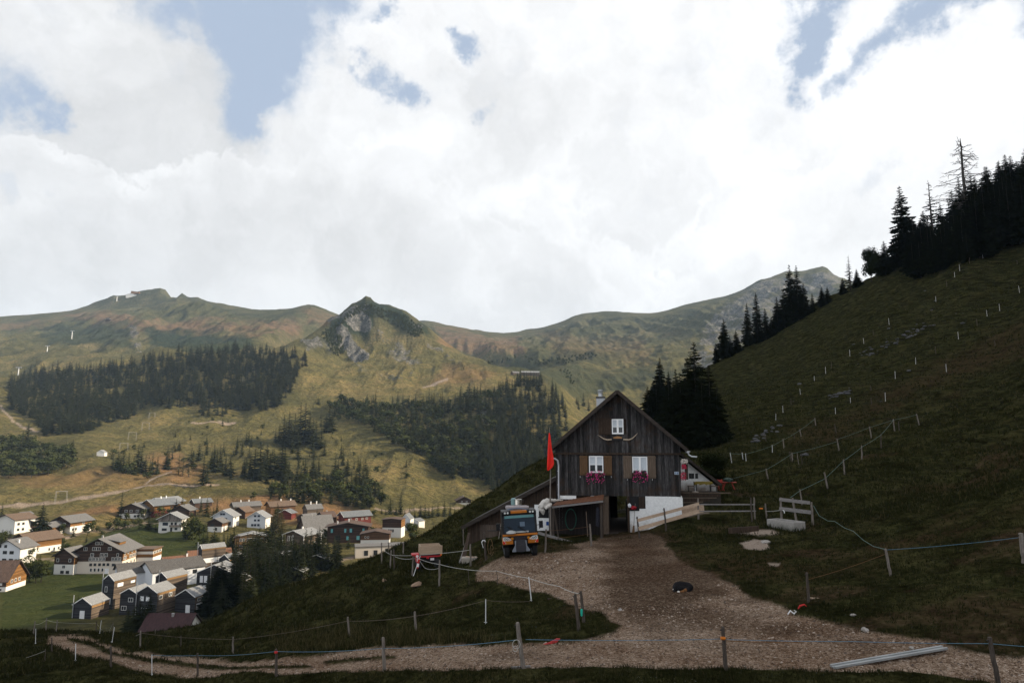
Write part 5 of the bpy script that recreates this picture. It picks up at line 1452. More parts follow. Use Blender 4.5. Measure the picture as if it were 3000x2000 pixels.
house(1098, 1600, 15, 11, 6.4, 1.4, 5, 'brown and white flat gabled house between the modern dark house and the tower', (PW, W_BROWN, W_BROWN, R_DKBR), split=3.4, over=.7, dmin=180, win=grid([-5, -3.6], 4.4, .7, .8, 'w'))
house(1147, 1574, 11, 9, 10.0, .5, 15, 'square tower house, dark boards above white plaster, at the right end of the village', (PW, W_DARK, W_ORANGE, R_DKBR), split=5.6, over=.7, dmin=180, name='tower_house', win=grid([-1.6, -.4, .8], 3.2, .6, 1.4, 'd'))
house(1188, 1552, 6, 9, 6.6, 3.0, 14, 'narrow pale blue grey gabled building right behind the tower house', (PB, PB, PW, R_BLUE), over=.2, dmin=220)
house(1213, 1540, 8, 6, 3, 1.6, 40, 'small pale roofed annex right of the narrow gabled building', (PB, PB, PW, R_BLUE), over=.2, dmin=220)
house(812, 1660, 9, 9, 4.5, 1.8, 45, 'pale roof half sunk in the dark grove, left of the wide one', (PW, W_MID, W_WARMST, R_LIGHT), over=.4, dmin=150)
house(925, 1668, 14, 9, 3.8, 2.4, 20, 'dark house with pale roof half hidden by the dark grove below the cream building', (PW, W_SLATE, W_MID, R_LIGHT), over=.4, dmin=150, win=grid([-2], 1.2, 1.6, 1.8, 'g'))
house(858, 1700, 8, 6, 3.6, 1.6, 20, 'little pale roof just above the edge of the meadow slope', (PW, W_SLATE, W_MID, R_LIGHT), over=.4, dmin=140)
# outlying farms
house(1360, 1478, 11.5, 9, 3.9, 2.6, -10, 'lone dark farmhouse at the foot of the hillside left of the barn slope', (PW, W_DARK, W_DARK, R_DKBR), split=1.5, over=1.2, dmin=300, name='farmhouse_far', win=grid([-2, 2], 2.2, 1.2, .8, 'w') + grid([-3, 2.5], .2, 1.6, 1.1, 'g'), chim=[(0, .5, .8)])
house(1565, 1342, 11, 9, 3.6, 1.8, 60, 'little red brown hut with white chimney seen behind the barn slope', (PW, W_BROWN, W_ORANGE, R_BROWN), over=.8, dmin=300, name='hut', chim=[(0, .4, 1.8)], D=560)
house(1500, 1098, 8, 12, 3.2, 2.6, 60, 'dark alpine barn on the shoulder below the rocky peak', (PW, W_MID, W_MID, R_GREY), over=.6, dmin=700, name='alpine_barn', cat='barn')
house(1528, 1097, 9, 28, 3.2, 2.4, 82, 'long pale roofed alpine stable on the shoulder below the rocky peak', (PW, W_MID, W_MID, R_LIGHT), over=.6, dmin=700, name='alpine_barn', cat='barn')
house(294, 1336, 7, 7, 3.6, 2.4, 20, 'tiny white hut by the ski lift on the hillside', (PW, PW, PW, R_LIGHT), over=.2, dmin=420, name='hut')
house(316, 942, 16, 14, 7, 3, 30, 'small dark shed on the orange shoulder of the left mountain', (PW, W_DARK, W_DARK, R_LIGHT), over=.3, dmin=1200, name='hut')
t = house(384, 858, 38, 30, 9, 5, 20, 'white and orange summit restaurant on top of the left mountain', (PW, PW, PW, R_BLUE), over=1, dmin=1800, name='summit_restaurant', cat='restaurant')
m = MB(); m.prism([(-6, 12), (26, 17), (26, 22), (-2, 25)], 4, 26, 'y'); m.build('tilted_hall', W_ORANGE, t)

# ski lift frames and pylons
LIFTM = plain('lift_metal', (.30, .29, .27), .7, .15)
def aframe(X, Yb, h, wd, label, grp=None):
    p = hit(X, Yb, 300)
    t = thing('ski_lift', p, -math.atan2(p.x, p.y), label, 'lift pylon', grp)
    m = MB()
    for sx in (-1, 1):
        for k in (-.22, .22) if sx else ():
            m.bar((sx * (wd / 2 + .5) + k * 2, k, -.6), (sx * wd / 2 + k, k, h), .11, .09, 5)
        m.build('leg', LIFTM, t)
        m = MB()
    m = MB(); m.box(-wd / 2 - .6, wd / 2 + .6, -.15, .15, h, h + .25); m.build('crossbeam', LIFTM, t)
for X, Yb, h, wd, lab in ((178, 1474, 8.6, 6.5, 'nearest ski lift frame, white, beside the hillside path'), (426, 1260, 9, 7, 'white ski lift frame highest of the three on the hillside'), (387, 1289, 8.6, 7, 'white ski lift frame second highest on the hillside'), (362, 1318, 7, 7, 'white ski lift frame lowest of the three on the hillside'), (445, 1225, 7, 6, 'small ski lift frame close to the forest edge')):
    aframe(X, Yb, h, wd, lab)
for X, Yt, Yb, lab in ((210, 968, 992, 'chairlift pylon on the green slope of the left mountain, highest'), (53, 1075, 1099, 'chairlift pylon on the left mountain slope, lowest'), (138, 1012, 1030, 'chairlift pylon on the left mountain slope, middle one'), (342, 866, 882, 'chairlift pylon just below the summit restaurant')):
    p = hit(X, Yb, 900)
    h = (Yb - Yt) / F * p.y
    t = thing('lift_pylon', p, 0, lab, 'lift pylon')
    m = MB(); m.bar((0, 0, -1), (0, 0, h), 1.0, .7, 6); m.build('mast', METAL, t)
    m = MB(); m.box(-5, 5, -.6, .6, h - 1, h); m.build('cross_arm', METAL, t)
# ---------------------------------------------------------------- the farmhouse and what stands around it
def frame_at(X, Y, D):
    """local frame at a pixel and depth, -y towards the camera; returns origin, rotation, and a pixel -> local solver"""
    a, c, s_ = ray(X, Y)
    O = Vector((a / c * D, D, s_ / c * D + CAMZ))
    az = math.atan2(O.x, O.y)
    M = Matrix.Translation(O) @ Matrix.Rotation(-az, 4, 'Z')
    Mi = M.inverted()
    co = Mi @ Vector((0, 0, CAMZ))
    R3 = Mi.to_3x3()
    def fac(PXx, PYy, off=0.0):
        d = R3 @ Vector(ray(PXx, PYy))
        t_ = (off - co.y) / d.y
        p = co + d * t_
        return p.x, p.z
    return O, -az, fac, M
FO, FRZ, fac, FM = frame_at(1808, 1560, 50)
FWx = lambda X, Y=1400, off=0: fac(X, Y, off)[0]
FZ = lambda Y, X=1808, off=0: fac(X, Y, off)[1]
OLDW = wood('old_barn_boards', (.004, .0036, .0038), (.082, .077, .077), 1.0, 'z', board=.23, stain=(.045, .024, .012))
OLDW2 = wood('old_boards_brown', (.020, .013, .009), (.070, .045, .030), 1.2, 'z', board=0)
SHUTW = wood('shutter_wood', (.075, .040, .018), (.150, .088, .045), 2, 'z', board=0)
SHUTG = wood('shutter_wood_grey', (.085, .060, .042), (.155, .115, .085), 2, 'z', board=0)
POSTW = wood('post_wood', (.09, .075, .062), (.27, .235, .205), 3, 'z', board=0)
POSTD = wood('post_wood_dark', (.035, .027, .022), (.11, .088, .072), 3, 'z', board=0)
NEWW = wood('new_planks', (.36, .25, .17), (.58, .44, .33), 1.2, 'x', board=0)
GREYP = wood('grey_planks', (.13, .12, .115), (.27, .25, .24), 1.5, 'x', board=0)
PLW = plaster('farm_plaster', (.80, .80, .79), (.16, .11, .075), .9, .04)
WINW = plain('window_white', (.80, .80, .80), .5, .08)
CURT = plain('curtain_lace', (.52, .56, .60), .8, .12, 12)
PANE = glassy('pane_dark', (.035, .04, .045))
ROOFD = plain('roof_old', (.035, .032, .030), .8, .3)
RAKE = wood('rake_board', (.020, .015, .012), (.055, .043, .036), 1, 'x', board=0)
RUST = plain('rusty_sheet', (.13, .055, .028), .8, .35, 5)
BLACK = plain('black_paint', (.008, .008, .009), .5, .3)
IRON = plain('iron', (.05, .048, .045), .6, .3)
STONE = plain('stone', (.30, .275, .25), .95, .35, 3, bmp=.03)

farm = thing('farmhouse', FO, FRZ, 'old farmhouse of dark vertical boards on a whitewashed base, with flowered windows', 'farmhouse')
xl, xr = FWx(1629, 1400), FWx(1993, 1400)
zj, zb = FZ(1328), FZ(1452)
ax_, az_ = fac(1808, 1150)
el = fac(1614, 1316, -.9); er = fac(2014, 1322, -.9)
ap = fac(1808, 1150, -.9)
LEN = 9.5
def roof_z(x, d=0):
    """underside of the roof over local x"""
    if x < ap[0]: return ap[1] + (el[1] - ap[1]) * (ap[0] - x) / (ap[0] - el[0]) - d
    return ap[1] + (er[1] - ap[1]) * (x - ap[0]) / (er[0] - ap[0]) - d
rb = random.Random(3)
def boards(m, x0, x1, zlo, ztop, y, wmin=.15, wmax=.27, holes=()):
    x = x0
    while x < x1 - .02:
        w_ = min(rb.uniform(wmin, wmax), x1 - x)
        yo = y - rb.uniform(0, .028)
        a, b = x, x + w_ - .008
        segs = [(zlo if not callable(zlo) else None, None)]
        lo = zlo
        cuts = sorted([h for h in holes if a < h[1] and b > h[0]], key=lambda h: h[2])
        za, zb_ = (ztop(a), ztop(b)) if callable(ztop) else (ztop, ztop)
        cur = lo + rb.uniform(-.02, .02)
        for h in cuts:
            if h[2] - cur > .03:
                m.prism([(a, cur), (b, cur), (b, h[2]), (a, h[2])], yo, y + .06, 'y')
            cur = max(cur, h[3])
        if za - cur > .02 or zb_ - cur > .02:
            m.prism([(a, cur), (b, cur), (b, max(zb_, cur + .01)), (a, max(za, cur + .01))], yo, y + .06, 'y')
        x += w_
def rect(X0, Y0, X1, Y1, off=0):
    a = fac(X0, Y1, off); b = fac(X1, Y0, off)
    return a[0], b[0], a[1], b[1]
W1 = rect(1793, 1227, 1826, 1271); W2 = rect(1726, 1335, 1767, 1384); W3 = rect(1853, 1337, 1896, 1390)
m = MB(); boards(m, xl - .05, xr + .05, zj, lambda x: roof_z(x, .02), -.07, holes=[(W1[0], W1[1], W1[2], W1[3])])
m.build('gable_boards', OLDW, farm)
m = MB(); boards(m, xl, xr, zb, zj + .05, 0, holes=[(W[0], W[1], W[2], W[3]) for W in (W2, W3)])
m.build('wall_boards', OLDW, farm)
m = MB(); m.box(xl - .08, xr + .08, -.13, -.06, zj - .07, zj + .05); m.build('drip_board', OLDW2, farm)
# solid core behind the boards, with the passage left open below
m = MB()
m.prism([(xl + .03, zb), (xr - .03, zb), (xr - .03, roof_z(xr, .05)), (ap[0], ap[1] - .1), (xl + .03, roof_z(xl, .05))], .07, LEN, 'y')
m.build('wall', OLDW2, farm)
# roof
m = MB()
def slope_pts(t): return [el[0] + (ap[0] - el[0]) * t, el[1] + (ap[1] - el[1]) * t]
m.prism([el, (ap[0], ap[1]), er, (er[0] + .02, er[1] + .16), (ap[0], ap[1] + .2), (el[0] - .02, el[1] + .16)], -.9, LEN + .6, 'y')
rf = m.build('roof', ROOFD, farm)
m = MB()
for e_ in (el, er):
    m.bar((e_[0], -.94, e_[1] + .07), (ap[0], -.94, ap[1] + .1), 0, sq=(.06, .24))
m.build('rake_boards', RAKE, rf)
m = MB()
for k in range(1, 9):
    for e_ in (el, er):
        pass
# chimney
cx0, cx1, cz0, cz1 = rect(1748, 1161, 1771, 1215, 3.2)
m = MB(); m.box(cx0, cx1, 3.2, 4.0, cz0 - .8, cz1 - .12); m.cur = 1; m.box(cx0 - .05, cx1 + .05, 3.15, 4.05, cz1 - .12, cz1)
ch = m.build('chimney', [plaster('chimney_grey', (.42, .43, .45), amt=.1), IRON], rf)
c2 = fac(1760, 1142, 3.6)[1]
m = MB(); xm = (cx0 + cx1) / 2
m.lathe((xm, 3.6, 0), [(.17, cz1 - .02), (.16, cz1 + .25)], 12)
m.build('flue', METAL, ch)
m = MB()
for k in range(3):
    zz = cz1 + .27 + k * .1
    m.lathe((xm, 3.6, 0), [(.12, zz), (.22, zz + .015), (.22, zz + .05), (.12, zz + .07)], 12)
m.lathe((xm, 3.6, 0), [(.2, c2 - .04), (.2, c2), (.02, c2 + .02)], 12)
m.build('chimney_cap', METAL, ch)
# windows
def farm_window(Wr, label, rows=2, curtain=.55, yo=0.0):
    x0, x1, z0, z1 = Wr
    t_ = .075
    m = MB(); y0 = yo - .06
    m.box(x0, x0 + t_, y0, yo + .05, z0, z1); m.box(x1 - t_, x1, y0, yo + .05, z0, z1)
    m.box(x0 + t_, x1 - t_, y0, yo + .05, z1 - t_, z1); m.box(x0 + t_, x1 - t_, y0, yo + .05, z0, z0 + t_ * 1.4)
    xm_ = (x0 + x1) / 2
    m.box(xm_ - .07, xm_ + .07, y0 - .01, yo + .04, z0 + t_, z1 - t_)
    zc = z0 + (z1 - z0) * (1 - curtain)
    m.box(x0 + t_, x1 - t_, y0 + .01, yo + .04, zc - .02, zc + .02)
    fr = m.build('window_frame', WINW, farm)
    m = MB(); m.box(x0 + .03, x1 - .03, yo + .03, yo + .045, z0 + .03, z1 - .03); m.build('pane', PANE, fr)
    m = MB()
    n = 12
    for s0, s1 in ((x0 + t_, xm_ - .07), (xm_ + .07, x1 - t_)):
        for k in range(n):
            a, b = s0 + (s1 - s0) * k / n, s0 + (s1 - s0) * (k + 1) / n
            m.box(a, b, yo + .008 + .006 * (k % 2), yo + .02 + .006 * (k % 2), zc - .05 - .035 * (k % 2), z1 - t_)
    m.build('curtain', CURT, fr)
    return fr
farm_window(W1, 'attic', curtain=.5, yo=-.08)
farm_window(W2, 'left', curtain=.5)
farm_window(W3, 'right', curtain=.72)
def shutter(X0, Y0, X1, Y1, mat, z_brace=False, yo=-.09, bars=((.06, .14), (.88, .96))):
    x0, x1, z0, z1 = rect(X0, Y0, X1, Y1)
    m = MB()
    n = 4
    for k in range(n):
        a = x0 + (x1 - x0) * k / n
        m.box(a + .004, x0 + (x1 - x0) * (k + 1) / n - .004, yo - rb.uniform(0, .008), yo + .03, z0, z1)
    for b0, b1 in bars:
        m.box(x0 - .01, x1 + .01, yo - .035, yo - .005, z0 + (z1 - z0) * b0, z0 + (z1 - z0) * b1)
    if z_brace:
        m.bar((x0 + .12, yo - .025, z1 - .28), (x1 - .1, yo - .025, z0 + .28), 0, sq=(.03, .11))
    m.build('shutter', mat, farm)
shutter(1754, 1224, 1791, 1273, OLDW2, True, -.13)
shutter(1699, 1334, 1721, 1391, SHUTW); shutter(1770, 1334, 1792, 1391, SHUTW)
shutter(1827, 1334, 1850, 1400, SHUTG); shutter(1898, 1334, 1920, 1400, SHUTG)
# whitewashed base: right block, door posts, strips left of it
m = MB()
q = rect(1871, 1453, 1998, 1575); x0 = FWx(1839, 1500); x1 = q[1]; zt = zb
wz = FZ(1495)
m.prism([(x0, -2.0), (x1 + .05, -2.0), (x1 + .03, zt - .10), (x1 - .3, zt), (FWx(1889), zt), (FWx(1889), FZ(1488)), (FWx(1871), FZ(1488)), (FWx(1871), wz), (x0, wz)], -.12, .35, 'y')
m.box(x1 - .35, x1 + .04, .35, LEN, -2, zt - .02)
m.build('base_wall', PLW, farm)
m = MB(); m.box(xl + .3, FWx(1687), -.10, .3, FZ(1470), zb - .02); m.box(FWx(1730), FWx(1766), -.10, .3, FZ(1470), zb - .02)
m.box(xl + .1, xl + .5, .3, LEN, -2, zb); m.build('base_wall_left', PLW, farm)
m = MB(); m.box(xl + .3, FWx(1768, 1500), .3, .45, -1.5, zb); m.box(FWx(1768), FWx(1783), -.05, .4, -1, zb)
m.build('inner_wall', OLDW2, farm)
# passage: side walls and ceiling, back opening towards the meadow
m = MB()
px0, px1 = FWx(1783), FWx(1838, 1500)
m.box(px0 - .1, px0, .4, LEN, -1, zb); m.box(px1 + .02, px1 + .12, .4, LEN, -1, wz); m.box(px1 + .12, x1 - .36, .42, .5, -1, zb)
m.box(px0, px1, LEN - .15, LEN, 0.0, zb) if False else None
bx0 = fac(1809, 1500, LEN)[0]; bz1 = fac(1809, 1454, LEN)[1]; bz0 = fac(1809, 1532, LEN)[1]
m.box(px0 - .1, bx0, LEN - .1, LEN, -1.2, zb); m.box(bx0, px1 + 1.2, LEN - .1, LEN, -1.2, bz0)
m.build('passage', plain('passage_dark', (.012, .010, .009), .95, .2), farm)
m = MB(); m.box(px0 - .1, px1 + .1, -.5, LEN, -.12, .02); m.build('passage_floor', plain('trodden_earth', (.035, .025, .02), .95, .3), farm)
m = MB(); m.box(px1, px1 + .16, -.16, .12, -.05, zb); m.build('door_post', OLDW2, farm)
# open door leaf and niche with shutter
x0_, x1_, z0_, z1_ = rect(1768, 1455, 1782, 1564, -.5)
m = MB()
for k in range(3): m.box(x0_ + (x1_ - x0_) * k / 3 + .004, x0_ + (x1_ - x0_) * (k + 1) / 3 - .004, -.55 - .006 * k, -.49, z0_ + .02 * k, z1_)
for zz in (z0_ + .35, z1_ - .35): m.box(x0_ - .01, x1_ + .01, -.60, -.55, zz - .07, zz + .07)
m.build('barn_door', SHUTG, farm)
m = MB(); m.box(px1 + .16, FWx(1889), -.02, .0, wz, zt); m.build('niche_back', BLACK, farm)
shutter(1872, 1455, 1888, 1487, OLDW2, yo=-.13)
# downpipe and gutter ends
m = MB()
pp = [fac(1618, 1342, -.35), fac(1626, 1343, -.35), fac(1634, 1349, -.3), fac(1637, 1362, -.22), fac(1637, 1462, -.22)]
m.tube([(a, -.35 + .03 * i, b) for i, (a, b) in enumerate(pp)], .065, 8)
for Y in (1380, 1420, 1450): m.lathe((pp[-1][0], -.23, FZ(Y)), [(.08, -.02), (.08, .02)], 8)
m.build('downpipe', METAL, farm)
m = MB()
g0 = fac(2016, 1322, -.6); g1 = fac(2018, 1332, -.6); g2 = fac(2026, 1337, -.6); g3 = fac(2042, 1338, -.6)
m.lathe((g0[0], -.6, g0[1]), [(.06, -.12), (.16, -.02), (.16, .04)], 10)
m.tube([(g0[0], -.6, g0[1] - .1), (g1[0], -.6, g1[1]), (g2[0], -.6, g2[1]), (g3[0], -.6, g3[1])], .055, 8)
m.build('gutter_elbow', METAL, farm)
m = MB(); m.box(er[0] - .05, er[0] + .12, -.9, LEN + .5, er[1] - .10, er[1] + .02); m.box(el[0] - .12, el[0] + .05, -.9, LEN + .5, el[1] - .10, el[1] + .02); m.build('gutters', METAL, farm)
# number plate
sx0, sx1, sz0, sz1 = rect(1976, 1381, 1988, 1389)
m = MB(); m.box(sx0, sx1, -.06, -.04, sz0, sz1); sg = m.build('number_plate', plain('plate_white', (.50, .56, .66), .5, .05), farm)
DIG = {'2': ['111', '001', '111', '100', '111'], '8': ['111', '101', '111', '101', '111']}
m = MB()
pw = (sx1 - sx0) / 9; ph = (sz1 - sz0) / 7
for i, ch_ in enumerate('28'):
    for r_, row in enumerate(DIG[ch_]):
        for c_, bit in enumerate(row):
            if bit == '1':
                xx = sx0 + pw * (1 + i * 4 + c_); zz = sz1 - ph * (2 + r_)
                m.box(xx, xx + pw, -.066, -.06, zz, zz + ph)
m.build('digits', plain('digit_blue', (.02, .07, .17), .5, .05), sg)
m = MB()
for X in (1700, 1720, 1771, 1791, 1838, 1911):
    a, b = fac(X, 1396 if X < 1800 else 1404); m.bar((a, -.12, b - .06), (a, -.12, b + .06), .012, n=5)
m.build('shutter_catches', METALW, farm)

def fthing(name, X, Y, off, label, cat, group=None):
    """a separate thing placed in the farmhouse frame"""
    a, b = fac(X, Y, off)
    p = FM @ Vector((a, off, b))
    return thing(name, p, FRZ, label, cat, group), (a, off, b)
# window boxes with trailing flowers
PETAL = plain('petals_pink', (.55, .035, .20), .7, .35, 9)
PETALR = plain('petals_red', (.45, .02, .06), .7, .35, 9)
PETALW = plain('petals_white', (.62, .56, .50), .7, .2, 9)
LEAFD = foliage('box_leaves', (.008, .016, .008), (.022, .038, .016))
def flower_box(X0, Y0, X1, Y1, label, petal, n=90, off=-.28, trough=True, depth=.22):
    t, o_ = fthing('flower_box', (X0 + X1) / 2, Y0 + (Y1 - Y0) * .35, off, label, 'flower box')
    x0_, x1_, z0_, z1_ = rect(X0, Y0, X1, Y1, off)
    w_, h_ = x1_ - x0_, z1_ - z0_
    zc = o_[2]
    if trough:
        m = MB(); m.box(-w_ * .42, w_ * .42, -.09, .2, -.12, .06); m.build('trough', OLDW2, t)
    r_ = random.Random(X0)
    V = []
    for k in range(520):
        x = r_.gauss(0, .27) * w_; z = z0_ - zc + h_ * r_.betavariate(1.6, 1.5)
        if abs(x) > w_ / 2: continue
        y = r_.uniform(-depth, .06)
        s_ = r_.uniform(.025, .05)
        c = np.array([x, y, z]); u = np.array([r_.uniform(-1, 1) for _ in range(3)]) * s_; v = np.array([r_.uniform(-1, 1) for _ in range(3)]) * s_
        V += [c, c + u, c + v]
    link(bpy.data.objects.new('foliage', tri_mesh('foliage', V, [LEAFD])), t)
    m = MB()
    for k in range(n):
        x = r_.uniform(-.5, .5) * w_; u_ = r_.random() ** .8
        z = z0_ - zc + h_ * (.02 + .86 * u_)
        if abs(x) > w_ * (.36 + .14 * math.sin(u_ * 3.1)): continue
        s_ = r_.uniform(.022, .044)
        y = -depth - r_.uniform(-.03, .04)
        pts_ = [(x + s_ * math.cos(q * 1.2566) , y - .01 * math.cos(q), z + s_ * math.sin(q * 1.2566)) for q in range(5)]
        m.add([(x, y - .02, z)] + pts_, [(0, q + 1, (q + 1) % 5 + 1) for q in range(5)])
    m.build('blossoms', petal, t)
flower_box(1715, 1373, 1774, 1417, 'pink flowers spilling over the sill of the left lit window', PETAL)
flower_box(1847, 1372, 1899, 1415, 'pink flowers spilling over the sill of the right window, box thinner', PETAL, 60)
flower_box(1996, 1358, 2010, 1373, 'small bunch of crimson flowers under the white ones at the house corner', PETALR, 60, -.2, False)
flower_box(1994, 1379, 2009, 1407, 'lower bunch of red flowers hanging at the right house corner', PETALR, 60, -.2, False)
flower_box(1994, 1342, 2014, 1358, 'bunch of white flowers at the top of the right house corner', PETALW, 90, -.2, False)
# horned yoke
t, o_ = fthing('horned_yoke', 1808, 1284, -.16, 'pair of long pale cattle horns on a wooden yoke under the attic window', 'cattle horns')
def rel(X, Y, off, o_): a, b = fac(X, Y, off); return (a - o_[0], 0, b - o_[2])
HORN = plain('horn', (.38, .30, .22), .5, .3, 5)
m = MB()
m.tube([rel(X, Y, -.16, o_) for X, Y in ((1792, 1287), (1780, 1288), (1769, 1285), (1760, 1279), (1751, 1273.5))], [.062, .055, .045, .03, .008], 8)
m.build('horn', HORN, t, True)
m = MB()
m.tube([rel(X, Y, -.16, o_) for X, Y in ((1826, 1287), (1842, 1288), (1852, 1284), (1860, 1277), (1868, 1268))], [.062, .055, .045, .03, .008], 8)
m.build('horn', HORN, t, True)
a0 = rel(1793, 1289, -.16, o_); a1 = rel(1826, 1280, -.16, o_)
m = MB(); m.box(a0[0], a1[0], -.05, .1, a0[2], a0[2] + .14); m.build('yoke', BLACK, t)
m = MB(); b0 = rel(1797, 1284, -.16, o_); b1 = rel(1822, 1279, -.16, o_)
m.prism([(b0[0], b0[2]), (b1[0], b0[2]), (b1[0], b1[2] - .02), ((b0[0] + b1[0]) / 2, b1[2] + .05), (b0[0], b1[2] - .02)], -.08, .05, 'y'); m.build('headboard', plain('horn_wood', (.30, .15, .06), .6, .2), t)

# right lean-to annex with white gable wall
t, o_ = fthing('annex', 2045, 1440, 3.6, 'white walled lean-to annex with a steep single roof slope right of the farmhouse', 'annex')
P = lambda X, Y, off=3.6: (fac(X, Y, off)[0] - o_[0], fac(X, Y, off)[1] - o_[2])
prof = [P(1994, 1450), P(2099, 1450), P(2099, 1424), P(1994, 1338)]
prof[0] = (prof[0][0], prof[0][1] - 1.2); prof[1] = (prof[1][0], prof[1][1] - 1.2)
m = MB(); m.prism(prof, 0, 5, 'y'); m.build('wall', PLW, t)
ra, rbp = P(1992, 1331, 3.1), P(2112, 1424, 3.1)
m = MB(); m.prism([ra, rbp, (rbp[0] + .05, rbp[1] + .16), (ra[0], ra[1] + .2)], -.5, 5.4, 'y'); m.build('roof', ROOFD, t)
m = MB(); m.bar((ra[0], -.56, ra[1] + .1), (rbp[0] + .03, -.56, rbp[1] + .1), 0, sq=(.05, .2)); m.build('rake_board', RAKE, t)
wa, wb = P(2019, 1401), P(2044, 1386)
m = MB(); m.box(wa[0], wb[0], -.04, .02, wa[1], wb[1]); wn_ = m.build('window', PANE, t)
m = MB()
for k in range(5): xx = wa[0] + (wb[0] - wa[0]) * k / 4; m.box(xx - .015, xx + .015, -.06, -.03, wa[1], wb[1])
m.box(wa[0], wb[0], -.055, -.03, (wa[1] + wb[1]) / 2 - .015, (wa[1] + wb[1]) / 2 + .015); m.build('window_bars', IRON, wn_)
s0, s1 = fac(2007, 1404, .6), fac(2014, 1347, .6)
m = MB(); m.box(s0[0], s1[0], .5, .62, s0[1], s1[1]); m.build('corner_shutter', OLDW2, farm)
# terrace with plank front
t, o_ = fthing('terrace', 2060, 1445, 1.6, 'terrace of trodden earth held by brown planks in front of the white annex', 'terrace')
P1 = lambda X, Y, off=1.6: (fac(X, Y, off)[0] - o_[0], fac(X, Y, off)[1] - o_[2])
a, b = P1(1996, 1444), P1(2112, 1444)
m = MB(); m.prism([(a[0], -1.6), (b[0], -1.6), (b[0], b[1]), (a[0], a[1])], .1, 3.0, 'y'); m.build('earth', plain('terrace_earth', (.03, .026, .02), .95, .3), t)
for i, Y in enumerate((1442.5, 1450, 1458, 1465, 1472)):
    p0, p1 = P1(1996, Y), P1((2140, 2112, 2100, 2080, 2060)[i], Y + (1, 1, 0, -1, -2)[i])
    m = MB(); m.bar((p0[0], .05, p0[1]), (p1[0], .05, p1[1]), 0, sq=(.05, .16 if i in (1, 3) else .07)); m.build('plank', (SHUTG, OLDW2, SHUTG, OLDW2, SHUTG)[i], t)
# table, benches and parasol pole on the terrace
gz = fac(2060, 1441, 2.6)[1]
def ter(name, X, off, label, cat):
    a, b = fac(X, 1441, off); z = FM @ Vector((a, off, 0)); 
    t0, o0 = fthing(name, X, 1443, off, label, cat); t0.location.z = (FM @ Vector((0, 0, fac(2060, 1444, 1.6)[1]))).z; return t0
t = ter('table', 2061, 2.6, 'terrace table under an olive yellow cloth', 'table')
m = MB(); m.box(-.6, .6, -.35, .35, .70, .74); m.build('tabletop', OLDW2, t)
for sx in (-1, 1):
    for sy in (-1, 1):
        m = MB(); m.bar((sx * .52, sy * .28, 0), (sx * .52, sy * .28, .7), .03, n=6); m.build('leg', IRON, t)
cl = plain('cloth_olive', (.16, .12, .025), .9, .35, 4)
m = MB(); m.box(-.64, .64, -.38, .38, .745, .76); m.box(-.66, -.63, -.38, .38, .5, .75)
for k in range(8): m.prism([(-.64 + k * .16, .75), (-.48 + k * .16, .75), (-.48 + k * .16, .56 + .04 * (k % 2)), (-.64 + k * .16, .52 + .05 * ((k + 1) % 3))], -.40, -.385, 'y')
o = m.build('tablecloth', cl); o.location = t.location; o.rotation_euler = t.rotation_euler; tag(o, 'olive yellow cloth draped over the terrace table', 'tablecloth')
for X, lab in ((2026, 'wooden bench left of the table with the olive cloth'), (2091, 'wooden bench right of the table with the olive cloth')):
    t = ter('bench', X, 2.6, lab, 'bench')
    m = MB(); m.box(-.28, .28, -.2, .2, .42, .47); m.build('seat', SHUTG, t)
    for sx in (-1, 1):
        for sy in (-1, 1):
            m = MB(); m.bar((sx * .22, sy * .15, 0), (sx * .22, sy * .15, .42), .022, n=5); m.build('leg', IRON, t)
t = ter('parasol_pole', 2037, 2.3, 'bare white parasol pole standing beside the terrace table', 'pole')
m = MB(); m.bar((0, 0, 0), (0, 0, 1.45), .025, n=7); m.build('pole', METALW, t)
m = MB(); m.lathe((0, 0, 0), [(.24, 0), (.24, .06), (.05, .1)], 12); m.build('foot', CONC, t)
# red garden cart with dark green load right of the annex
p = at_depth(2134, 56.5, 1420)
t = thing('garden_table', p, FRZ, 'red garden table with a dark green bundle on it, beside the round bush', 'table')
m = MB(); m.box(-.62, .62, -.3, .3, .62, .66); m.build('tabletop', plain('red_paint', (.30, .035, .025), .6, .3), t)
for sx in (-1, 1):
    m = MB(); m.bar((sx * .5, -.2, 0), (sx * .25, -.2, .62), .025, n=5); m.bar((sx * .5, .2, 0), (sx * .25, .2, .62), .025, n=5); m.build('trestle', plain('red_paint', (.3, .03, .02)), t)
o = MB().lathe((0, 0, 0), [(.05, .665), (.38, .70), (.40, .85), (.2, .98), (.03, 1.0)], 10).build('bundle', plain('green_tarp', (.012, .03, .022), .6, .3))
o.location = p; o.rotation_euler.z = .4; rough_mesh(o, .03); tag(o, 'dark green bundle lying on the red garden table', 'bundle')
for k, (X, lab) in enumerate(((2112, 'folded red chair leaning left of the red garden table'),)):
    p = at_depth(X, 56.3, 1420)
    t = thing('folding_chair', p, FRZ + .5, lab, 'chair')
    for sx in (-1, 1): m = MB(); m.bar((sx * .2, -.15, 0), (sx * .2, .18, .95), .018, n=5); m.bar((sx * .2, .2, 0), (sx * .2, -.05, .6), .018, n=5); m.build('leg', plain('red_paint', (.3, .03, .02)), t)
    m = MB(); m.box(-.2, .2, .06, .12, .55, .9); m.build('backrest', plain('red_paint', (.3, .03, .02)), t)
p = at_depth(2092, 60, 1400)
t = thing('round_bush', p, 0, 'dense round dark bush behind the annex roof', 'bush')
t.scale = (3.4, 3.2, 2.9)
link(bpy.data.objects.new('crown', NEAR_LEAF[0][0]), t); link(bpy.data.objects.new('trunk', NEAR_LEAF[0][1]), t)

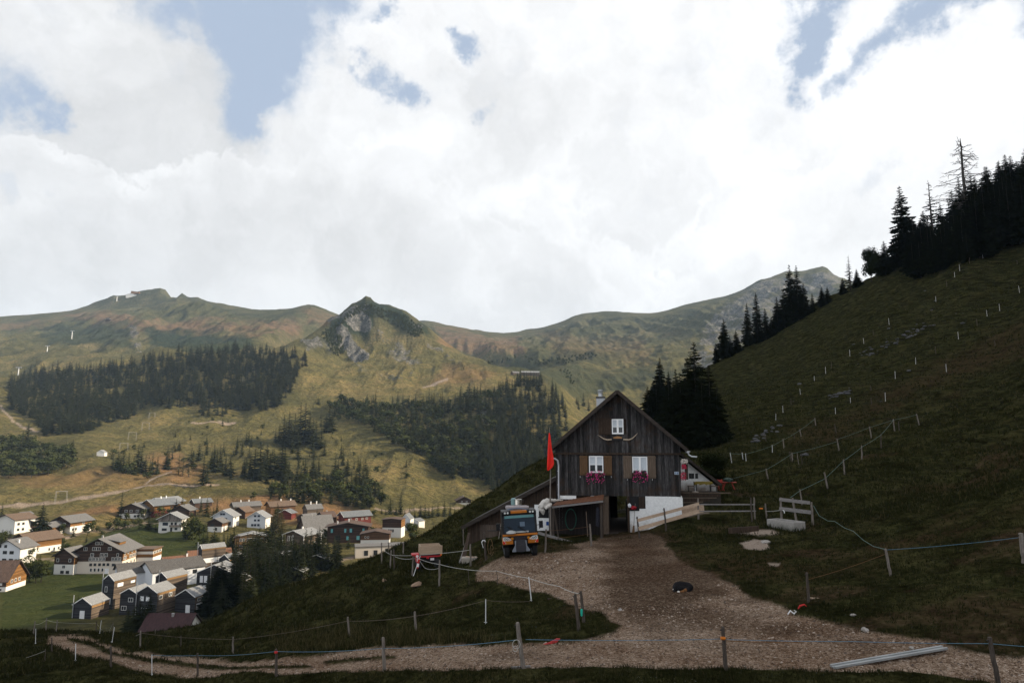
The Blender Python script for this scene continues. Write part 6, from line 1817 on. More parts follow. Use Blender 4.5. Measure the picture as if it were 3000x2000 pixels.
# left barn under the long roof slope
t, o_ = fthing('barn', 1500, 1590, 1.2, 'dark boarded low barn under a long sloping roof left of the farmhouse', 'barn')
PB_ = lambda X, Y, off=1.2: (fac(X, Y, off)[0] - o_[0], fac(X, Y, off)[1] - o_[2])
e0, e1 = PB_(1357, 1547), PB_(1632, 1404)
wl, wr = PB_(1370, 1600), PB_(1632, 1600)
def bt_(x): return e0[1] + (e1[1] - e0[1]) * (x - e0[0]) / (e1[0] - e0[0]) - .04
m = MB(); boards(m, wl[0], wr[0], -2.2, bt_, 0, .14, .26); m.build('wall_boards', OLDW2, t)
m = MB(); m.prism([(wl[0] + .05, -2.2), (wr[0], -2.2), (wr[0], bt_(wr[0]) - .05), (wl[0] + .05, bt_(wl[0]) - .05)], .07, 8, 'y'); m.build('wall', OLDW2, t)
m = MB(); m.prism([e0, e1, (e1[0], e1[1] + .22), (e0[0] - .05, e0[1] + .2)], -.6, 8.4, 'y'); rf2 = m.build('roof', ROOFD, t)
m = MB(); m.bar((e0[0], -.65, e0[1] + .1), (e1[0], -.65, e1[1] + .11), 0, sq=(.06, .26)); m.build('rake_board', RAKE, rf2)
d0, d1 = PB_(1407, 1597), PB_(1458, 1537)
m = MB()
for k in range(6): m.box(d0[0] + (d1[0] - d0[0]) * k / 6 + .004, d0[0] + (d1[0] - d0[0]) * (k + 1) / 6, -.07 - .008 * (k % 2), -.03, d0[1], d1[1])
m.box(d0[0], d1[0], -.10, -.07, d1[1] - .45, d1[1] - .35)
dr = m.build('door', wood('door_grey_brown', (.05, .036, .028), (.12, .09, .07), 1, 'z', 0, 0), t)
m = MB(); m.box(d1[0] - .7, d1[0] - .02, -.13, -.10, d1[1] - .43, d1[1] - .37); m.build('hinge', IRON, dr)
# white wall piece between barn and shed, with hung things
a, b = PB_(1566, 1560, 1.0), PB_(1608, 1478, 1.0)
m = MB(); m.box(a[0], b[0], -.25, -.12, a[1] - .6, b[1]); m.build('white_panel', PLW, t)
a, b = PB_(1601, 1537, .8), PB_(1608, 1528, .8)
o, oo = fthing('blue_box', 1604, 1533, .72, 'small bright blue box on the white wall right of the truck', 'box')
m = MB(); m.box(-.09, .09, -.05, .08, -.12, .12); m.box(-.1, .1, -.06, .09, .12, .14); m.build('case', plain('blue_box_paint', (.02, .07, .24), .5, .1), o)

# open shed with rusty roof in front of the barn side
SO = -2.6
t, o_ = fthing('lean_to_shed', 1690, 1580, SO, 'open dark shed with a rusty sheet roof in front of the farmhouse base', 'shed')
PS = lambda X, Y, off=SO: (fac(X, Y, off)[0] - o_[0], fac(X, Y, off)[1] - o_[2])
fl, fr_ = PS(1617, 1480), PS(1767, 1463)
bl, br_ = PS(1632, 1470, -.1), PS(1770, 1450, -.1)
m = MB()
n = 26
vs = []
for k in range(n + 1):
    q = k / n
    dzz = .025 if k % 2 else 0
    vs.append((fl[0] + (fr_[0] - fl[0]) * q, -.15, fl[1] + (fr_[1] - fl[1]) * q + dzz))
    vs.append((bl[0] + (br_[0] - bl[0]) * q, 2.5, bl[1] + (br_[1] - bl[1]) * q + dzz + .05))
    vs.append((fl[0] + (fr_[0] - fl[0]) * q, -.15, fl[1] + (fr_[1] - fl[1]) * q + dzz - .03))
    vs.append((bl[0] + (br_[0] - bl[0]) * q, 2.5, bl[1] + (br_[1] - bl[1]) * q + dzz + .02))
fs = []
for k in range(n):
    o0, o1 = 4 * k, 4 * k + 4
    fs += [(o0, o1, o1 + 1, o0 + 1), (o0 + 2, o0 + 3, o1 + 3, o1 + 2), (o0, o0 + 2, o1 + 2, o1), (o0 + 1, o1 + 1, o1 + 3, o0 + 3)]
m.add(vs, fs); m.build('roof', RUST, t)
m = MB(); m.bar((fl[0], -.1, fl[1] - .10), (fr_[0], -.1, fr_[1] - .10), 0, sq=(.08, .13)); m.build('front_beam', GREYP, t)
for X, lean, yb in ((1621, .0, 1585), (1762, 0, 1575)):
    a, b = PS(X, 1478), PS(X, yb)
    m = MB(); m.bar((a[0], -.05, a[1] - .1), (b[0], -.05, b[1] - .3), .075, n=7); m.build('post', POSTD, t)
a, b = PS(1621, 1487), PS(1636, 1576)
m = MB(); m.bar((a[0], .05, a[1]), (b[0], .05, b[1]), .06, n=7); m.build('strut', POSTD, t)
wl2, wr2 = PS(1625, 1590, -.5), PS(1768, 1590, -.5)
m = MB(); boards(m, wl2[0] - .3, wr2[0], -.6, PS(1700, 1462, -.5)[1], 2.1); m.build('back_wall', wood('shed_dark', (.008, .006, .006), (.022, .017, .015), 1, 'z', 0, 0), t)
m = MB(); boards(m, PS(1757, 1500)[0], PS(1768, 1500)[0], -.5, fr_[1] - .1, .1); m.build('side_boards', OLDW2, t)
for x0q, x1q in ((1680, 1700), (1703, 1727), (1738, 1748)):
    a, b = PS(x0q, 1592), PS(x1q, 1576)
    m = MB(); m.box(a[0], b[0], -.05, .15, a[1] - .1, b[1]); m.build('plinth_block', PLW, t)
# hose, board, broom, cloths
t, o_ = fthing('garden_hose', 1672, 1520, -.7, 'green garden hose hung in a long oval loop on the shed back wall', 'hose')
m = MB()
r_ = random.Random(4)
for lp in range(3):
    cx_, rx, rz_ = rb.uniform(-.02, .02), .36 + .02 * lp, .72 - .03 * lp
    m.tube([(cx_ + rx * math.cos(q / 24 * 6.283), -.02 * lp, .02 + rz_ * math.sin(q / 24 * 6.283) * (1.0 if math.sin(q / 24 * 6.283) > 0 else 1.08)) for q in range(25)], .014, 5)
m.build('hose', plain('hose_green', (.01, .10, .07), .5, .2), t)
def stick(name, X0, Y0, X1, Y1, off0, off1, rad, mat, label, cat, head=None, sq=None):
    a = fac(X0, Y0, off0); b = fac(X1, Y1, off1)
    pa, pb = FM @ Vector((a[0], off0, a[1])), FM @ Vector((b[0], off1, b[1]))
    t0 = thing(name, pb, 0, label, cat)
    m = MB(); m.bar(pa - pb, (0, 0, 0), rad * .8, rad, 7, sq); m.build('shaft', mat, t0)
    return t0, pa - pb
t, d_ = stick('broom', 1861, 1474, 1857, 1537, -.25, -.5, .018, POSTW, 'broom leaning on the white wall right of the barn doorway', 'broom')
m = MB(); m.bar(-d_ * .02, -d_ * .42, .05, .11, 8); m.build('bristles', plain('bristles', (.12, .07, .035), .95, .4, 12), t)
stick('leaning_pole', 1717, 1497, 1722, 1570, -2.9, -3.2, .03, SHUTG, 'thin pole leaning inside the open shed near its right end', 'pole')
stick('plank_ramp', 1577, 1560, 1694, 1594, -3.6, -4.6, .05, GREYP, 'long grey plank slanting down from the truck side to the gravel', 'plank', sq=(.06, .17))
stick('wooden_stake', 1470, 1520, 1458, 1595, -.5, -1.6, .03, POSTW, 'wooden stake leaning on the barn wall left of the truck', 'stake')
t, o_ = fthing('hanging_coat', 1752, 1518, -2.4, 'dark grey coat hanging at the right end of the open shed', 'coat')
m = MB(); m.lathe((0, 0, 0), [(.05, .75), (.12, .65), (.13, .2), (.17, -.5), (.05, -.52)], 9); o = m.build('cloth', plain('coat_cloth', (.02, .02, .028), .9, .3), t); rough_mesh(o, .025)
t, o_ = fthing('red_cloth', 1855, 1487, -.25, 'crumpled red cloth in the wall niche right of the doorway', 'cloth')
m = MB(); m.lathe((0, 0, 0), [(.02, -.1), (.2, -.08), (.24, .02), (.12, .12), (.02, .14)], 10); o = m.build('cloth', plain('cloth_red', (.25, .012, .02), .85, .3), t); rough_mesh(o, .035)
t, o_ = fthing('white_cloth', 1844, 1481, -.28, 'small white cloth beside the red one in the wall niche', 'cloth')
m = MB(); m.lathe((0, 0, 0), [(.02, -.12), (.12, -.08), (.15, .05), (.05, .14)], 8); o = m.build('cloth', plain('cloth_white', (.55, .56, .6), .85, .1), t); rough_mesh(o, .04)
# white tarpaulin bundle over the shed corner
t, o_ = fthing('tarpaulin_bundle', 1600, 1482, -2.9, 'white crumpled tarpaulin bundle hanging over the left corner of the shed', 'tarpaulin')
TP = plain('tarp_white', (.50, .47, .43), .8, .12, 3)
m = MB()
m.tube([(.32, .1, .42), (.1, .0, .36), (-.12, -.05, .22), (-.3, -.05, .02), (-.34, 0, -.2), (-.2, 0, -.42), (-.16, 0, -.56)], [.10, .19, .23, .24, .2, .14, .05], 10)
m.tube([(.34, 0, .2), (.2, -.1, .0), (.02, -.14, -.08), (-.14, -.12, .0)], [.10, .16, .13, .08], 9)
m.tube([(.3, .2, .38), (.7, .5, .36), (1.1, .9, .34)], [.12, .09, .03], 8)
o = m.build('sheet', TP, t, True)
md = o.modifiers.new('remesh', 'REMESH'); md.mode = 'VOXEL'; md.voxel_size = .035; md.use_smooth_shade = True
tx = bpy.data.textures.new('crumple', 'CLOUDS'); tx.noise_scale = .16
md = o.modifiers.new('crumple', 'DISPLACE'); md.texture = tx; md.strength = .12; md.mid_level = .5
t, o_ = fthing('black_crate', 1592, 1500, -2.3, 'black crate hanging just behind the white tarpaulin bundle', 'crate')
m = MB(); m.box(-.32, .34, 0, .35, -.38, .38); m.box(-.36, .38, -.03, 0, .30, .38); m.box(-.36, .38, -.03, 0, -.38, -.3); m.build('case', BLACK, t)
# flagpole with hanging red flag
t, o_ = fthing('flagpole', 1614, 1584, -3.0, 'weathered wooden flagpole at the left corner of the shed', 'flagpole')
top = fac(1610, 1252, -3.0)
m = MB(); m.tube([(0, 0, -.3), (-.03, 0, 2.4), (top[0] - o_[0] + .04, 0, (top[1] - o_[2]) * .6), (top[0] - o_[0], 0, top[1] - o_[2])], [.06, .055, .035, .018], 8); m.build('pole', POSTW, t)
ft, fo = fthing('flag', 1610, 1266, -3.05, 'plain bright red flag hanging limp from the wooden flagpole', 'flag')
rows = [(1266, 1609, 1611), (1275, 1607.5, 1613), (1290, 1606.5, 1615), (1310, 1605, 1617), (1330, 1604, 1621), (1345, 1603.5, 1623.5), (1358, 1603, 1624), (1366, 1603, 1620), (1372, 1603.2, 1613), (1377, 1603.5, 1606)]
vs, fs = [], []
NC = 9
for Y, x0q, x1q in rows:
    for k in range(NC):
        q = k / (NC - 1)
        a, b = fac(x0q + (x1q - x0q) * q, Y + q * 2.0, -3.05)
        vs.append((a - fo[0], -.06 + .07 * math.sin(q * 9 + Y * .03) * (Y - 1250) / 120 - .05, b - fo[2]))
for i in range(len(rows) - 1):
    for k in range(NC - 1): fs.append((i * NC + k, i * NC + k + 1, (i + 1) * NC + k + 1, (i + 1) * NC + k))
m = MB(); m.add(vs, fs); o = m.build('cloth', plain('flag_red', (.62, .018, .010), .8, .08, 2), ft, True)
md = o.modifiers.new('thick', 'SOLIDIFY'); md.thickness = .008
md = o.modifiers.new('sub', 'SUBSURF'); md.levels = 1; md.render_levels = 2
# ---------------------------------------------------------------- the truck
TD = 40.0
p = at_depth(1528, TD, 1625)
tl, tr_ = at_depth(1480, TD, 1625), at_depth(1576, TD, 1625)
roll = math.atan2(tr_.z - tl.z, tr_.x - tl.x)
t = thing('utility_truck', (p.x, p.y, (tl.z + tr_.z) / 2 + .02), -math.atan2(p.x, p.y) + R(4), 'orange and black narrow mountain utility truck with big windscreen parked before the barn', 'truck')
t.rotation_euler = (0, -max(min(roll, .06), .02), -math.atan2(p.x, p.y) + R(4))
ORG = plain('orange_paint', (.38, .12, .010), .4, .12, 2, spec=.3)
TBLK = plain('truck_black', (.007, .007, .008), .5, .2, spec=.2)
RUB = plain('rubber', (.012, .012, .012), .9, .3)
WSG = glassy('windscreen_glass', (.014, .026, .042), .3)
WSG.node_tree.nodes['Principled BSDF'].inputs['Specular IOR Level'].default_value = .12
LAMPG = plain('lamp_glass', (.55, .56, .55), .15, .1, spec=.6)
GREYM = plain('grey_metal', (.22, .24, .27), .5, .2)
W_ = 1.0
def prof_cab(x0, x1, m): m.prism([(0.10, .95), (.02, 1.35), (.22, 2.48), (.40, 2.60), (1.55, 2.60), (1.62, .55), (.35, .55), (.10, .75)], x0, x1, 'x')
m = MB(); prof_cab(-W_, W_, m); m.build('cab', TBLK, t, bevel=.03)
m = MB(); m.prism([(.005, 1.40), (.005 + .17, 2.36), (.03 + .17, 2.36), (.03, 1.40)], -W_ + .13, W_ - .13, 'x'); ws = m.build('windscreen', WSG, t)
m = MB(); m.prism([(.135, 2.22), (.165, 2.36), (.15, 2.37), (.12, 2.22)], -W_ + .16, W_ - .16, 'x'); m.build('sun_strip', glassy('strip_teal', (.02, .16, .17)), ws)
m = MB(); m.box(-.78, .5, -.006, .006, 1.42, 1.5); m.lathe((-.5, 0, 1.45), [(.3, -.03), (.26, .05), (.1, .12)], 10); m.build('dashboard_papers', plain('papers', (.35, .35, .34), .8, .2), ws)
m = MB(); m.box(.02, .3, .055, .07, 1.75, 2.0); m.build('paper_sheet', plain('sheet_bluish', (.10, .14, .19), .6, .1), ws)
for sx in (-1, 1):
    m = MB(); m.prism([(-.02, .80), (-.04, 1.12), (.1, 1.16), (.7, 1.16), (.7, .80)], min(sx * .42, sx * 1.02), max(sx * .42, sx * 1.02), 'x'); m.build('corner_panel', ORG, t, bevel=.03)
    m = MB(); m.add([(sx * 1.0, -.05, 1.02), (sx * .97, -.045, 1.22), (sx * .72, -.05, 1.20), (sx * .50, -.055, 1.06), (sx * .62, -.055, 1.0)] + [(sx * 1.0, .05, 1.02), (sx * .97, .05, 1.22), (sx * .72, .05, 1.20), (sx * .50, .05, 1.06), (sx * .62, .05, 1.0)],
        [(0, 1, 2, 3, 4), (5, 6, 7, 8, 9), (0, 1, 6, 5), (1, 2, 7, 6), (2, 3, 8, 7), (3, 4, 9, 8), (4, 0, 5, 9)]); hl = m.build('headlight', LAMPG, t)
    for k, (x, z, rr) in enumerate(((.87, 1.12, .062), (.74, 1.10, .058), (.63, 1.06, .04))):
        m = MB(); m.lathe((sx * x, -.065, z), [(rr, -.005), (rr, .01)], 12, 'y'); m.build('lens', TBLK if k < 2 else ORG, hl)
        m = MB(); m.lathe((sx * x, -.075, z), [(rr * .55, -.006), (rr * .55, .004)], 10, 'y'); m.build('bulb_glass', LAMPG, hl)
    m = MB(); m.prism([(sx * 1.0, .86), (sx * .82, .86), (sx * .9, 1.0), (sx * 1.0, 1.0)], -.055, -.035, 'y'); mk = m.build('warning_marker', plain('marker_white', (.6, .58, .55), .5, .05), t)
    m = MB(); m.prism([(sx * 1.0, .86), (sx * .88, .86), (sx * .84, .92), (sx * .95, 1.0), (sx * 1.0, 1.0)], -.060, -.056, 'y'); m.build('red_stripe', plain('marker_red', (.45, .02, .015), .5, .05), mk)
    # wheels
    for y in (.62, 2.6):
        m = MB(); m.lathe((sx * .80, y, .40), [(.12, -.14), (.36, -.15), (.41, -.10), (.41, .10), (.36, .15), (.12, .14)], 18, 'x'); wh = m.build('wheel', RUB, t)
        m = MB(); m.lathe((sx * .80, y, .40), [(.03, -.12), (.22, -.15), (.22, .15), (.03, .12)], 12, 'x'); m.build('rim', GREYM, wh)
    m = MB(); m.tube([(sx * .98, .2, 1.75), (sx * 1.16, .1, 1.78)], .018, 6); m.box(sx * 1.14 - .02, sx * 1.14 + .02, .05, .12, 1.55, 1.9); m.box(min(sx * 1.12, sx * 1.34), max(sx * 1.12, sx * 1.34), .02, .14, 1.60, 1.98); m.build('side_mirror', TBLK, t)
    m = MB(); m.prism([(sx * 1.0, 2.42), (sx * .98, 2.60), (sx * .52, 2.66), (sx * .46, 2.56), (sx * .50, 2.47)], .0, .3, 'y'); pod = m.build('light_pod', TBLK, t, bevel=.02)
    for x in (.64, .80):
        m = MB(); m.lathe((sx * x, -.01, 2.545), [(.058, -.01), (.058, .02)], 12, 'y'); m.build('work_lamp', LAMPG, pod)
    m = MB(); m.bar((sx * .3 + .1, -.06, 1.42), (sx * .3 - .34 , .03, 1.80), .012, .010, 5); m.bar((sx * .3 - .42, .01, 1.78), (sx * .3 - .02, -.02, 1.50), .018, n=4); m.build('wiper', TBLK, t)
m = MB(); m.box(-1.0, 1.0, -.045, .2, 1.25, 1.36); m.build('front_band', ORG, t, bevel=.02)
m = MB(); m.box(-.46, .46, .15, .5, 2.52, 2.62); m.prism([(-.48, 2.50), (.48, 2.50), (.44, 2.62), (-.44, 2.62)], .02, .2, 'y'); m.build('roof_front', ORG, t)
m = MB(); m.box(-.44, .44, -.03, .1, 1.02, 1.25); m.build('grille', TBLK, t)
m = MB()
for k in range(4): m.box(-.42, .42, -.045, -.03, 1.05 + k * .045, 1.07 + k * .045)
m.build('grille_slats', plain('slat_grey', (.04, .03, .035), .5, .1), t)
m = MB(); m.prism([(-.30, 1.02), (.30, 1.02), (.34, .55), (.44, .40), (.30, .42), (.18, .38), (-.18, .38), (-.30, .42), (-.44, .40), (-.34, .55)], -.12, -.04, 'y'); m.box(-.16, .16, -.14, -.11, .62, .76); m.build('mounting_plate', plain('plate_dark', (.03, .03, .036), .5, .2), t)
for sx in (-1, 1):
    m = MB(); m.prism([(sx * .26, 1.0), (sx * .34, 1.0), (sx * .34, .72), (sx * .50, .48), (sx * .50, .40), (sx * .28, .40), (sx * .30, .6)], -.17, -.13, 'y'); m.build('coupling_bracket', plain('bracket_grey', (.15, .165, .19), .5, .15), t)
    m = MB(); m.box(min(sx * .40, sx * .52), max(sx * .40, sx * .52), -.1, 0, 1.08, 1.18); m.build('indicator', plain('indicator_amber', (.45, .17, .01), .3, .1), t)
m = MB(); m.box(-.9, .9, .4, 1.4, .45, .62); m.box(-.3, .3, 1.2, 3.4, .4, .62); m.build('chassis', TBLK, t)
m = MB(); m.box(-.95, .95, 1.7, 3.5, .75, 1.5); m.build('load_box', plain('box_grey', (.02, .02, .02), .6, .2), t)
# load on the roof: blanket roll, pot and bucket
base = t.location; rzt = t.rotation_euler[2]
Mt = Matrix.Translation(base) @ t.rotation_euler.to_matrix().to_4x4()
def on_truck(name, lx, ly, lz, label, cat):
    q = Mt @ Vector((lx, ly, lz)); o_ = thing(name, q, rzt, label, cat); return o_
b = on_truck('blanket_roll', -.05, .75, 2.62, 'pale rolled blanket strapped on the truck roof', 'blanket')
m = MB(); m.lathe((-.68, 0, .12), [(.02, 0), (.12, .03), (.135, .6), (.12, 1.2), (.10, 1.36), (.02, 1.38)], 12, 'x'); o = m.build('roll', plain('blanket', (.30, .27, .27), .85, .35, 8), b, True); rough_mesh(o, .012)
m = MB(); m.tube([(-.6, -.15, .02), (0, -.17, .12), (.6, -.15, .02)], .012, 5); m.build('strap', plain('strap_blue', (.10, .18, .32), .7, .1), b)
b = on_truck('cooking_pot', .05, .95, 2.86, 'shiny metal pot standing on the blanket roll of the truck', 'pot')
m = MB(); m.lathe((0, 0, 0), [(.19, 0), (.20, .02), (.20, .30), (.225, .32), (.21, .335), (.17, .33), (.17, .05)], 16); m.build('pot', plain('steel', (.55, .52, .47), .25, .1, 3, .9), b)
m = MB(); m.tube([(.2, 0, .3), (.31, 0, .28), (.31, 0, .18), (.2, 0, .15)], .012, 5); m.build('handle', IRON, b)
b = on_truck('plastic_canister', -.22, 1.15, 2.86, 'translucent teal canister behind the metal pot on the truck roof', 'canister')
m = MB(); m.lathe((0, 0, 0), [(.14, 0), (.15, .03), (.15, .34), (.12, .38), (.05, .40)], 10); m.build('canister', plain('canister_teal', (.16, .26, .26), .4, .1), b)

# ---------------------------------------------------------------- red transporter with wooden box
p = at_depth(1252, 45.5, 1660)
t = thing('small_transporter', p, -math.atan2(p.x, p.y) + R(8), 'small red motor transporter carrying a pale wooden box, left of the yard', 'vehicle')
REDP = plain('transporter_red', (.40, .02, .025), .45, .15, spec=.4)
PLY = wood('box_plywood', (.30, .21, .14), (.45, .35, .25), 1.5, 'x', 0, 0)
m = MB(); m.box(-.46, .90, -.02, .02, .98, 1.50); m.box(-.46, .90, .98, 1.02, .98, 1.50); m.box(-.46, -.42, .02, .98, .98, 1.50); m.box(.86, .90, .02, .98, .98, 1.46); m.box(-.42, .86, .02, .98, .98, 1.02); m.box(-.52, -.46, -.04, .04, .96, 1.52); m.box(.9, .95, -.04, .04, .96, 1.5); m.build('wooden_box', PLY, t)
m = MB(); m.box(-.42, .9, -.05, 1.05, .90, .98); m.build('load_bed', TBLK, t)
m = MB(); m.box(-.45, .85, -.02, .05, .80, .90); m.box(-.05, .1, -.03, .9, .70, .9); m.build('frame', REDP, t)
m = MB(); m.prism([(-1.0, 1.02), (-.55, 1.04), (-.58, .62), (-.72, .50), (-.78, .90), (-1.02, .94)], -.12, .5, 'y'); m.build('fender', REDP, t, bevel=.02)
m = MB(); m.lathe((-.68, -.14, .90), [(.085, -.01), (.085, .02)], 12, 'y'); m.build('rear_lamp', plain('lamp_white', (.7, .6, .58), .4, .1), t)
m = MB(); m.box(-.70, -.58, -.16, -.12, .58, .78); m.build('reflector_plate', plain('plate_w', (.55, .52, .52), .5, .1), t)
m = MB(); m.box(.18, .42, -.08, -.05, .60, .74); pl_ = m.build('licence_plate', plain('plate_w', (.55, .55, .55)), t)
m = MB(); m.lathe((.86, -.08, .93), [(.06, -.02), (.06, .02)], 10, 'y'); m.build('amber_lamp', plain('amber', (.6, .16, .02), .3, .1), t)
for x in (-.55, .62):
    for y in (.1, .95):
        m = MB(); m.lathe((x, y, .33), [(.1, -.13), (.30, -.13), (.34, -.08), (.34, .08), (.30, .13), (.1, .13)], 16, 'x'); wh = m.build('wheel', RUB, t)
        m = MB(); m.lathe((x, y, .33), [(.02, -.11), (.18, -.13), (.18, .13), (.02, .11)], 10, 'x'); m.build('rim', GREYM, wh)
m = MB(); m.box(-.5, .62, .2, .9, .45, .8); m.build('engine_block', TBLK, t)

# ---------------------------------------------------------------- fence posts and ropes
def post(Xt, Yt, Xb, Yb, D=None, kind='wood', label='', rad=.05, group=None):
    """post whose foot and head are seen at the given pixels; returns its head"""
    pb = hit(Xb, Yb, 12, 330) if D is None else at_depth(Xb, D, Yb)
    if pb is None: pb = hit(Xb, Yb + 6, 12, 330)
    a, c, s_ = ray(Xt, Yt)
    top = Vector((a / c * pb.y, pb.y, s_ / c * pb.y + CAMZ))
    mat = {'wood': POSTW, 'dark': POSTD, 'white': METALW}[kind]
    t0 = thing({'wood': 'fence_post', 'dark': 'fence_post', 'white': 'plastic_post'}[kind], pb, 0, label, 'fence post', group)
    d_ = top - pb
    m = MB()
    if kind == 'white':
        m.tube([(-d_ * .12), (0, 0, 0), d_ * .98, d_], [rad * .4, rad * .4, rad * .36, rad * .2], 6)
        m.build('shaft', mat, t0)
        m = MB(); m.bar((-.07, 0, .06), (.05, 0, .06), .012, n=5); m.build('step', mat, t0)
    else:
        r_ = random.Random(int(Xt * 7 + Yt))
        n = 6
        m.tube([(-d_ * .15)] + [d_ * (k / n) + Vector((r_.uniform(-.012, .012), r_.uniform(-.012, .012), 0)) for k in range(n)] + [d_ * .985, d_], [rad * 1.1] + [rad * (1.06 - .12 * k / n) * r_.uniform(.94, 1.06) for k in range(n)] + [rad * .85, rad * .45], 8)
        m.build('shaft', mat, t0)
        m = MB(); q = d_ * .92; m.lathe(q + Vector((-rad, 0, 0)), [(.012, -.035), (.02, 0), (.012, .035)], 6, 'x'); m.build('insulator', BLACK, t0)
    return top
def rope(points, label, mat, rad=.008, sag=.02, group=None, name='fence_rope'):
    pts_ = []
    for a_, b_ in zip(points, points[1:]):
        for k in range(8):
            q = k / 8
            pp_ = a_.lerp(b_, q); pp_.z -= sag * (a_ - b_).length * 4 * q * (1 - q)
            pts_.append(pp_)
    pts_.append(points[-1].copy())
    o0 = pts_[0].copy()
    m = MB(); m.tube([q - o0 for q in pts_], rad, 4)
    o = m.build(name, mat, None, True, o0)
    return tag(o, label, 'rope', group)
RB = plain('rope_blue', (.09, .19, .27), .7, .25, 14); RW = plain('rope_white', (.40, .39, .36), .7, .25, 14); RO = plain('rope_orange', (.13, .06, .02), .7, .2, 14); RG = plain('rope_green', (.11, .17, .15), .7, .3, 14)
def at_px(X, Y, D):
    a, c, s_ = ray(X, Y); return Vector((a / c * D, D, s_ / c * D + CAMZ))
H = {}
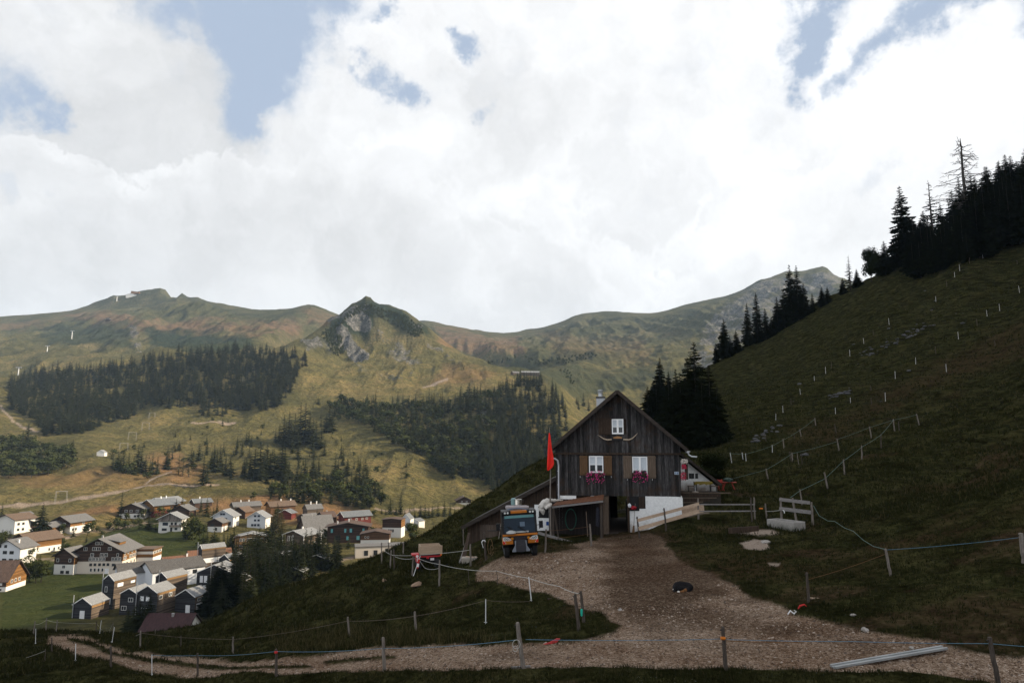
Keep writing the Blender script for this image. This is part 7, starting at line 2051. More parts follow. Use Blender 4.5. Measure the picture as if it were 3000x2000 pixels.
P_ = [ # key, top, bottom, kind, radius, label
 ('a1',809,1899,809,1980,'dark',.055,'dark post with red tie beside the lower track'),
 ('a2',1122,1865,1126,1964,'wood',.055,'pale split post at the grass edge of the track, left of the centre one'),
 ('a3',1516,1821,1533,1957,'wood',.055,'stout round post with wire loop in the centre foreground'),
 ('a4',2118,1834,2126,1962,'dark',.05,'dark lichened post with orange tie in the foreground gravel'),
 ('a5',2899,1864,2925,2004,'dark',.055,'dark grey post at the right foreground edge by the lying plank'),
 ('b1',579,1912,579,1980,'dark',.05,'grey post on the outer edge of the left track'),
 ('b2',445,1916,445,1977,'white',.05,'white plastic post on the outer edge of the left track, nearer one'),
 ('b3',325,1891,325,1953,'dark',.05,'dark post on the outer edge of the track bend'),
 ('b4',222,1884,221,1936,'white',.05,'white plastic post outside the track bend'),
 ('b5',152,1866,151,1907,'dark',.04,'thin dark post at the far left of the track bend'),
 ('b6',133,1900,132,1941,'dark',.025,'thin rusty stake in the grass left of the track bend'),
 ('c1',105,1840,104,1885,'white',.045,'white plastic post at the far left, front one of the leaning pair'),
 ('c2',103,1818,98,1859,'wood',.045,'wooden post at the far left, behind the front white one'),
 ('c3',137,1810,134,1849,'wood',.05,'pale wooden post second in the row beyond the track bend'),
 ('c4',168,1815,164,1852,'wood',.05,'pale wooden post third in the row beyond the track bend'),
 ('c5',297,1816,292,1855,'white',.05,'white plastic post under the small slate cabin'),
 ('c6',283,1818,281,1852,'dark',.045,'dark post next to the white one under the small slate cabin'),
 ('c7',311,1837,311,1852,'wood',.04,'short stub post beyond the track bend'),
 ('c8',335,1836,328,1881,'white',.05,'leaning white plastic post by the inner track edge'),
 ('c9',331,1819,328,1850,'dark',.05,'dark crooked post behind the leaning white one'),
 ('d1',412,1846,411,1898,'wood',.05,'weathered post on the inner grass of the track, leftmost of the long row'),
 ('d2',455,1843,455,1856,'wood',.035,'tiny post stub left of the burgundy roof'),
 ('d3',530,1861,530,1892,'dark',.035,'thin dark post below the burgundy roof'),
 ('d4',683,1864,682,1916,'wood',.05,'grey post in the grass hollow, middle of the long row'),
 ('d5',1019,1806,1023,1863,'wood',.05,'grey post on the grass slope left of the centre post'),
 ('d6',1215,1790,1219,1847,'wood',.05,'grey post on the grass slope above the centre left post'),
 ('e1',1423,1754,1423,1826,'white',.045,'white plastic post standing alone in the grass hollow'),
 ('e2',1549,1689,1557,1761,'white',.055,'white plastic post leaning at the grass tip beside the yard'),
 ('e3',1685,1738,1696,1844,'dark',.055,'front post of the pair at the inner bend of the yard'),
 ('e4',1701,1730,1710,1822,'dark',.05,'rear post of the pair at the inner bend, with turquoise handle'),
 ('e5',1455,1670,1459,1713,'dark',.015,'thin iron stake carrying the slack rope, right of the grey post'),
 ('e6',1372,1668,1374,1712,'dark',.015,'thin iron stake carrying the slack rope, left end of the gravel'),
 ('f1',1288,1639,1287,1715,'wood',.05,'grey post right of the red transporter'),
 ('f2',1211,1621,1208,1684,'wood',.05,'grey post in front of the red transporter'),
 ('f3',1378,1593,1379,1658,'wood',.055,'grey post with wire below the barn corner'),
 ('f4',1118,1588,1118,1650,'wood',.05,'dark edged post on the crest near the cream building'),
 ('f5',1146,1611,1143,1663,'wood',.055,'pale post on the crest, left of the close pair'),
 ('f6',1153,1608,1156,1665,'dark',.055,'brown post on the crest, right of the close pair'),
 ('f7',1182,1588,1181,1622,'wood',.055,'pale post further down the crest beside the lane'),
 ('f8',1138,1587,1138,1625,'dark',.04,'thin dark post behind the close pair on the crest'),
 ('f9',1357,1540,1358,1600,'wood',.045,'thin grey pole at the left corner of the barn'),
 ('g1',1600,1549,1597,1617,'wood',.055,'brown post right of the truck with a pale top'),
 ('g2',1728,1534,1732,1598,'wood',.06,'knobbly post wound with rope in front of the open shed'),
 ('g3',1418,1557,1424,1640,'dark',.06,'post hung with wire loops and an old rope left of the truck'),
 ('h1',1945,1487,1952,1554,'dark',.055,'dark post carrying the new planks, middle one'),
 ('h2',1866,1512,1874,1576,'dark',.055,'crooked post at the lower end of the new planks'),
 ('h3',2045,1459,2046,1520,'wood',.06,'grey post at the upper end of the new planks'),
 ('h4',2200,1457,2203,1527,'dark',.05,'left post of the pair at the end of the two rails'),
 ('h5',2209,1456,2211,1522,'wood',.05,'right post of the pair at the end of the two rails'),
 ('h6',2242,1474,2246,1517,'wood',.05,'post at the left back corner of the stone trough'),
 ('i1',2364,1676,2369,1765,'dark',.05,'dark post with orange and red tie right of the yard'),
 ('i2',2594,1606,2610,1686,'wood',.055,'pale leaning post on the right meadow where the ropes meet'),
 ('i3',2990,1560,3003,1648,'wood',.085,'thick grey post cut by the right edge of the picture'),
 ('j1',2415,1383,2425,1430,'wood',.06,'stout pale post on the slope right above the trough'),
 ('j2',2343,1432,2350,1478,'wood',.05,'bent pale stake just behind the trough rails'),
 ('j3',2471,1345,2474,1390,'wood',.05,'grey post in the rising rope line, second from the trough'),
 ('j4',2524,1304,2525,1345,'wood',.05,'grey post in the rising rope line, third from the trough'),
 ('j5',2581,1270,2582,1312,'dark',.045,'thin post in the rising rope line, fourth from the trough'),
 ('j6',2617,1227,2621,1262,'wood',.055,'post where the rising rope line meets the upper rope'),
 ('j7',2632,1233,2635,1262,'dark',.04,'dark post just right of the rope junction'),
 ('j8',2685,1212,2693,1245,'wood',.06,'last pale post of the upper rope line towards the right'),
 ('j9',2547,1249,2553,1283,'wood',.06,'grey post of the upper rope line'),
 ('k1',2452,1284,2458,1319,'wood',.055,'grey post below the rust coloured grass'),
 ('k2',2244,1372,2250,1404,'wood',.055,'grey post on the slope right of the round bush'),
 ('k3',2320,1325,2322,1353,'wood',.06,'pale thick post on the slope above the wooden rail gap'),
 ('k4',2335,1326,2340,1360,'wood',.03,'thin leaning stake on the slope, first of two'),
 ('k5',2348,1328,2350,1360,'dark',.03,'thin dark stake on the slope, second of two'),
 ('k6',2314,1322,2316,1348,'dark',.05,'mossy post touching the pale thick one'),
 ('l1',2071,1290,2070,1305,'white',.05,'white plastic post beside the dark spruces at the slope foot'),
 ('m1',2139,1325,2144,1356,'white',.06,'leftmost white plastic post of the cluster by the bush'),
 ('m2',2174,1325,2177,1346,'white',.06,'second white plastic post of the cluster by the bush'),
 ('m3',2184,1327,2186,1350,'white',.06,'third white plastic post of the cluster by the bush'),
 ('m4',2262,1303,2263,1325,'white',.06,'white plastic post low on the slope behind the trough rails'),
 ('m5',2294,1285,2297,1314,'wood',.055,'grey post low on the slope behind the trough rails'),
 ('m6',2343,1257,2347,1278,'wood',.055,'grey post in the middle of the lower slope'),
 ('m7',2387,1224,2390,1248,'wood',.06,'grey post in the middle slope rope line'),
 ('m8',2326,1272,2328,1288,'dark',.04,'small dark stake of the middle slope'),
]
for key, Xt, Yt, Xb, Yb, kind, rad, lab in P_:
    H[key] = post(Xt, Yt, Xb, Yb, None, kind, lab, rad)
WPG = 'thin white plastic posts dotted over the upper right slope'
UP = [(2239,1271,2244,1293),(2273,1212,2273,1230),(2293,1188,2294,1208),(2317,1167,2318,1186),(2385,1101,2386,1118),(2418,1084,2420,1096),(2419,1082,2420,1095),(2444,1061,2446,1076),(2437,1180,2446,1198)] 
UP = [(2240,1270,2244,1293),(2273,1211,2273,1230),(2293,1188,2294,1208),(2317,1167,2318,1186),(2385,1101,2386,1118),(2418,1074,2419,1094),(2435,1059,2436,1079),(2489,1024,2490,1043),(2529,990,2531,1006),(2557,967,2560,982),(2603,932,2605,951),
      (2593,1149,2594,1175),(2445,1242,2450,1268),(2771,1066,2773,1092),(2682,1047,2683,1066),(2740,1014,2742,1036),(2622,1087,2623,1109),(2806,971,2808,993),(2861,934,2863,954),(2890,908,2892,926),(2927,890,2929,910),(2914,997,2915,1012),(2984,837,2987,857),
      (2741,868,2742,884),(2773,823,2774,840),(2796,797,2797,812),(2810,775,2812,794),(2840,754,2841,772),(2877,740,2880,757),(2913,728,2914,742),(2979,762,2980,774),(2825,675,2826,690),(2842,669,2843,683),(2552,1164,2553,1185),(2491,1164,2492,1180),(2447,1193,2448,1212),(2551,1127,2552,1143),(2343,1138,2345,1155)]
for k, (Xt, Yt, Xb, Yb) in enumerate(UP):
    post(Xt, Yt, Xb, Yb, None, 'white' if k % 3 else 'dark', 'thin pale electric fence post high on the dark right slope', .06 if k % 3 else .045, WPG)
# ropes
rope([H['b2'] + Vector((0, 0, -.03)), H['b1'] - Vector((0, 0, .1)), H['a1'] - Vector((0, 0, .1)), H['a2'] - Vector((0, 0, .35)), at_px(1516, 1873, H['a3'].y)], 'long blue rope of the front fence from the left posts to the centre post', RB, .007, .008)
rope([at_px(1540, 1872, H['a3'].y), at_px(1900, 1874, 18.4), at_px(2118, 1870, H['a4'].y)], 'blue rope crossing the gravel between the centre post and the dark lichened post', RB, .0065, .004)
rope([at_px(2126, 1872, H['a4'].y), at_px(2500, 1878, 17.9), at_px(2900, 1884, H['a5'].y), at_px(3080, 1898, 17.0)], 'blue rope running from the dark lichened post to the right edge', RB, .0065, .004)
rope([at_px(2126, 1876, H['a4'].y), at_px(2350, 1880, 18.2)], 'short orange rope hanging under the blue one near the dark lichened post', RO, .008, .01)
rope([H['i2'] - Vector((0, 0, .05)), H['i3'] - Vector((0, 0, .15))], 'pale blue rope from the leaning pale post to the thick post at the right edge', RB, .007, .01)
rope([at_px(2383, 1480, 43), at_px(2400, 1510, 41), at_px(2425, 1525, 39), at_px(2445, 1526, 37), at_px(2475, 1546, 35), at_px(2500, 1555, 33), at_px(2530, 1582, 31), at_px(2560, 1600, 29.5), H['i2'] - Vector((0, 0, .03))], 'slack pale rope drooping from the trough rails to the leaning pale post', RG, .012, .0)
rope([H['i2'] - Vector((0, 0, .2)), H['i1'] - Vector((0, 0, .25))], 'orange rope from the leaning pale post down to the dark post by the yard', RO, .008, .01)
rope([at_px(2315, 1457, 46), H['j2'] - Vector((0, 0, .1)), H['j1'] - Vector((0, 0, .45)), H['j3'] - Vector((0, 0, .1)), H['j4'] - Vector((0, 0, .15)), H['j5'] - Vector((0, 0, .1)), H['j6'] - Vector((0, 0, .1))], 'pale green rope climbing the slope from the trough rails', RG, .014, .004)
rope([H['k1'] - Vector((0, 0, .1)), H['j9'] - Vector((0, 0, .1)), H['j6'] - Vector((0, 0, .1)), H['j8'] - Vector((0, 0, .1))], 'thin green rope of the upper line across the slope', RG, .011, .006)
rope([at_px(2150, 1400, 60), H['k2'] - Vector((0, 0, .1)), H['k3'] - Vector((0, 0, .1)), H['k1'] - Vector((0, 0, .3))], 'thin rope running from the round bush up the slope', RG, .011, .006)
rope([H['m1'] - Vector((0, 0, .1)), H['m3'] - Vector((0, 0, .1)), H['m4'] - Vector((0, 0, .1)), H['m5'] - Vector((0, 0, .1)), H['m6'] - Vector((0, 0, .1)), H['m7'] - Vector((0, 0, .1))], 'thin rope through the white posts by the bush', RG, .011, .006)
rope([H['f2'] - Vector((0, 0, .3)), at_px(1228, 1636, 45), H['f1'] - Vector((0, 0, .25)), H['e6'], H['e5'] - Vector((0, 0, .02)), H['e2'] - Vector((0, 0, .05)), at_px(1640, 1717, 29), H['e4'] - Vector((0, 0, .1))], 'white rope along the yard edge from the red transporter to the inner bend', RW, .013, .01)
rope([at_px(1230, 1642, 43.5), at_px(1245, 1663, 43), at_px(1265, 1667, 42), H['f1'] - Vector((0, 0, .45))], 'drooping white cord in front of the red transporter', RW, .010, .02)
rope([H['f3'] - Vector((0, 0, .35)), H['f2'] - Vector((0, 0, .1)), at_px(1150, 1625, 48)], 'white tape from the grey post below the barn across the red transporter', RW, .012, .01)
rope([H['g1'] - Vector((0, 0, .1)), H['g2'] - Vector((0, 0, .15))], 'upper wire between the brown post and the knobbly post', RO, .008, .01)
rope([H['g1'] - Vector((0, 0, .55)), H['g2'] - Vector((0, 0, .6))], 'lower wire between the brown post and the knobbly post', RO, .007, .01)
rope([H['d1'] - Vector((0, 0, .15)), H['d4'] - Vector((0, 0, .15)), H['d5'] - Vector((0, 0, .2)), H['d6'] - Vector((0, 0, .2)), H['e1'] - Vector((0, 0, .05)), at_px(1557, 1760, 32)], 'thin orange grey wire along the long row of grey posts', plain('wire_dull', (.12, .09, .07), .7, .3), .008, .01)
rope([H['c2'] - Vector((0, 0, .3)), H['c3'] - Vector((0, 0, .15)), H['c4'] - Vector((0, 0, .2)), H['c6'] - Vector((0, 0, .2)), H['c9'] - Vector((0, 0, .3)), H['d1'] - Vector((0, 0, .2))], 'thin white wire through the posts beyond the track bend', RW, .009, .01)
rope([at_px(-20, 1946, 46), H['b6'] - Vector((0, 0, .1))], 'thin wire leaving the picture at the lower left', RW, .008, .02)
rope([H['f4'] - Vector((0, 0, .4)), H['f5'] - Vector((0, 0, .3)), H['f2'] - Vector((0, 0, .3))], 'pale cord over the crest from the cream building to the red transporter', RW, .012, .02)

# ties and handles on posts 
def blob(X, Y, D, label, cat, mat, r, name, shape=None):
    o = (shape or MB().lathe((0, 0, 0), [(r * .5, -r * 1.2), (r, -r * .6), (r, r * .6), (r * .5, r * 1.2)], 8)).build(name, mat)
    o.location = at_px(X, Y, D); return tag(o, label, cat)
TIEO = plain('tie_orange', (.45, .13, .01), .6, .2); TIER = plain('tie_red', (.45, .02, .02), .6, .2)
blob(1704, 1793, H['e4'].y - .06, 'turquoise gate handle hanging on the rear post at the inner bend', 'gate handle', plain('handle_turquoise', (.02, .42, .30), .4, .1), .05, 'gate_handle', MB().tube([(0, 0, .12), (0, 0, .1), (0, 0, -.1), (0, 0, -.13)], [.012, .04, .035, .012], 8))
blob(2118, 1868, H['a4'].y - .05, 'knotted orange tie round the dark lichened post', 'tie', TIEO, .05, 'rope_tie', MB().lathe((0, 0, 0), [(.06, -.03), (.075, 0), (.06, .03)], 8))
blob(809, 1909, H['a1'].y - .03, 'red tie on the dark post beside the lower track', 'tie', TIER, .05, 'rope_tie', MB().lathe((0, 0, 0), [(.06, -.04), (.075, 0), (.06, .04)], 8))
blob(1608, 1500, 47, 'wooden knob', 'knob', TIER, .01, 'knob') if False else None
blob(2230, 1489, 45, 'orange gate handle floating on its cord left of the trough', 'gate handle', TIEO, .06, 'gate_handle', MB().lathe((0, 0, 0), [(.02, -.14), (.05, -.1), (.05, .08), (.02, .12)], 8, 'x'))
m = MB(); m.tube([(.1 * math.cos(q * .7), 0, .11 * math.sin(q * .7)) for q in range(10)], .008, 5); m.tube([(.06 * math.cos(q * .7) - .03, -.03, .07 * math.sin(q * .7) - .1) for q in range(10)], .008, 5)
blob(1513, 1886, H['a3'].y - .06, 'loop of white wire on the stout centre post', 'wire loop', RW, .02, 'wire_loop', m)
m = MB(); m.box(-.035, .035, -.03, .03, -.5, .0); 
o = blob(1225, 1655, 42.8, 'red and white striped safety post leaning before the red transporter', 'marker post', METALW, .02, 'striped_post', MB().bar((.12, 0, .55), (-.28, 0, -.62), .022, n=6))
m = MB(); m.bar((.06, -.03, .36), (.0, -.03, .12), .07, n=8); m.bar((-.02, -.03, -.08), (-.04, -.03, -.2), .08, .03, 8); ch2 = m.build('red_sleeve', TIER, o)
m = MB(); m.bar((0, -.03, .12), (-.02, -.03, -.08), .07, n=8); m.build('white_sleeve', METALW, o)

# ---------------------------------------------------------------- new plank fence, rails, trough
def planks(label, segs, mat, name='plank', cat='plank', th=.035, group=None):
    for k, (X0, Y0, D0, X1, Y1, D1, h) in enumerate(segs):
        a, b = at_px(X0, Y0, D0), at_px(X1, Y1, D1)
        m = MB(); m.bar((0, 0, 0), b - a, 0, sq=(th, h)); o = m.build(name, mat); o.location = a; tag(o, label[k], cat, group)
hD = [H['h2'].y - .08, H['h1'].y - .1, H['h3'].y - .1]
planks(['upper new pale plank rising along the white base wall', 'lower new pale plank rising along the white base wall'],
       [(1868, 1524, hD[0], 2048, 1475, hD[2], .20), (1871, 1548, hD[0], 2048, 1497, hD[2], .24)], NEWW)
planks(['short knotty pale board behind the upper end of the new planks'], [(1998, 1500, 47.5, 2062, 1487, 48.5, .55)], NEWW)
planks(['upper round rail between the new planks and the post pair', 'lower round rail between the new planks and the post pair'],
       [(2048, 1477, H['h3'].y - .05, 2212, 1477, H['h4'].y - .05, .07), (2048, 1497, H['h3'].y - .05, 2214, 1496, H['h4'].y - .05, .07)], GREYP, 'rail', 'rail', .06)
# trough
p = hit(2305, 1552, 20)
TY = p.y
t = thing('stone_trough', at_px(2312, 1550, TY), -R(24), 'long weathered concrete water trough on the meadow under two grey rails', 'trough')
A = at_px(2246, 1519, TY + 1.2); B = at_px(2325, 1530, TY - .6); C_ = at_px(2376, 1527, TY + .5)
t.location = B - Vector((0, 0, .85)); dirL = (A - B); dirL.z = 0; dirW = (C_ - B); dirW.z = 0
Ll = dirL.length; dirL.normalize(); 
t.rotation_euler = (0, 0, math.atan2(-dirL.y, -dirL.x))
Wd = 1.0
TRM = plaster('trough_concrete', (.33, .31, .285), (.035, .04, .025), .95, .05)
m = MB()
m.prism([(.0, .06), (0, Wd - .06), (.0 + .0, Wd), (.85, Wd), (.85, Wd - .1), (.15, Wd - .13), (.15, .13), (.85, .1), (.85, 0), (0, .06)][::1], -Ll, 0, 'x') if False else None
m.box(-Ll, 0, 0, .11, -.3, .85); m.box(-Ll, 0, Wd - .11, Wd, -.3, .85); m.box(-Ll, -Ll + .11, .11, Wd - .11, -.3, .85); m.box(-.11, 0, .11, Wd - .11, -.3, .85); m.box(-Ll + .11, -.11, .11, Wd - .11, -.3, .55)
o = m.build('basin', TRM, t, bevel=.02)
m = MB(); m.box(-Ll + .115, -.115, .115, Wd - .115, .70, .72); m.build('water', glassy('water_dark', (.015, .018, .016), .03), t)
HB = {}
rd = TY + 1.6
for k, (Xt, Yt, Xb, Yb, lab) in enumerate(((2287, 1456, 2289, 1508, 'left post of the grey rails behind the trough'), (2322, 1458, 2333, 1512, 'leaning middle post of the grey rails behind the trough'), (2377, 1470, 2381, 1528, 'right post of the grey rails behind the trough'))):
    HB[k] = post(Xt, Yt, Xb, Yb, rd - k * .5, 'wood', lab, .07)
planks(['upper grey rail board behind the trough', 'lower grey rail board behind the trough'],
       [(2283, 1462, rd - .1, 2373, 1472, rd - 1.1, .20), (2283, 1489, rd - .1, 2376, 1500, rd - 1.1, .22)], GREYP, 'rail_board', 'rail board')
blob(2295, 1500, rd - .2, 'small white tap over the left end of the trough', 'tap', METALW, .04, 'water_tap', MB().tube([(0, 0, .1), (0, -.1, .1), (0, -.16, .04), (0, -.16, -.04)], .025, 6).lathe((0, -.02, .14), [(.02, -.02), (.07, 0), (.02, .02)], 6))
rope([H['h6'] - Vector((0, 0, .5)), at_px(2300, 1491, rd - .3)], 'short pale cord from the trough corner post to the grey rails', RW, .014, .02)
# low kerb board and slab near the trough
a, b = at_px(2134, 1549, 42.3), at_px(2222, 1543, 42.6)
m = MB(); m.bar((0, 0, -.1), b - a - Vector((0, 0, .1)), 0, sq=(.1, .34)); o = m.build('kerb_board', OLDW2); o.location = a; tag(o, 'low brown kerb board left of the trough', 'board')
# long pale metal plank on the gravel
a, b = hit(2440, 1957), hit(2768, 1903)
m = MB()
d_ = b - a; n_d = Vector((-d_.y, d_.x, 0)).normalized()
for q in (-1, 1): m.bar(n_d * .08 * q + Vector((0, 0, .05)), d_ + n_d * .08 * q + Vector((0, 0, .07)), 0, sq=(.06, .05))
m.bar((0, 0, .03), d_ + Vector((0, 0, .05)), 0, sq=(.20, .03))
o = m.build('metal_channel', plain('channel_grey', (.30, .31, .31), .55, .25, 2, .3)); o.location = a; tag(o, 'long pale grey metal channel lying on the gravel in the right foreground', 'metal channel')
# scrap at the barn corner
for k, (X0, Y0, X1, Y1, mt, lab) in enumerate(((1372, 1566, 1352, 1612, OLDW2, 'brown board leaning on the barn corner'), (1370, 1577, 1347, 1628, GREYP, 'pale board leaning lowest on the barn corner'), (1374, 1560, 1360, 1605, OLDW2, 'dark board leaning behind the others on the barn corner'))):
    pb = at_depth(X1, 45.5, Y1); pa = at_px(X0, Y0, 47.3)
    m = MB(); m.bar((0, 0, 0), pa - pb, 0, sq=(.13, .035)); o = m.build('board', mt); o.location = pb; tag(o, lab, 'board')
pb = at_depth(1378, 45, 1625)
m = MB(); m.box(-.55, .45, -.3, .3, -.15, .22); o = m.build('concrete_block', CONC, bevel=.03); o.location = pb; rough_mesh(o, .015); tag(o, 'flat concrete block at the barn corner', 'block')
m = MB(); m.bar((0, 0, 0), (.95, -.1, -.06), 0, sq=(.12, .04)); o = m.build('board', NEWW); o.location = pb + Vector((-.3, -.05, .27)); tag(o, 'white board lying on the flat concrete block', 'board')
for X, Y, lab in ((1417, 1588, 'white enamel hook lamp on the wire hung post'),):
    m = MB(); m.tube([(-.12, 0, 0), (-.06, 0, .12), (.06, 0, .12), (.1, 0, .04)], .035, 6); m.tube([(-.12, 0, 0), (-.02, -.02, -.32)], .02, 5)
    o = m.build('bent_bracket', METALW); o.location = at_px(X, Y, H['g3'].y - .1); tag(o, 'white bent metal bracket on the wire hung post', 'bracket')
m = MB(); m.tube([(.15 * math.cos(q * .6), 0, .45 * math.sin(q * .6)) for q in range(11)], .016, 5); m.tube([(.1 * math.cos(q * .6) + .1, -.03, .3 * math.sin(q * .6) - .2) for q in range(11)], .014, 5)
o = m.build('rope_coil', plain('rope_brown', (.17, .10, .05), .9, .3)); o.location = at_px(1436, 1600, H['g3'].y - .12); tag(o, 'coil of brown rope hanging between the wire hung post and the truck', 'rope')
# boulder by the red transporter and litter
def stone(X, Y, sx, sy, sz, label, seed, mat=STONE, name='stone', cat='stone', grp=None, D=None):
    p = hit(X, Y, 12, 330) if D is None else at_depth(X, D, Y)
    if p is None: return
    bm = bmesh.new(); bmesh.ops.create_icosphere(bm, subdivisions=2, radius=1)
    r_ = random.Random(seed)
    ax = [Vector((r_.uniform(-1, 1), r_.uniform(-1, 1), r_.uniform(-1, 1))).normalized() for _ in range(7)]
    for v in bm.verts:
        k = 1.0
        for a_ in ax:
            d = v.co.dot(a_)
            if d > .55: v.co -= a_ * (d - .55) * .8
        v.co *= r_.uniform(.93, 1.07)
        v.co = Vector((v.co.x * sx, v.co.y * sy, v.co.z * sz))
    me = bpy.data.meshes.new(name); bm.to_mesh(me); bm.free(); me.materials.append(mat)
    o = bpy.data.objects.new(name, me); o.location = p + Vector((0, 0, sz * .35)); o.rotation_euler = (0, 0, r_.uniform(0, 6)); link(o)
    return tag(o, label, cat, grp)
stone(1222, 1716, .55, .35, .22, 'pale flat rock in the grass below the red transporter', 1, plain('stone_warm', (.22, .15, .10), .95, .35, 3, bmp=.03))
stone(1125, 1700, .32, .2, .1, 'small pale rock on the crest slope left of the red transporter', 2, plain('stone_warm', (.22, .15, .10)))
stone(2247, 1589, .35, .2, .12, 'white grey stone at the bare patch below the trough', 3)
stone(2236, 1588, .16, .14, .09, 'small stone beside the white grey stone below the trough', 4)
stone(2534, 1847, .17, .13, .10, 'rounded stone at the right edge of the gravel', 5)
stone(1818, 1787, .09, .07, .06, 'pale stone on the dark soil left of the dog', 6)
stone(2500, 1802, .12, .09, .06, 'bluish white stone at the grass edge right of the litter', 7)
stone(2672, 1901, .1, .08, .06, 'pale pebble above the metal channel', 8)
m = MB(); m.tube([(-.16, 0, .02), (-.05, .05, .12), (.06, 0, .03), (.14, .05, .1), (.05, -.02, .16)], [.02, .03, .025, .03, .01], 5)
o = m.build('white_scrap', METALW); o.location = hit(2322, 1800); tag(o, 'crumpled white scrap lying at the grass edge', 'litter')
m = MB(); m.tube([(-.14, 0, .02), (-.06, 0, .12), (.08, 0, .16), (.16, 0, .1)], [.02, .04, .03, .01], 5)
o = m.build('red_tape', TIER); o.location = hit(2350, 1784); tag(o, 'red and white tape end by the dark post with orange tie', 'litter')
m = MB(); m.prism([(-.2, 0), (.16, .02), (.3, .16), (.2, .17), (-.02, .06)], -.02, .02, 'y')
o = m.build('red_rag', plain('rag_red', (.42, .04, .04), .8, .3)); o.location = hit(1612, 1886); tag(o, 'small red rag on the grass edge right of the stout centre post', 'rag')
m = MB(); m.bar((0, 0, .02), (.36, .05, .03), 0, sq=(.06, .03)); m.bar((.05, .1, .04), (.3, 0, .05), 0, sq=(.04, .02))
o = m.build('wood_chip', NEWW); o.location = hit(2372, 1755); tag(o, 'two pale wood chips right of the dark post with orange tie', 'wood')
m = MB(); m.bar((0, 0, .03), (.5, .1, .03), 0, sq=(.06, .04)); o = m.build('wood_stick', GREYP); o.location = hit(1497, 1958); tag(o, 'pale stick at the foot of the stout centre post', 'stick')
m = MB(); m.bar((0, 0, .04), (1.0, .1, .05), 0, sq=(.12, .06)); o = m.build('dark_log', OLDW2); o.location = hit(1605, 1757); tag(o, 'dark log at the grass tip beside the yard', 'log')
ROCKG = 'grey rocks breaking through the grass of the right slope'
rr_ = random.Random(9)
for k in range(95):
    if k < 45: q = rr_.random(); X = 2540 + 200 * q + rr_.gauss(0, 10); Y = 1035 - 95 * q + rr_.gauss(0, 8)
    elif k < 62: X = 2210 + rr_.uniform(0, 75); Y = 1285 - (X - 2210) * .45 + rr_.gauss(0, 8)
    elif k < 78: X = 2430 + rr_.uniform(0, 60); Y = 1162 - (X - 2430) * .35 + rr_.gauss(0, 6)
    else: X = rr_.uniform(2300, 2900); Y = 1500 - (X - 2000) * .75 + rr_.uniform(-120, 150)
    s0_ = rr_.uniform(.12, .42)
    stone(X, Y, s0_ * 1.3, s0_, s0_ * .55, 'grey rock breaking through the grass of the right slope', 100 + k, plain('slope_rock', (.07, .07, .072), .95, .4, 2, bmp=.05), 'slope_rock', 'rock', ROCKG)

# ---------------------------------------------------------------- the dog, curled up asleep
p = hit(1996, 1733)
dog = thing('dog', p, R(4), 'black dog with brown and white legs curled up asleep on the gravel', 'dog')
m = MB()
spine = [(-.02 + .36 * math.cos(a), .0 + .24 * math.sin(a), .15 + .03 * math.sin(a * 1.0)) for a in [R(q) for q in (-150, -120, -85, -50, -15, 20, 55, 90, 125, 150)]]
# rump at the right front, back arching behind, shoulders and neck at the left
body = [(.30, -.10, .13), (.36, .02, .16), (.33, .15, .18), (.20, .22, .19), (.03, .23, .21), (-.12, .17, .21), (-.22, .07, .18), (-.27, -.03, .15)]
m.tube(body, [.10, .155, .17, .165, .165, .155, .12, .10], 14)
m.tube([(.22, -.02, .1), (.1, .02, .12), (-.05, .05, .13), (-.12, .05, .12)], [.1, .13, .13, .1], 12)
# head resting, muzzle towards the camera-left
m.tube([(-.24, -.02, .19), (-.29, -.07, .17), (-.32, -.12, .125), (-.345, -.18, .085), (-.36, -.225, .07)], [.09, .095, .072, .048, .032], 12)
m.tube([(-.24, -.05, .245), (-.215, -.085, .20), (-.215, -.10, .14)], [.03, .035, .012], 7)
m.tube([(-.31, -.02, .24), (-.345, -.045, .19), (-.36, -.06, .15)], [.028, .032, .012], 7)
# hind leg folded forward along the belly, paws together
m.tube([(.28, -.10, .12), (.14, -.17, .10), (.0, -.19, .065), (-.12, -.20, .045), (-.20, -.215, .04)], [.10, .075, .045, .036, .038], 10)
m.tube([(-.18, -.02, .10), (-.16, -.12, .06), (-.19, -.20, .045), (-.215, -.245, .04)], [.07, .045, .038, .042], 10)
m.tube([(.32, -.12, .08), (.2, -.2, .05), (.06, -.22, .04), (-.06, -.21, .04)], [.06, .045, .035, .018], 8)
dm, g, b = new_mat('dog_coat')
co = objco(g)
def ball(c, r): return g.smooth(g.vmath('DISTANCE', co, c), r * .75, r * 1.1, 1.0, 0.0)
nz = g.noise(co, 40, 4, .6)
cc = g.ramp(nz, [(.3, (.006, .006, .007)), (.7, (.018, .017, .018))])
cc = g.mix(g.math('MAXIMUM', g.math('MAXIMUM', ball((.12, -.17, .10), .085), ball((.0, -.19, .065), .085)), ball((-.09, -.2, .05), .06)), cc, (.15, .07, .028))
cc = g.mix(g.math('MAXIMUM', ball((-.20, -.225, .04), .075), ball((-.365, -.13, .13), .035)), cc, (.62, .58, .53))
cc = g.mix(ball((-.30, -.10, .20), .022), cc, (.15, .07, .03))
g.put(b.inputs['Base Color'], cc); b.inputs['Roughness'].default_value = .95; b.inputs['Specular IOR Level'].default_value = .05
bump(g, b, nz, .6, .01)
o = m.build('body', dm, dog, True)
md = o.modifiers.new('remesh', 'REMESH'); md.mode = 'VOXEL'; md.voxel_size = .012; md.use_smooth_shade = True
md = o.modifiers.new('smooth', 'SMOOTH'); md.iterations = 4
m = MB(); m.lathe((-.366, -.245, .078), [(.004, -.02), (.016, -.012), (.016, .006), (.004, .012)], 8, 'y'); m.build('nose', BLACK, dog)

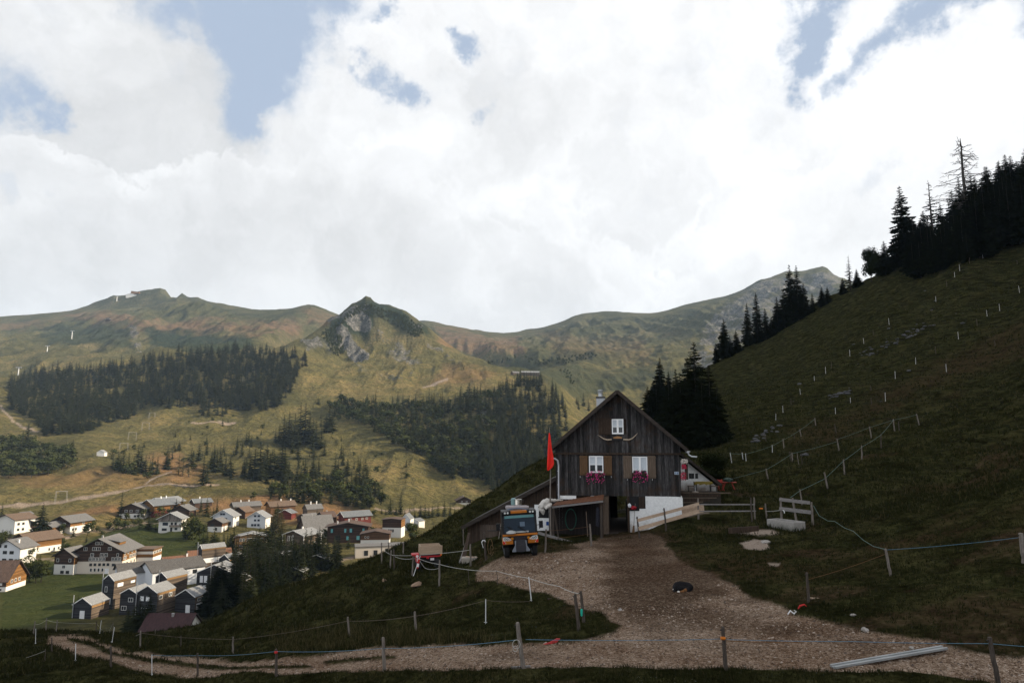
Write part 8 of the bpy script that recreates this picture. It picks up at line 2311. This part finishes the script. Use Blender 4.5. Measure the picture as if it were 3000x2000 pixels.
# little slatted gate seen through the passage
pa, pb = at_px(1809, 1521, 61.5), at_px(1842, 1519, 61.5)
t = thing('slatted_gate', pa, 0, 'small grey slatted gate seen through the open barn passage', 'gate')
d_ = pb - pa
for k in range(9):
    m = MB(); q = d_ * (k / 8); m.bar(q + Vector((0, 0, -.3)), q + Vector((.02, 0, .82 + .05 * (k % 3))), .022, n=5); m.build('slat', GREYP, t)
m = MB(); m.bar(Vector((-.1, 0, .75)), d_ + Vector((.1, 0, .82)), 0, sq=(.04, .07)); m.bar(Vector((-.1, 0, .1)), d_ + Vector((.1, 0, .15)), 0, sq=(.04, .07)); m.build('rails', GREYP, t)
# ---------------------------------------------------------------- grass, pebbles
M_BLADE = foliage('grass_blades', (.010, .013, .0045), (.031, .031, .012))
M_BLADE2 = foliage('grass_blades_dry', (.040, .034, .016), (.085, .070, .032))
def grass(name, cells, blades_per, hgt, label, dens_fn, mats=(M_BLADE, M_BLADE2), dryp=.06, wdt=.008):
    r_ = np.random.default_rng(77)
    x, y = cells
    keep = dens_fn(x, y) > r_.random(len(x))
    x, y = x[keep], y[keep]
    z = Hz(x, y)
    n = len(x)
    B = blades_per
    X_ = np.repeat(x, B) + r_.normal(0, .05, n * B); Y_ = np.repeat(y, B) + r_.normal(0, .05, n * B)
    Z_ = np.repeat(z, B) - .01
    h = np.repeat(hgt * r_.uniform(.5, 1.5, n), B) * r_.uniform(.6, 1.2, n * B)
    a = r_.uniform(0, 6.283, n * B); ln = r_.uniform(.1, .7, n * B) * h
    rr = np.hypot(X_, Y_)
    w_ = np.maximum(wdt, rr * .00042) * r_.uniform(.7, 1.4, n * B)
    pa = r_.uniform(0, 6.283, n * B)
    V = np.empty((n * B, 3, 3), np.float32)
    V[:, 0, 0] = X_ - np.cos(pa) * w_; V[:, 0, 1] = Y_ - np.sin(pa) * w_; V[:, 0, 2] = Z_
    V[:, 1, 0] = X_ + np.cos(pa) * w_; V[:, 1, 1] = Y_ + np.sin(pa) * w_; V[:, 1, 2] = Z_
    V[:, 2, 0] = X_ + np.cos(a) * ln; V[:, 2, 1] = Y_ + np.sin(a) * ln; V[:, 2, 2] = Z_ + h
    fm = (r_.random(n * B) < dryp).astype(np.int32)
    me = tri_mesh(name, V.reshape(-1, 3), list(mats), fm)
    o = bpy.data.objects.new(name, me)
    link(tag(o, label, 'grass', None, 'stuff'))
def sample(n, r0, r1, a0, a1, seed):
    r_ = np.random.default_rng(seed)
    lr = r_.uniform(math.log(r0), math.log(r1), n); az = r_.uniform(R(a0), R(a1), n)
    rr = np.exp(lr)
    return rr * np.sin(az), rr * np.cos(az)
def gfield(F_):
    def f(x, y):
        return interp2(F_, AZ, LR, np.arctan2(x, y), np.log(np.hypot(x, y)))
    return f
g_grav, g_dirt, g_pale = gfield(grav), gfield(dirt), gfield(pale)
def dens(x, y):
    d = 1 - np.clip(g_grav(x, y) * 1.05, 0, 1)
    d = d * (1 - .8 * g_dirt(x, y)) * (1 - g_pale(x, y))
    clump = .35 + .65 * sstep(fbm(x, y, .9, 3, 201), -.35, .25)
    # keep clear of the house and the things standing on the ground
    hx, hy = x - FO.x, y - FO.y
    house_ = (y > FO.y - 3.2) & (y < FO.y + 12) & (x > FO.x - 11) & (x < FO.x + 6.5)
    truck = (np.abs(x - at_depth(1528, TD, 1625).x) < 1.3) & (y > TD - .3) & (y < TD + 4)
    return d * clump * (~house_) * (~truck)
grass('meadow_grass', sample(80000, 14.5, 48, -41, 41, 5), 5, .10, 'short dark meadow grass round the yard and track', dens)
grass('slope_grass', sample(85000, 44, 170, -41, 41, 6), 4, .24, 'dark tussocky grass of the slopes', lambda x, y: dens(x, y), dryp=.07, wdt=.022)
# long pale grass heads in the hollow left of the centre post
def tall(x, y):
    px_, py_ = to_px(x, y, Hz(x, y) - CAMZ)
    q = inpoly(px_, py_, [(780, 1850), (1000, 1830), (1300, 1860), (1500, 1880), (1400, 1905), (1100, 1900), (820, 1920)])
    return q * .5 * (1 - np.clip(g_grav(x, y) * 2, 0, 1))
grass('long_grass', sample(26000, 20, 46, -20, 6, 8), 3, .34, 'long pale grass stalks in the hollow behind the centre post', tall, (M_BLADE, M_BLADE2), .5, .006)
# pebbles
def pebbles(name, n, r0, r1, s0, s1, label, fn, seed, mats):
    r_ = np.random.default_rng(seed)
    x, y = sample(n, r0, r1, -41, 41, seed)
    keep = fn(x, y) > r_.random(n)
    x, y = x[keep], y[keep]; z = Hz(x, y); n = len(x)
    s_ = s0 * (s1 / s0) ** (r_.random(n) ** 2.2) * np.clip(np.hypot(x, y) / 18, .8, 2.0)
    base = np.array([(1, 0, -.2), (0, 1, -.2), (-1, 0, -.2), (0, -1, -.2), (.15, .1, .75)], np.float32)
    tri = [(0, 1, 4), (1, 2, 4), (2, 3, 4), (3, 0, 4)]
    a = r_.uniform(0, 6.28, n); el_ = r_.uniform(.55, 1.0, n); hh = r_.uniform(.4, .9, n)
    P3 = np.empty((n, 5, 3), np.float32)
    for k in range(5):
        bx_, by_, bz_ = base[k]
        jx = bx_ + r_.normal(0, .22, n); jy = (by_ + r_.normal(0, .22, n)) * el_
        P3[:, k, 0] = x + (jx * np.cos(a) - jy * np.sin(a)) * s_
        P3[:, k, 1] = y + (jx * np.sin(a) + jy * np.cos(a)) * s_
        P3[:, k, 2] = z + bz_ * s_ * hh
    V = np.concatenate([P3[:, list(t_)] for t_ in tri], 1).reshape(-1, 3)
    fm = np.repeat(r_.integers(0, len(mats), n), 4)
    me = tri_mesh(name, V, mats, fm)
    link(tag(bpy.data.objects.new(name, me), label, 'gravel', None, 'stuff'))
PBM = [plain('pebble_light', (.31, .25, .20), .9, .3, 9), plain('pebble_mid', (.20, .145, .105), .9, .3, 9), plain('pebble_dark', (.07, .05, .04), .9, .3, 9), plain('pebble_mid', (.17, .135, .11))]
pebbles('gravel_stones', 75000, 14.5, 52, .010, .055, 'loose gravel stones scattered over yard and track', lambda x, y: np.clip(g_grav(x, y), 0, 1) * (1 - .55 * g_dirt(x, y)) * .9 * ((y < FO.y - 3.0) | (x > FO.x + 7)) + .012, 301, PBM)
# small white clover heads in the right meadow
pebbles('clover_heads', 9000, 17, 42, .008, .016, 'tiny white clover heads dotted in the right meadow grass', lambda x, y: (1 - np.clip(g_grav(x, y) * 2, 0, 1)) * .05 * (x > 3), 302, [plain('clover_white', (.5, .5, .45), .8, .1)])
# ---------------------------------------------------------------- the air
hm = bpy.data.materials.new('haze'); hm.use_nodes = True
g = NT(hm.node_tree); g.n.clear()
out = g.new('ShaderNodeOutputMaterial'); pv = g.new('ShaderNodeVolumePrincipled')
pv.inputs['Color'].default_value = (.55, .75, 1.0, 1)
pv.inputs['Density'].default_value = .00005
g.l.new(pv.outputs[0], out.inputs['Volume'])
zlo, zhi = float(GZ.min()) + CAMZ - 1, float(GZ.max()) + CAMZ + 60
m = MB(); m.box(-3900, 4200, -2200, 4200, zlo, zhi)
o = m.build('haze', hm); tag(o, kind='stuff')
